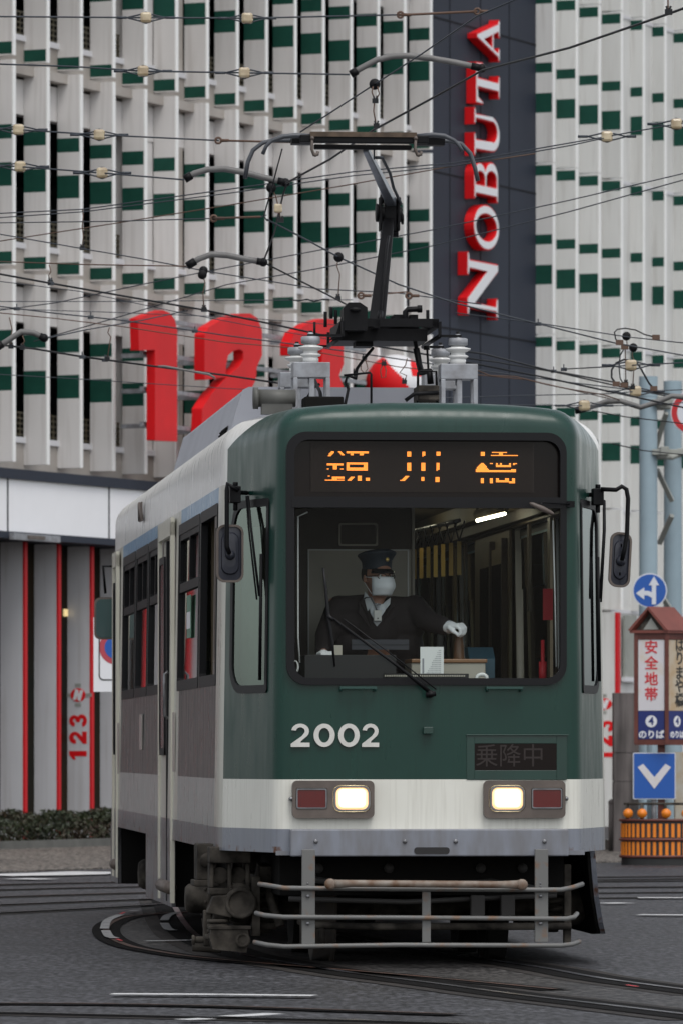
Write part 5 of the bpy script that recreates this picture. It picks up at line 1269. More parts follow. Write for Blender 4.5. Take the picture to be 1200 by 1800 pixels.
casting('brake_lever', lambda mb: (mb.cyl((c7.x - .03, 1.0, c7.z), (c7.x + .07, 1.0, c7.z), .022, n=10), mb.cyl((c7.x - .05, 1.0, c7.z), (c7.x - .03, 1.0, c7.z), .034, n=6), mb.box(c7.x + .02, c7.x + .07, .97, 1.05, c7.z - .04, c7.z + .18)))
# life guard behind the bars
mb = MB(); 
mb.tube([(-.72, .5, .26), (-.66, .42, .24), (-.3, .40, .23), (.9, .40, .23)], .022, 8); mb.box(-.72, -.68, .4, .48, .12, .6); mb.box(.86, .90, .4, .48, .12, .6)
mb.tube([(-.60, .40, .22), (-.58, .42, .10)], .02, 8)
mb.build('life_guard', M['dustmetal'], tram)
# guard bars in front
GYb = -.16
gb = MB(); 
a, b = T(530, 1503, GYb + .06), T(553, 1664, GYb + .06); gb.box(a.x, b.x, GYb + .02, GYb + .05, b.z, .70)
gr = gb.build('guard_strap', M['bar'], tram, bevel=.003)
gb = MB(); a, b = T(938, 1503, GYb + .06), T(961, 1656, GYb + .06); gb.box(a.x, b.x, GYb + .02, GYb + .05, b.z, .70); gb.build('guard_strap', M['bar'], tram, bevel=.003)
gb = MB(); a, b = T(740, 1566, GYb + .06), T(755, 1656, GYb + .06); gb.box(a.x, b.x, GYb + .015, GYb + .035, b.z, a.z); gb.build('guard_strap', M['bar'], tram, bevel=.003)
mb = MB()
for px in (541, 949):
    for py in (1553, 1558, 1575, 1623): c = T(px, py, GYb + .02); mb.lathe([(.011, .0), (.011, -.012), (.005, -.014)] if py in (1575, 1623) else [(.006, 0), (.006, -.003)], c, 'y', 8)
mb.build('bolt', M['steel'], tram)
for (yl_, pts) in ((1, [(456, 1554), (470, 1556), (500, 1561), (600, 1562), (900, 1564), (985, 1564), (1005, 1560), (1023, 1554)]),
                   (2, [(450, 1605), (466, 1609), (498, 1612), (700, 1613), (995, 1615), (1008, 1612), (1013, 1606)]),
                   (3, [(447, 1656), (470, 1661), (500, 1664), (700, 1661), (985, 1662), (1003, 1660), (1018, 1655)])):
    mb = MB(); n = len(pts); P_ = []
    for i, (a, b) in enumerate(pts):
        yo = GYb if 1 < i < n - 2 else (GYb + (.06 if i in (1, n - 2) else .13))
        P_.append(T(a, b, yo))
    mb.tube(P_, .0145, 10); mb.build('guard_bar', M['bar'], tram)
mb = MB(); P_ = [T(580, 1554, -.22), T(620, 1553, -.22), T(880, 1555, -.22), T(916, 1555, -.22)]
mb.tube(P_, [.028, .022, .022, .028], 10); mb.lathe([(.032, .02), (.034, -.02), (.02, -.03)], P_[0], 'y', 14); mb.lathe([(.032, .02), (.034, -.02), (.02, -.03)], P_[-1], 'y', 14)
mb.build('tow_bar', mat('tow_bar_rusty', (.23, .20, .17), .6, col2=(.12, .065, .035), scale=12), tram)

# ================================================================== ROOF EQUIPMENT
mb = MB()
pr = [(-.98, 3.30), (-.90, 3.45), (-.80, 3.53), (.42, 3.53), (.55, 3.45), (.62, 3.30)]
y0_, y1_ = 1.5, 8.5
AY0, AY1 = 3.3, 9.4
mb.poly([[(-.97, 3.22), (-.92, 3.40), (-.86, 3.60), (-.82, 3.62), (.24, 3.62), (.29, 3.60), (.34, 3.24)]], lambda u, v, w_: (u, w_, v), AY0, AY1, 0)
ac = mb.build('roof_cooler_casing', mat('casing_paint', (.36, .37, .41), .5, var=.12, scale=2), tram, bevel=.02)
mb = MB()
for k in range(1):
    ya = AY0 + .35 + k * .98
    mb.add([(-.970, ya, 3.25), (-.970, ya + .7, 3.25), (-.928, ya + .7, 3.39), (-.928, ya, 3.39)], [(0, 1, 2, 3)])
    for q in range(6): z = 3.262 + q * .021; x = -.972 + (z - 3.25) * .3; mb.box(x - .004, x + .006, ya + .02, ya + .68, z, z + .008)
mb.build('grille', M['underdark'], ac)
mb = MB(); mb.tube([(-1.06, .75, 3.13), (-1.10, 2, 3.135), (-1.10, 13.2, 3.135)], .025, 8); mb.tube([(1.06, .75, 3.13), (1.10, 2, 3.135), (1.10, 13.2, 3.135)], .025, 8); mb.build('rain_gutter', M['roofgrey'], tram)
mb = MB(); mb.box(-.25, .3, .9, 1.2, 3.33, 3.375); mb.box(-.62, -.38, 1.35, 1.6, 3.3, 3.45); mb.build('roof_box', M['underdark'], tram, bevel=.01)
mb = MB(); c = T(468, 700, 1.6); mb.cyl((c.x - .05, c.y, c.z), (c.x + .18, c.y, c.z), .055, n=14); mb.cyl((c.x - .08, c.y, c.z), (c.x - .05, c.y, c.z), .068, n=14); mb.box(c.x - .03, c.x + .16, c.y - .04, c.y + .04, c.z - .1, c.z - .02); mb.build('lightning_arrester', mat('roof_can', (.10, .10, .09), .55, var=.3), tram)
# four insulator stands
def stand(cx, y, cz_top, nm='insulator_stand'):
    H = cz_top; zb = 3.27; w2 = .115
    mb = MB(); mb.box(cx - w2, cx + w2, y - .09, y + .09, H - .095, H, 0)
    for sx in (-1, 1):
        for sy in (-1, 1): mb.box(cx + sx * w2 - (.028 if sx > 0 else 0), cx + sx * w2 + (.028 if sx < 0 else 0), y + sy * .09 - (.02 if sy > 0 else 0), y + sy * .09 + (.02 if sy < 0 else 0), zb, H - .095, 0)
    mb.box(cx - .015, cx + .018, y - .08, y - .05, zb, H - .095, 0); mb.cyl((cx, y, H - .13), (cx, y, H - .095), .018, n=8)
    st = mb.build(nm, M['gal'], tram, bevel=.004)
    mb = MB(); mb.lathe([(.048, 0), (.05, .03), (.044, .035), (.060, .042), (.066, .052), (.046, .062), (.045, .075), (.062, .082), (.078, .092), (.079, .10), (.045, .108), (.043, .118)], (cx, y, H), 'z', 24); mb.build('insulator', M['porcw'], st)
    mb = MB(); mb.lathe([(.052, .118), (.060, .122), (.060, .160), (.052, .164), (.02, .165), (.02, .18), (.014, .19)], (cx, y, H), 'z', 20); mb.build('insulator_cap', M['gal'], st)
a = T(546, 638, 1.95); b = T(804, 641, 1.95)
stand(a.x, 1.95, a.z); stand(b.x, 1.95, b.z - .0); stand(a.x + .0, 3.0, a.z - .0); stand(b.x, 3.0, b.z)
ZI = a.z + .165
# ------------------------------------------------------------------ pantograph (single arm)
YP = 2.45
mb = MB()
A = T(578, 560, YP); B_ = T(760, 612, YP)
mb.box(A.x + .05, T(758, 0, YP).x, YP - .45, YP - .40, tz(583, YP), tz(569, YP))
mb.box(A.x + .05, T(758, 0, YP).x, YP + .40, YP + .45, tz(583, YP), tz(569, YP))
for px in (596, 650, 752): x = T(px, 0, YP).x; mb.box(x - .02, x + .02, YP - .45, YP + .45, tz(585, YP), tz(571, YP))
mb.box(T(590, 0, YP).x, T(742, 0, YP).x, YP - .30, YP + .25, tz(605, YP), tz(584, YP))
mb.box(T(620, 0, YP).x, T(650, 0, YP).x, YP - .2, YP, tz(613, YP), tz(600, YP))
mb.add([T(575, 600, YP - .4), T(590, 588, YP - .4), T(604, 545, YP - .4), T(610, 535, YP - .4), T(610, 590, YP - .4), T(575, 600, YP + .3), T(590, 588, YP + .3), T(604, 545, YP + .3), T(610, 535, YP + .3), T(610, 590, YP + .3)], [(0, 1, 2, 3, 4), (5, 6, 7, 8, 9), (0, 1, 6, 5), (1, 2, 7, 6), (2, 3, 8, 7), (3, 4, 9, 8), (4, 0, 5, 9)])
ps = [(603, 580), (603, 542), (612, 532), (632, 532), (645, 541), (645, 580)]
mb.poly([[(T(p, q, YP - .5).x, T(p, q, YP - .5).z) for p, q in ps]], lambda u, v, w_: (u, w_, v), YP - .52, YP - .30)
mb.ball(T(624, 544, YP - .54), (.035, .02, .016), 8)
for px, pa, pb in ((572, 548, 575), (582, 540, 560), (751, 545, 572), (590, 545, 570)): mb.tube([T(px, pb, YP), T(px, pa, YP)], .011, 6)
for x0, x1 in ((688, 712), (716, 730)): c0, c1 = T(x0, 570, YP), T(x1, 556, YP); mb.box(c0.x, c1.x, YP - .15, YP + .1, c0.z, c1.z)
mb.tube([T(712, 570, YP - .2), T(712, 548, YP - .2), T(716, 544, YP - .2), T(740, 543, YP - .2)], .018, 8); mb.cyl(T(733, 543, YP - .2), T(741, 543, YP - .2), .024, n=10)
mb.cyl(T(640, 575, YP + .1), T(735, 575, YP + .1), .03, n=10)
pg = mb.build('pantograph_base', M['black'], tram, bevel=.006)
mb = MB()   # feet reaching from base frame to the insulator caps
for (ix, fpx) in ((a.x, 590), (b.x, 758)):
    for yy in (1.95, 3.0):
        x2 = T(fpx, 0, YP).x; s_ = 1 if x2 > ix else -1
        mb.box(min(ix - .02 * s_, x2), max(ix - .02 * s_, x2), yy - .02, yy + .02, ZI, ZI + .014); mb.box(x2 - .008, x2 + .008, yy - .02, yy + .02, ZI, tz(575, YP)); mb.cyl((ix, yy, ZI), (ix, yy, ZI + .035), .012, n=6)
    mb.tube([(T(fpx, 0, YP).x, 1.95, ZI + .007), (T(fpx, 0, YP).x, 3.0, ZI + .007)], .014, 6)
x_ = T(553, 600, 1.95).x; mb.tube([(x_, 1.95, ZI), (x_, 1.95, ZI + .09)], .008, 6)
mb.build('mounting_foot', M['black'], pg)
# lower arm
k0 = T(660, 585, YP + .15); KN = T(683, 378, 2.55); 
KN = T(683, 385, 3.5)
mb = MB()
def barbox(mb, p, q, w0, w1, d0, d1, mi=0):
    p, q = Vector(p), Vector(q); dd = (q - p).normalized(); sx = Vector((1, 0, 0)); sx = (sx - dd * sx.dot(dd)).normalized(); sy = dd.cross(sx)
    vs = [p + sx * w0 * i + sy * d0 * j for i, j in ((-1, -1), (1, -1), (1, 1), (-1, 1))] + [q + sx * w1 * i + sy * d1 * j for i, j in ((-1, -1), (1, -1), (1, 1), (-1, 1))]
    mb.add(vs, [(0, 1, 2, 3), (4, 7, 6, 5), (0, 4, 5, 1), (1, 5, 6, 2), (2, 6, 7, 3), (3, 7, 4, 0)], mi)
barbox(mb, k0, KN, .052, .036, .05, .035)
lo = mb.build('lower_arm', M['black'], pg, bevel=.008)
mb = MB(); mb.tube([T(668, 572, YP + .1), T(680, 430, 3.1), T(683, 415, 3.2)], .009, 6); mb.cyl(T(667, 565, YP + .05), T(668, 548, YP + .1), .018, n=8); mb.build('control_rod', M['black'], lo)
mb = MB()
c = KN; mb.box(c.x - .03, c.x + .045, c.y - .05, c.y + .05, c.z - .08, c.z + .12)
mb.cyl((c.x - .075, c.y, c.z + .03), (c.x + .085, c.y, c.z + .03), .05, n=16); mb.cyl((c.x - .085, c.y, c.z + .04), (c.x - .07, c.y, c.z + .04), .06, n=16); mb.cyl((c.x + .08, c.y, c.z + .0), (c.x + .095, c.y, c.z + .0), .035, n=12)
mb.cyl((c.x - .06, c.y - .02, c.z + .125), (c.x - .035, c.y - .02, c.z + .125), .03, n=10); mb.cyl((c.x + .05, c.y - .02, c.z + .11), (c.x + .075, c.y - .02, c.z + .11), .03, n=10)
mb.cyl((c.x - .04, c.y, c.z - .09), (c.x + .06, c.y, c.z - .09), .028, n=12)
for sx in (-.058, .058): mb.box(c.x + sx - .008, c.x + sx + .008, c.y - .07, c.y + .03, c.z - .08, c.z + .14)
kn = mb.build('elbow_joint', M['black'], pg, bevel=.005)
# upper arm up to the head
HD = T(642, 262, 2.35); mb = MB(); barbox(mb, KN + Vector((.02, 0, .10)), HD, .032, .018, .032, .02); up = mb.build('upper_arm', mat('arm_silver', (.22, .24, .27), .35, metal=.5, var=.3, scale=8), pg, bevel=.006)
mb = MB(); mb.tube([KN + Vector((.075, -.02, .1)), T(691, 330, 3.0), T(685, 305, 2.8), T(671, 277, 2.45), T(660, 277, 2.4)], .010, 8); mb.tube([T(657, 262, 2.36), T(657, 280, 2.4)], .005, 6); mb.build('balance_rod', M['wiregrey'], up)
# collector head
HYf, HYb = 2.20, 2.48
mb = MB()
for yy in (HYf, HYb):
    L0, L1 = T(545, 238, yy), T(733, 238, yy)
    mb.box(T(527, 0, yy).x, T(752, 0, yy).x, yy - .025, yy + .025, T(640, 252, yy).z, T(640, 238, yy).z)
ph = mb.build('collector_head', M['black'], pg, bevel=.006)
mb = MB(); yy = HYf; mb.box(T(545, 0, yy).x, T(731, 0, yy).x, yy - .035, yy + .03, T(640, 241.5, yy).z, T(640, 233, yy).z); mb.box(T(545, 0, HYb).x, T(731, 0, HYb).x, HYb - .03, HYb + .03, T(640, 241.5, HYb).z, T(640, 233, HYb).z)
mb.build('contact_strip', mat('copper_strip', (.11, .075, .05), .45, metal=.4, var=.5, scale=14), ph)
mb = MB(); mb.box(T(552, 0, 2.34).x, T(722, 0, 2.34).x, 2.31, 2.37, T(640, 263, 2.34).z, T(640, 255, 2.34).z); mb.box(T(512, 0, 2.34).x, T(548, 0, 2.34).x, 2.28, 2.40, T(640, 255, 2.34).z, T(640, 240, 2.34).z); mb.box(T(730, 0, 2.34).x, T(780, 0, 2.34).x, 2.28, 2.40, T(640, 255, 2.34).z, T(640, 240, 2.34).z); mb.build('head_frame', M['black'], ph, bevel=.004)
hornm = mat('horn_grey', (.06, .065, .075), .4)
mb = MB(); mb.tube([T(548, 240, HYf), T(520, 238, HYf), T(498, 240, HYf), T(478, 247, HYf), T(468, 257, HYf), T(462, 271, HYf)], [.016] * 3 + [.012] * 3, 8); mb.build('head_horn', hornm, ph)
mb = MB(); mb.tube([T(730, 240, HYf), T(760, 237, HYf), T(780, 239, HYf), T(798, 247, HYf), T(806, 256, HYf), T(811, 266, HYf)], [.016] * 3 + [.012] * 3, 8); mb.build('head_horn', hornm, ph)
mb = MB(); mb.tube([T(520, 247, HYb), T(485, 246, HYb), T(462, 251, HYb), T(445, 264, HYb), T(436, 285, HYb), T(431, 314, HYb)], .014, 8); mb.build('head_horn', hornm, ph)
mb = MB(); mb.tube([T(755, 247, HYb), T(790, 248, HYb), T(810, 253, HYb), T(826, 270, HYb), T(834, 295, HYb), T(839, 318, HYb)], .014, 8); mb.build('head_horn', hornm, ph)
mb = MB()
for px in (549, 730):
    mb.tube([T(px, 242, HYf - .04), T(px - 1, 262, HYf - .04), T(px + 3, 273, HYf - .04), T(px + 9, 272, HYf - .04), T(px + 10, 266, HYf - .04)], .010, 6); mb.cyl(T(px, 243, HYf - .05), T(px, 243, HYf + .02), .014, n=8); mb.ball(T(px + 5, 272, HYf - .04), .014, 6)
mb.build('spring_link', M['bezel'], ph)
# cables and small hoops on the roof
mb = MB()
mb.tube([T(655, 612, 2.3), T(640, 630, 2.2), T(627, 648, 2.1), T(625, 665, 2.0), T(610, 660, 2.0), T(607, 672, 2.0), T(612, 684, 2.0), T(606, 712, 1.9)], .010, 6)
mb.tube([T(604, 660, 1.9), T(650, 655, 1.9), T(652, 658, 1.9), T(652, 712, 1.9)], .008, 6)
mb.tube([T(733, 712, 1.9), T(734, 655, 1.9), T(738, 652, 1.9), T(766, 653, 1.9), T(768, 712, 1.9)], .008, 6)
mb.tube([T(731, 612, 2.2), T(736, 640, 2.2), T(740, 655, 2.1), T(754, 652, 2.0), T(756, 675, 2.0)], .020, 8); mb.tube([T(726, 584, 2.2), T(731, 612, 2.2)], .013, 8); mb.cyl(T(727, 590, 2.2), T(729, 580, 2.2), .02, n=8)
mb.tube([T(750, 612, 2.3), T(752, 650, 2.2)], .007, 6); mb.cyl(T(749, 608, 2.3), T(749, 615, 2.3), .02, n=8)
mb.tube([T(553, 668, 2.4), T(563, 690, 2.2), T(566, 712, 2.0)], .012, 6); mb.tube([T(712, 704, 1.8), T(728, 692, 1.8), T(770, 690, 1.8)], .014, 6)
for px, py in ((540, 700),): mb.tube([T(px, py, 2.6), T(px + 10, py - 18, 2.6), T(px + 22, py - 25, 2.6)], .01, 6)
mb.build('roof_cable', M['black'], tram)
mb = MB(); c0, c1 = T(733, 704, 1.85), T(770, 678, 1.85); mb.box(c0.x, c1.x, 1.8, 1.95, c0.z, c1.z); mb.box(c0.x + .02, c1.x + .02, 2.0, 2.3, c0.z - .02, c1.z + .01); mb.build('junction_box', M['dustmetal'], tram, bevel=.006)

# ================================================================== OVERHEAD WIRES
ZC = 5.20                      # contact wire height
M['armgrey'] = mat('arm_grey', (.16, .155, .15), .55, var=.3, scale=6)
def wire(label, pts, D0, D1, r=.008, m='wire', cat='overhead wire', name='overhead_wire', ins=(), eyes=(), rods=(), pulleys=(), clips=(), sag=0, double=None, g='overhead wires'):
    """pts: photo pixels along the wire, at distances running from D0 to D1"""
    n = len(pts); xs = [p[0] for p in pts]
    def dep(x): t = (x - xs[0]) / (xs[-1] - xs[0]); return 1 / (1 / D0 + (1 / D1 - 1 / D0) * t)
    W = [P(x, y, dep(x)) for x, y in pts]
    if pts[0][0] <= -20: W[0] = W[0] + (W[0] - W[1]).normalized() * 9      # the wire carries on to its pole out of view
    if pts[-1][0] >= 1230: W[-1] = W[-1] + (W[-1] - W[-2]).normalized() * 9
    o = W[0].copy()
    root = MB(); r_ = r
    root.tube([w_ - o for w_ in W], r_ * .85, 6)
    if double:
        for (xa, xb) in double:
            ya = None
    ob = root.build(name, M[m]); ob.location = o; tag(ob, label, cat, g)
    def at(x):
        for (p, q) in zip(pts, pts[1:]):
            if min(p[0], q[0]) <= x <= max(p[0], q[0]): t = (x - p[0]) / (q[0] - p[0]) if q[0] != p[0] else 0; return p[1] + (q[1] - p[1]) * t
        return pts[0][1]
    def loc(x, dy=0): return P(x, at(x) + dy, dep(x)) - o
    for x in ins:
        c = loc(x); s_ = dep(x) / 47 * .043; mb = MB()
        mb.box(c.x - s_, c.x + s_, c.y - s_ * .8, c.y + s_ * .8, c.z - s_ * .95, c.z + s_ * .95); q = mb.build('insulator', M['porc'], ob, bevel=s_ * .45)
        mb = MB(); e = s_ * 3.4
        for sg_ in (-1, 1):
            mb.tube([c + Vector((sg_ * e, 0, 0)), c + Vector((sg_ * s_, 0, s_ * .55)), c + Vector((0, 0, s_ * 1.0))], .006, 5); mb.tube([c + Vector((sg_ * e, 0, 0)), c + Vector((sg_ * s_, 0, -s_ * .6)), c + Vector((0, 0, -s_ * 1.0))], .006, 5)
            mb.tube([c + Vector((sg_ * e, 0, 0)), c + Vector((sg_ * e * 1.5, 0, 0))], .011, 6)
        mb.build('wire_loop', M['wiregrey'], ob)
    for x in eyes:
        c = loc(x); mb = MB(); mb.tube([c + Vector((.022 * math.cos(k * PI / 5), 0, .022 * math.sin(k * PI / 5))) for k in range(10)], .009, 6, closed=True); mb.cyl(c + Vector((.02, 0, 0)), c + Vector((.08, 0, 0)), .013, n=6); mb.build('eye_bolt', M['wirerust'], ob)
    for (xa, xb) in rods:
        mb = MB(); mb.tube([loc(xa), loc(xb)], r * 1.6, 6); mb.build('steel_rod', M['wirerust'], ob)
    for x in pulleys:
        c = loc(x); mb = MB(); mb.lathe([(.028, -.02), (.036, -.01), (.036, .01), (.028, .02)], c, 'y', 18); mb.lathe([(.008, -.026), (.01, .026)], c, 'y', 8); mb.build('pulley', M['black'], ob)
    for x in clips:
        c = loc(x); mb = MB(); mb.box(c.x - .025, c.x + .025, c.y - .012, c.y + .012, c.z - .016, c.z + .012); mb.tube([c, c + Vector((.0, 0, .04))], .006, 5); mb.build('clamp', M['wiregrey'], ob, bevel=.004)
    return ob
def arm(label, pts, D, r=.022):
    W = [P(x, y, D) for x, y in pts]; o = W[0].copy(); mb = MB(); mb.tube([w_ - o for w_ in W], r, 8); ob = mb.build('pull_off_arm', M['armgrey']); ob.location = o
    mb = MB(); mb.tube([W[0] - o, (W[0].lerp(W[1], .7)) - o], r * 1.35, 8); e = W[-1] - o; mb.tube([(W[-2].lerp(W[-1], .6)) - o, e], r * 1.2, 8); mb.ball(e, r * 1.5, 6); mb.build('clamp', M['black'], ob)
    return tag(ob, label, 'pull-off arm', 'bent tube arms of the overhead line')
def hanger(label, pts, D, r=.0045, pulley=None):
    W = [P(x, y, D) for x, y in pts]; o = W[0].copy(); mb = MB(); mb.tube([w_ - o for w_ in W], r, 5)
    ob = mb.build('wire_hanger', M['wirerust']); ob.location = o
    mb = MB(); e = W[-1] - o; mb.box(e.x - .02, e.x + .02, e.y - .012, e.y + .012, e.z - .012, e.z + .018); mb.tube([e, e + Vector((.012, 0, .035))], .006, 5); mb.tube([e, e + Vector((-.012, 0, .035))], .006, 5); mb.build('clamp', M['wire'], ob)
    if pulley:
        mb = MB(); mb.lathe([(.028, -.02), (.036, -.01), (.036, .01), (.028, .02)], W[0] - o, 'y', 16); mb.build('pulley', M['black'], ob)
    return tag(ob, label, 'hanger', 'hangers between overhead wires')
wire('uppermost span wire crossing the top left with two cream insulators', [(-20, 29), (257, 31), (435, 32), (700, 26)], 47, 47, ins=(257, 435), m='wiregrey')
wire('short rusty rod hooked between the top span wire and the navy strip', [(700, 26), (712, 26), (838, 20)], 47, 47, r=.012, m='wirerust', eyes=(703, 838), name='tie_rod', cat='tie rod')
wire('second span wire from the top with two cream insulators', [(-20, 112), (130, 117), (252, 125), (430, 128), (614, 131)], 47, 46, ins=(252, 430), m='wiregrey')
wire('span wire at upper left ending in a rusty hook left of the pantograph', [(-20, 224), (33, 228), (175, 237), (385, 247)], 48, 47, ins=(33, 175), eyes=(384,), m='wiregrey')
wire('rusty rod running behind the left horn of the pantograph', [(388, 247), (470, 249), (520, 250)], 46, 46, r=.010, m='wirerust', name='tie_rod', cat='tie rod')
wire('span wire with two cream insulators just above the pale tube arm at left', [(-20, 289), (36, 293), (180, 304), (324, 316)], 48, 46, ins=(36, 180), m='wiregrey')
arm('bent tube arm topmost of all, across the navy strip edge', [(616, 131), (632, 121), (662, 105), (690, 99), (718, 98), (760, 103), (800, 110), (846, 120)], 45)
arm('bent tube arm ending left of the pantograph head', [(325, 315), (342, 305), (365, 298), (395, 297), (430, 303), (468, 313), (502, 321)], 44)
arm('bent tube arm below the left end of the pantograph', [(329, 468), (350, 455), (372, 447), (400, 449), (435, 456), (463, 461)], 46)
arm('bent tube arm at the far left edge over the red numeral one', [(-10, 614), (12, 600), (38, 583), (60, 585), (78, 594)], 47)
wire('black contact wire rising from behind the pantograph to the upper right', [(1240, 0), (1175, 24), (1000, 84), (848, 123), (760, 172), (655, 229), (580, 280), (503, 322)], 33.5, 43.3, r=.0085)
wire('thin wire climbing steeply past the top of the navy strip with a black pulley', [(915, -5), (838, 28), (740, 95), (658, 148), (590, 192), (528, 232)], 38, 42, r=.006, m='wiregrey', pulleys=(658,))
hanger('looped hanger under the black pulley above the pantograph head', [(655, 152), (653, 162), (658, 175), (656, 195), (661, 222)], 40.2)
hanger('looped hanger pair by the right of the pulley above the pantograph', [(663, 152), (666, 165), (659, 178)], 40.2)
hanger('hanger at the very top right corner holding the contact wire', [(1173, -8), (1173, 10), (1174, 22)], 33.6)
wire('rear wire falling from the left pantograph horn past the cream insulator', [(496, 262), (478, 330), (464, 380), (470, 388)], 43.5, 44, r=.006)
wire('dark wire from the tube arm end down to the lower left arm', [(505, 320), (497, 345), (482, 410), (463, 461)], 43.5, 46, r=.008)
mbx = hanger('small cream insulator hanging between two wires left of the lower arm', [(477, 330), (485, 345), (489, 362), (494, 388)], 44, pulley=True)
mb = MB(); c = P(489, 367, 44) - mbx.location; mb.box(c.x - .03, c.x + .03, c.y - .03, c.y + .03, c.z - .03, c.z + .035); mb.build('insulator', M['porc'], mbx, bevel=.014)
wire('wire falling from the cream insulator to the right behind the pantograph arm', [(470, 386), (540, 422), (595, 452), (700, 500), (800, 533), (945, 569), (1080, 603), (1230, 630)], 44, 52, r=.007, m='wiregrey', pulleys=(595,), clips=(945,))
hanger('hanger with long loop under the pulley beside the black lower arm', [(594, 456), (592, 468), (597, 482), (594, 525)], 47)
wire('twin wire crossing the frame with cream insulators at far right', [(-20, 376), (145, 368), (400, 333), (620, 302), (800, 286), (1066, 240), (1188, 218), (1230, 211)], 50, 46, ins=(1066, 1188), m='wiregrey', r=.006)
wire('lower of the twin wires crossing behind the pantograph arm', [(-20, 384), (150, 372), (400, 340), (620, 309), (800, 291), (1000, 256), (1060, 243)], 50, 46, m='wiregrey', r=.0055)
wire('rusty wire crossing just below the twin wires', [(-20, 427), (200, 393), (400, 361), (600, 327), (800, 291), (940, 270)], 50, 47, m='wirerust', r=.0055)
wire('level thin wire ending in a rusty rod left of the cream insulator', [(-20, 392), (200, 389), (372, 384), (460, 381), (468, 378)], 49, 45, m='wiregrey', rods=((376, 458),), eyes=(376,), r=.0055)
wire('wire sloping down from mid left through the zigzag link', [(-20, 408), (145, 437), (250, 455), (370, 478), (560, 508), (700, 515), (845, 535)], 49, 50, m='wiregrey', r=.006, pulleys=(358,))
hanger('zigzag link with cream insulator between two wires at left', [(145, 368), (147, 380), (145, 398), (147, 415), (145, 437)], 49.5)
hanger('hanger with loop below the black pulley left of the red numeral two', [(356, 483), (361, 497), (357, 515), (359, 544)], 49, pulley=True)
hanger('short curled hanger at left above the third joint line', [(87, 465), (90, 478), (86, 484), (89, 496)], 49)
wire('level brown wire joining the lower left tube arm', [(-20, 459), (150, 465), (328, 468)], 48, 46, m='wirerust', r=.006)
wire('dark contact wire sagging across the giant red numerals', [(-20, 478), (90, 498), (250, 526), (360, 545), (480, 570), (640, 605), (760, 625), (950, 662), (1240, 725)], 48, 56, r=.0095, clips=(90, 359))
wire('thin wire rising to the right from the left edge under the tube arms', [(-20, 548), (100, 532), (250, 500), (400, 470), (560, 440), (760, 404), (1000, 352), (1230, 298)], 54, 48, m='wiregrey', r=.0055)
wire('thin wire rising to the right from the second numeral to the right edge', [(60, 600), (200, 560), (400, 500), (560, 472), (760, 432), (1000, 372), (1230, 308)], 54, 48, m='wiregrey', r=.0055)
wire('thin level wire just above the giant red numerals', [(-20, 530), (200, 530), (400, 528), (620, 527)], 55, 55, m='wiregrey', r=.005)
wire('messenger wire with small rings passing over numeral one', [(-20, 536), (100, 551), (215, 563), (400, 590), (570, 612), (760, 640), (1000, 672), (1230, 700)], 52, 58, m='wiregrey', r=.007, clips=(343, 30, 160))
wire('ring hung wire just under the messenger wire', [(-20, 548), (100, 560), (215, 574), (400, 602), (520, 612), (700, 645), (930, 668), (1080, 703)], 52, 57, m='wirerust', r=.0055)
wire('thin wire from the left edge through the tops of the numerals', [(-20, 492), (140, 512), (300, 546), (480, 580), (600, 600)], 53, 55, m='wiregrey', r=.0045)
wire('thin level wire through the middle of the numerals', [(-20, 542), (200, 549), (420, 558), (640, 575)], 54, 56, m='wiregrey', r=.0045)
wire('thick dark wire running under the tube arm across numeral one', [(-20, 604), (60, 613), (145, 627), (280, 645), (400, 660), (560, 684)], 49, 50, r=.010, clips=(145, 185))
wire('steel splice bar where the thick dark wire meets numeral one', [(278, 644), (290, 644), (368, 658), (378, 664)], 48, 48, r=.012, m='armgrey', name='splice_bar', cat='splice bar')
hanger('twisted hanger over the left edge under the tube arm', [(17, 558), (22, 580), (20, 590), (20, 610)], 48)
hanger('twisted hanger beside the bend of the far left tube arm', [(40, 590), (44, 600), (38, 606), (40, 612)], 48)
hanger('hanger with loop over the green patch left of numeral one', [(193, 575), (190, 585), (195, 592), (189, 632)], 49)
wire('short wire rising from the far left tube arm', [(80, 595), (150, 580), (250, 563), (330, 546)], 48, 50, m='wiregrey', r=.006)
wire('pale thin wire low across numeral one', [(-20, 657), (120, 665), (400, 683), (560, 690)], 54, 56, m='wiregrey', r=.0045)
wire('twisted dark jumper wire right of the left arms beside the black pulley', [(508, 526), (525, 529), (540, 526), (552, 530), (568, 526), (580, 527)], 48, 48, r=.007)
wire('rusty eye rod between wires right of the black lower arm', [(630, 520), (660, 518), (716, 513)], 48, 48, r=.007, m='wirerust', eyes=(634, 718), name='tie_rod', cat='tie rod')
wire('wire from the lower left tube arm down to the roof equipment', [(465, 462), (520, 490), (570, 515), (610, 536), (640, 556)], 46, 46, r=.008)
wire('wire crossing the navy strip below the letters toward the looped jumper', [(800, 550), (945, 568), (1100, 592), (1230, 606)], 52, 50, m='wiregrey', r=.006)
wire('dark wire pair top one entering the pale blue pole', [(760, 610), (850, 622), (960, 650), (1080, 672), (1125, 686), (1230, 700)], 52, 58, r=.009, clips=(972,))
wire('dark wire pair lower one entering the pale blue pole', [(760, 622), (870, 636), (975, 654), (1100, 682), (1230, 708)], 52, 58, r=.008)
wire('wire from the clamp to the right edge with cream insulator at its middle', [(988, 649), (1080, 644), (1108, 642), (1230, 636)], 50, 47, m='wiregrey', r=.0065, clips=(990,), ins=(1108,))
wire('level wire ending at the pole with cream insulator beside its top', [(760, 700), (930, 695), (1070, 692), (1116, 688), (1230, 684)], 54, 57, m='wiregrey', r=.006, ins=(1116,))
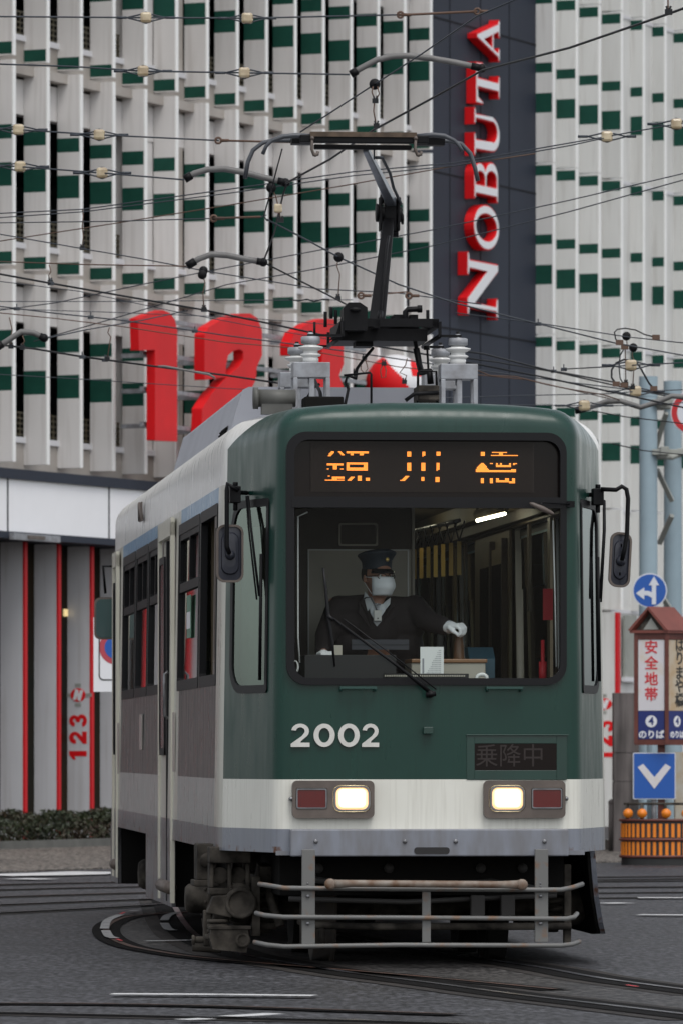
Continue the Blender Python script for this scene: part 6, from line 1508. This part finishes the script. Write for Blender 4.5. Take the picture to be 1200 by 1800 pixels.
wire('level wire behind the tram roof with cream insulator left of the pole', [(880, 712), (1026, 713), (1120, 713), (1230, 706)], 54, 57, m='wiregrey', r=.006, ins=(1026,))
wire('wavy rusty wire crossing the navy strip above the tram roof', [(800, 636), (860, 660), (905, 662), (960, 676), (1000, 684), (1060, 694), (1090, 704)], 54, 56, m='wirerust', r=.007)
wire('lowest wire descending behind the right mirror', [(1040, 722), (1100, 733), (1230, 748)], 55, 56, m='wire', r=.006)
wire('wire sloping down to the pole clamp', [(1075, 780), (1130, 792), (1230, 802)], 60, 62, m='wire', r=.007)
arm('long bent tube arm reaching left from the pale blue pole', [(1010, 722), (1035, 716), (1065, 706), (1090, 705), (1125, 716), (1150, 708), (1180, 696), (1230, 700)], 56, r=.024)
wire('small looping jumper wire between two clamps at right', [(1082, 600), (1078.5, 592), (1078, 584), (1082, 579), (1094, 577), (1115, 580), (1135, 590), (1152, 593)], 50, 50, r=.006, clips=(1082, 1150)) if 0 else None
def loop(label, pts, D, r):
    W = [P(x, y, D) for x, y in pts]; o = W[0].copy(); mb = MB(); mb.tube([w_ - o for w_ in W], r, 6); ob = mb.build('jumper_wire', M['wire']); ob.location = o
    for w_ in (W[0], W[-1]):
        mb = MB(); c = w_ - o; mb.box(c.x - .03, c.x + .03, c.y - .02, c.y + .02, c.z - .02, c.z + .02); mb.build('clamp', M['wirerust'], ob)
    return tag(ob, label, 'jumper wire')
loop('small jumper wire arching between two rusty clamps left of the pole top', [(1088, 602), (1081, 596), (1079, 584), (1084, 579), (1098, 577), (1116, 580), (1132, 588), (1152, 593)], 50, .006)
loop('round black jumper loop directly left of the pole top', [(1082, 675), (1074, 664), (1074, 650), (1082, 638), (1096, 632), (1110, 634), (1122, 642), (1132, 660), (1140, 674), (1148, 683)], 52, .009)
loop('narrow wire loop inside the round black jumper loop', [(1097, 610), (1089, 625), (1087, 645), (1089, 665), (1096, 677)], 51, .006)
hanger('hanger with black pulley left of the looped jumper', [(1100, 591), (1101, 605), (1098, 612), (1099, 675)], 51, pulley=True)
hanger('hanger with black pulley right of the looped jumper', [(1112, 611), (1110, 625), (1114, 634), (1111, 682)], 51, pulley=True)
hanger('ring hanging in the wires left of the emblem ball', [(640, 632), (634, 640), (634, 650), (640, 656), (646, 648), (643, 636), (640, 630)], 50)
hanger('ring hanging in front of the emblem ball', [(672, 640), (668, 652), (670, 664), (677, 663), (678, 650), (674, 640)], 50)
hanger('kinked wire hanging in front of the emblem ball', [(715, 630), (712, 642), (702, 655), (714, 660), (710, 672)], 50)

# ================================================================== STREET FURNITURE, RIGHT
# lattice tram pole made of two pale blue tubes
pD = 76.0
p1, p2 = P(1138.5, 1320, pD), P(1181.5, 1320, pD + 1.0)
pole = empty('catenary_pole', (p1.x, p1.y, 0), 0, 'pale blue twin tube pole with cross braces behind the tram stop sign', 'pole')
def lp(px, py, D): v = P(px, py, D); return Vector((v.x - p1.x, v.y - p1.y, v.z))
for nm_, c, top in (('tube', p1, P(1138, 662, pD).z), ('tube', p2, P(1181, 670, pD + 1).z)):
    mb = MB(); x, y = c.x - p1.x, c.y - p1.y; mb.cyl((x, y, 0), (x, y, top), .118, .108, 28); mb.cyl((x, y, top - .24), (x, y, top), .114, .114, 28); mb.build(nm_, M['polebl'], pole, auto=40)
mb = MB()
def bb(a, b, w_):
    mb = MB(); barbox(mb, a, b, w_, w_, .03, .03); mb.build('cross_brace', M['brace'], pole, bevel=.006)
for a, b in (((1170, 726), (1150, 792)), ((1154, 826), (1180, 880)), ((1180, 906), (1158, 955)), ((1154, 700), (1166, 716)), ((1158, 1040), (1182, 1080)), ((1180, 1108), (1156, 1165))): bb(lp(*a, pD + .3), lp(*b, pD + .6), .028)
mb = MB()
for z0_, z1_ in ((688, 712), (778, 800)):
    a, b = lp(1145, z1_, pD - .1), lp(1225, z0_ - 6, pD + .5); mb.box(a.x, b.x, -.14, -.06, a.z, a.z + .07); mb.box(a.x, b.x, .9, 1.0, a.z + .05, a.z + .13); mb.box(a.x + .1, a.x + .2, -.2, 1.1, a.z, a.z + .1)
    mb.tube([lp(1150, z1_, pD), lp(1180, z1_ + 4, pD - .2), lp(1200, z1_ - 4, pD), lp(1230, z1_ - 20, pD)], .035, 8)
mb.build('clamp_band', M['brace'], pole, bevel=.01)
# no-parking style ring sign cut by the frame edge
D_ = 73.5; c = P(1216, 725, D_)
rs_ = empty('ring_sign', (c.x, c.y, 0), 0, 'round red ringed sign cut off by the right picture edge, high beside the pole', 'road sign')
mb = MB(); f2 = lambda u, v, w_: (u, w_, c.z + v); R_ = .258
mb.poly([arc(0, 0, R_, 0, 354, 59)], f2, 0, .02, 0); mb.poly([arc(0, 0, R_ - .012, 0, 354, 59), arc(0, 0, R_ * .70, 354, 0, 59)], f2, -.006, -.001, 1)
mb.poly([[(-.10, .10), (-.04, .14), (.10, -.08), (.14, -.04), (.14, -.16), (.02, -.14), (.06, -.11)]], f2, -.006, -.001, 2)
mb.build('plate', [M['signgrey'], M['signred'], M['signblue']], rs_)
mb = MB(); mb.cyl((.05, .05, 0), (.05, .05, c.z + .2), .03, n=12); mb.build('post', M['gal'], rs_)
# blue round direction sign
D_ = 71.5; c = P(1141, 1038, D_)
ds_ = empty('direction_sign', (c.x, c.y, 0), 0, 'round blue sign with white straight and left arrows above the tram stop roof', 'road sign')
mb = MB(); R_ = 30.5 / FPX * D_; f3 = lambda u, v, w_: (u * R_, w_, c.z + v * R_)
mb.poly([arc(0, 0, 1, 0, 354, 59)], f3, 0, .02, 0); mb.poly([arc(0, 0, .93, 0, 354, 59)], f3, -.004, -.001, 1)
mb.poly([[(.12, -.80), (.36, -.80), (.36, .30), (.54, .30), (.24, .82), (-.06, .30), (.12, .30)]], f3, -.009, -.004, 2)
mb.poly([[(.12, -.72), (.12, -.38), (.04, -.18), (-.14, -.06), (-.34, -.05), (-.34, .16), (-.82, -.18), (-.34, -.50), (-.34, -.28), (-.18, -.30), (-.12, -.42), (-.12, -.72)][::-1]], f3, -.008, -.004, 2) if 0 else mb.poly([[(.12, -.42), (.12, -.10), (-.10, -.02), (-.32, -.02), (-.32, .18), (-.80, -.16), (-.32, -.52), (-.32, -.28), (-.12, -.28)]], f3, -.0085, -.004, 2)
mb.build('plate', [M['signgrey'], M['signblue'], M['signgrey']], ds_)
mb = MB(); mb.cyl((0, .05, 0), (0, .05, c.z + .1), .03, n=12); mb.build('post', M['polebl'], ds_)
# tram stop lantern-like sign
D_ = 70.0
c0 = P(1120, 1320, D_); rzs = R(-24)
# corner post between the two visible faces at px 1171, left corner 1119
stop = empty('tram_stop_sign', (P(1171, 1320, D_).x, D_, 0), 0, 'brown red tram stop sign tower with little gabled roof and white safety zone panel', 'sign')
e1 = Vector((-1, .30, 0)).normalized(); e2 = Vector((1, 1.15, 0)).normalized()     # left face goes to the left/back, right face to the right/back
W1 = 53 / FPX * D_ / abs(e1.x) * 1.01; W2 = .36
ZT, ZB, ZM = P(0, 1108, D_).z, P(0, 1308, D_).z, P(0, 1249, D_).z
def face1(u, z, o): p = e1 * u + Vector((-e1.y, e1.x, 0)) * o; return (p.x, p.y, z)      # o outward
def face2(u, z, o): p = e2 * u - Vector((-e2.y, e2.x, 0)) * o; return (p.x, p.y, z)
# check normals point to the camera
n1 = Vector((-e1.y, e1.x, 0)); n1 = n1 if n1.y < 0 else -n1; n2 = Vector((-e2.y, e2.x, 0)); n2 = n2 if n2.y < 0 else -n2
def face1(u, z, o): p = e1 * u + n1 * o; return (p.x, p.y, z)
def face2(u, z, o): p = e2 * u + n2 * o; return (p.x, p.y, z)
cc = e1 * W1 + e2 * W2
mb = MB()
def prism(mb, pts, z0, z1, mi=0): n = len(pts); mb.add([(p.x, p.y, z0) for p in pts] + [(p.x, p.y, z1) for p in pts], [list(range(n)), list(range(n, 2 * n))] + [(i, (i + 1) % n, n + (i + 1) % n, n + i) for i in range(n)], mi)
def quadp(g=0.0, gx=0): return [e1 * -g + e2 * -g, e1 * (W1 + g) + e2 * -g, e1 * (W1 + g) + e2 * (W2 + g), e1 * -g + e2 * (W2 + g)]
prism(mb, quadp(-.012), ZB + .01, ZT - .0)
prism(mb, quadp(.008), ZB - .01, ZB + .05); prism(mb, quadp(.012), ZT - .10, ZT - .0)
for cx_q in (e1 * 0, e1 * W1, e2 * W2, e1 * W1 + e2 * W2):
    q = [cx_q + Vector((a, b, 0)) for a, b in ((-.022, -.018), (.022, -.018), (.022, .018), (-.022, .018))]; prism(mb, q, ZB, ZT)
q = [cc * .5 + Vector((a, b, 0)) for a, b in ((-.04, -.04), (.04, -.04), (.04, .04), (-.04, .04))]; prism(mb, q, 0, ZB)
mb.build('frame', M['brownred'], stop)
mb = MB(); g = .028
mb.poly([[(g, ZM), (W1 - g, ZM), (W1 - g, ZT - .105), (g, ZT - .105)]], face1, .004, -.01); pw = mb.build('front_panel', M['stopwhite'], stop)
mb = MB(); mb.poly([[(g, ZB + .055), (W1 - g, ZB + .055), (W1 - g, ZM - .004), (g, ZM - .004)]], face1, .004, -.01); pn = mb.build('number_panel', M['navysign'], stop)
mb = MB(); mb.poly([[(g, ZM), (W2 - g, ZM), (W2 - g, ZT - .105), (g, ZT - .105)]], face2, .004, -.01); pc_ = mb.build('side_panel', M['stopcream'], stop)
mb = MB(); mb.poly([[(g, ZB + .055), (W2 - g, ZB + .055), (W2 - g, ZM - .004), (g, ZM - .004)]], face2, .004, -.01); pn2 = mb.build('number_panel', M['navysign'], stop)
def onface(face, uc, zc_, flip=False): return lambda a, b, c_: face(uc - a if not flip else uc + a, zc_ + b, .006 + c_)
for ch, py in zip('安全地帯', (1139, 1167, 1195, 1222)):
    mb = MB(); addtext(mb, ch, .158, onface(face1, W1 / 2, P(0, py, D_).z), bold=.0028); mb.build('lettering', M['txtred'], pw)
zc_ = P(0, 1268, D_).z; mb = MB(); mb.poly([arc(0, 0, .066, 0, 350, 35)], lambda u, v, w_: face1(W1 / 2 - u, zc_ + v, .0055 + w_), .001, 0); mb.build('number_disc', M['signwhite'], pn)
mb = MB(); addtext(mb, '4', .125, lambda a, b, c_: face1(W1 / 2 - a, zc_ + b, .008 + c_), bold=.002); mb.build('lettering', M['navysign'], pn)
mb = MB(); addtext(mb, 'のりば', .100, onface(face1, W1 / 2, P(0, 1292, D_).z), bold=.003); mb.build('lettering', M['signwhite'], pn)
for ch, py in zip('はりまや橋', (1135, 1158, 1184, 1207, 1232)):
    mb = MB(); addtext(mb, ch, .165, onface(face2, W2 * .62, P(0, py, D_).z, True), bold=.003); mb.build('lettering', M['txtblk'], pc_)
for i, py in enumerate(range(1175, 1240, 11)):
    pass
mb = MB(); addtext(mb, '4', .11, lambda a, b, c_: face2(W2 * .5 + a, zc_ + b, .0085 + c_), bold=.002); mb.build('lettering', M['navysign'], pn2)
mb = MB(); mb.poly([arc(0, 0, .062, 0, 350, 35)], lambda u, v, w_: face2(W2 * .5 + u, zc_ + v, .0055 + w_), .001, 0); mb.build('number_disc', M['signwhite'], pn2)
mb = MB(); addtext(mb, 'のりば', .086, onface(face2, W2 * .5, P(0, 1292, D_).z, True), bold=.003); mb.build('lettering', M['signwhite'], pn2)
# gabled roof: ridge runs back along e2, front gable over face 1
mb = MB(); zE, zP = P(0, 1108, D_).z, P(0, 1066, D_).z; ov = .055
def rp(a, b, z): p = e1 * a + e2 * b; return (p.x, p.y, z)
L0, L1, RG = (-ov, zE), (W1 + ov, zE), (W1 / 2, zP)
fr_, bk_ = -ov * 1.2, W2 + ov
th_ = .035
outer = [L0, RG, L1]; 
vs = [rp(-ov, fr_, zE), rp(W1 / 2, fr_, zP), rp(W1 + ov, fr_, zE), rp(-ov, bk_, zE), rp(W1 / 2, bk_, zP), rp(W1 + ov, bk_, zE),
      rp(-ov + .04, fr_, zE), rp(W1 / 2, fr_, zP - th_), rp(W1 + ov - .04, fr_, zE), rp(-ov + .04, bk_, zE), rp(W1 / 2, bk_, zP - th_), rp(W1 + ov - .04, bk_, zE)]
mb.add(vs, [(0, 1, 4, 3), (1, 2, 5, 4), (6, 9, 10, 7), (7, 10, 11, 8), (0, 6, 7, 1), (1, 7, 8, 2), (3, 4, 10, 9), (4, 5, 11, 10), (0, 3, 9, 6), (2, 8, 11, 5)])
prism(mb, quadp(ov * .8), zE - .03, zE + .001)
rf = mb.build('roof', M['stoproof'], stop)
mb = MB(); mb.add([rp(.0, 0, zE), rp(W1 / 2, 0, zP - .05), rp(W1, 0, zE), rp(.0, .02, zE), rp(W1 / 2, .02, zP - .05), rp(W1, .02, zE)], [(0, 1, 2), (3, 5, 4)], 0)
mb.add([rp(W1 * .25, -.006, zE + .01), rp(W1 * .5, -.006, zE + .14), rp(W1 * .75, -.006, zE + .01)], [(0, 1, 2)], 1)
mb.build('gable', [M['dustmetal'], M['brace']], rf)
# blue square chevron sign
c = P(1149, 1364, 70.10)
cv = empty('chevron_sign', (c.x, 70.10, 0), 0, 'square blue sign with white downward chevron under the tram stop panel', 'road sign')
mb = MB(); f4 = lambda u, v, w_: (u, w_, c.z + v); h2 = 37.5 / FPX * 70.10; v2 = 41 / FPX * 70.10
mb.poly([rrect(-h2, h2, -v2, v2, .015, 4)], f4, 0, .02, 0); mb.poly([rrect(-h2 + .01, h2 - .01, -v2 + .01, v2 - .01, .012, 4)], f4, -.004, -.001, 1)
mb.poly([[(-h2 * .78, v2 * .38), (-h2 * .52, v2 * .52), (0, -v2 * .05), (h2 * .52, v2 * .52), (h2 * .78, v2 * .38), (0, -v2 * .55)][::-1]], f4, -.008, -.004, 2)
mb.build('plate', [M['signgrey'], M['signblue'], M['stopwhite']], cv)
mb = MB(); mb.cyl((0, .06, 0), (0, .06, c.z + v2), .03, n=12); mb.build('post', M['gal'], cv)
mb = MB(); a, b = P(1186, 1322, 71), P(1215, 1412, 71)
o = mb.box(0, b.x - a.x, 0, .3, 0, a.z).build('sign_plinth', mat('plinth_cream', (.45, .34, .20), .6, col2=(.5, .5, .46), scale=4)); o.location = (a.x, 71, 0); tag(o, 'rust stained cream block behind the square chevron sign at the right edge', 'plinth')
# orange striped safety barrier with round reflectors
BD = 70.0; a, b = P(1092, 1520, BD), P(1215, 1520, BD)
br = empty('crash_barrier', (a.x, BD, 0), 0, 'black and orange striped barrier drum with round orange reflectors below the chevron sign', 'barrier')
Rb = (b.x - a.x) * .62
def bar_ring(mb, z0, z1, r0, mi=0, n=40, mats=None):
    cx_ = Rb; cy_ = Rb * .6
    pts = [(cx_ - Rb * 1.0 * math.cos(t) * r0, cy_ - Rb * .6 * math.sin(t) * r0) for t in [PI * k / n for k in range(n + 1)]]
    return pts
def shellpts(r0, n=40): return [(Rb - Rb * math.cos(PI * k / n) * r0, Rb * .6 - Rb * .6 * math.sin(PI * k / n) * r0) for k in range(n + 1)]
mb = MB(); pts = shellpts(.985); zt_ = P(0, 1440, BD).z
mb.poly([pts], lambda u, v, w_: (u, v, w_), .0, zt_, 0); 
mb.build('drum', M['txtblk'], br)
mb = MB(); P_s = shellpts(1.0, 44); P_i = shellpts(.975, 44)
for (py0, py1) in ((1510 - 6, 1480), (1472, 1448)):
    z0_, z1_ = P(0, py0, BD).z, P(0, py1, BD).z
    for k in range(0, 44, 2):
        a_, b_, c_, d_ = P_s[k], P_s[k + 1], P_i[k + 1], P_i[k]
        mb.add([(*q, z) for z in (z0_, z1_) for q in (a_, b_, c_, d_)], [(0, 1, 5, 4), (1, 2, 6, 5), (2, 3, 7, 6), (3, 0, 4, 7), (4, 5, 6, 7), (0, 3, 2, 1)])
mb.build('reflector_stripes', M['orange'], br)
mb = MB()
for py in (1442, 1476, 1506): z = P(0, py, BD).z; mb.tube([(x, y, z) for x, y in shellpts(1.01)], .018, 6)
mb.build('drum_band', M['brownred'], br)
for px in (1104, 1128, 1170, 1206):
    c = P(px, 1430, BD); mb = MB(); x = c.x - a.x; t = math.acos(max(-1, min(1, 1 - x / Rb))); y = Rb * .6 - Rb * .6 * math.sin(t)
    mb.lathe([(.0475, -.012), (.0475, .012), (.01, .014)], (x, y - .01, c.z), 'y', 24); mb.lathe([(.052, .0), (.055, .02), (.03, .022)], (x, y - .004, c.z), 'y', 24); mb.build('round_reflector', M['orange'], br)
mb = MB(); z = P(0, 1413, BD).z; mb.tube([(x, y, z) for x, y in shellpts(.9)], .016, 6)
for k in (4, 12, 20, 28, 36): x, y = shellpts(.9)[k]; mb.cyl((x, y, 0), (x, y, z), .02, n=8)
mb.build('top_rail', M['dustmetal'], br)
# stained concrete block wall behind
D_ = 79; a, b = P(1078, 1490, D_), P(1133, 1490, D_)
o = MB(); zt_ = P(0, 1218, D_).z; w_ = b.x - a.x
o.box(0, w_, 0, .5, 0, zt_ * .44); o.box(.0, w_, .004, .5, zt_ * .44 + .015, zt_ * .62); o.box(0, w_, 0, .5, zt_ * .62 + .015, zt_); o.box(.01, w_ - .01, .01, .48, 0, zt_ - .01)
o = o.build('concrete_block', M['concdark']); o.location = (a.x, D_, 0); tag(o, 'dark stained concrete block between the tram and the tram stop sign', 'concrete wall')
mb = MB(); mb.box(0, 7, -.3, 1.2, 0, .14); mb.box(0, 7, -.34, -.3, 0, .12); o = mb.build('kerb_island', M['kerb']); o.location = (P(1062, 1490, 81).x, 80, 0); tag(o, kind='structure')
mb = MB(); mb.cyl((0, 0, 0), (0, 0, .62), .045, n=12); mb.ball((0, 0, .62), .05, 8); o = mb.build('bollard', M['concdark']); c = P(1071, 1480, 80); o.location = (c.x, c.y - .6, .0); tag(o, 'short dark bollard left of the stained concrete block', 'bollard')
# white sign board seen past the rear of the tram at left
D_ = 64; c = P(165, 1150, D_)
wbn = empty('notice_board', (c.x, D_, 0), 0, 'white board with round no parking sign behind the rear of the tram', 'sign')
mb = MB(); zt_, zb_ = P(0, 1085, D_).z, P(0, 1216, D_).z; mb.box(0, .75, 0, .03, zb_, zt_); wpl = mb.build('board', M['signwhite'], wbn)
mb = MB(); f5 = lambda u, v, w_: (u, w_, v); x0_ = 9 / FPX * D_; mb.poly([rrect(x0_, .7, P(0, 1196, D_).z, P(0, 1098, D_).z, .05, 5), rrect(x0_ + .012, .688, P(0, 1196, D_).z + .012, P(0, 1098, D_).z - .012, .04, 5)], f5, -.004, -.0005); mb.build('board_line', M['txtblk'], wpl)
mb = MB(); cxs, czs = 40 / FPX * D_, P(0, 1138, D_).z
mb.poly([arc(cxs, czs, .175, 0, 350, 35)], f5, -.003, -.0005, 0); mb.poly([arc(cxs, czs, .12, 0, 350, 35)], f5, -.006, -.003, 1); mb.build('round_sign', [mat('ring_pale_red', (.42, .05, .07), .4), M['signblue']], wpl)
mb = MB(); mb.cyl((.3, .05, 0), (.3, .05, zb_), .03, n=10); mb.build('post', M['gal'], wbn)
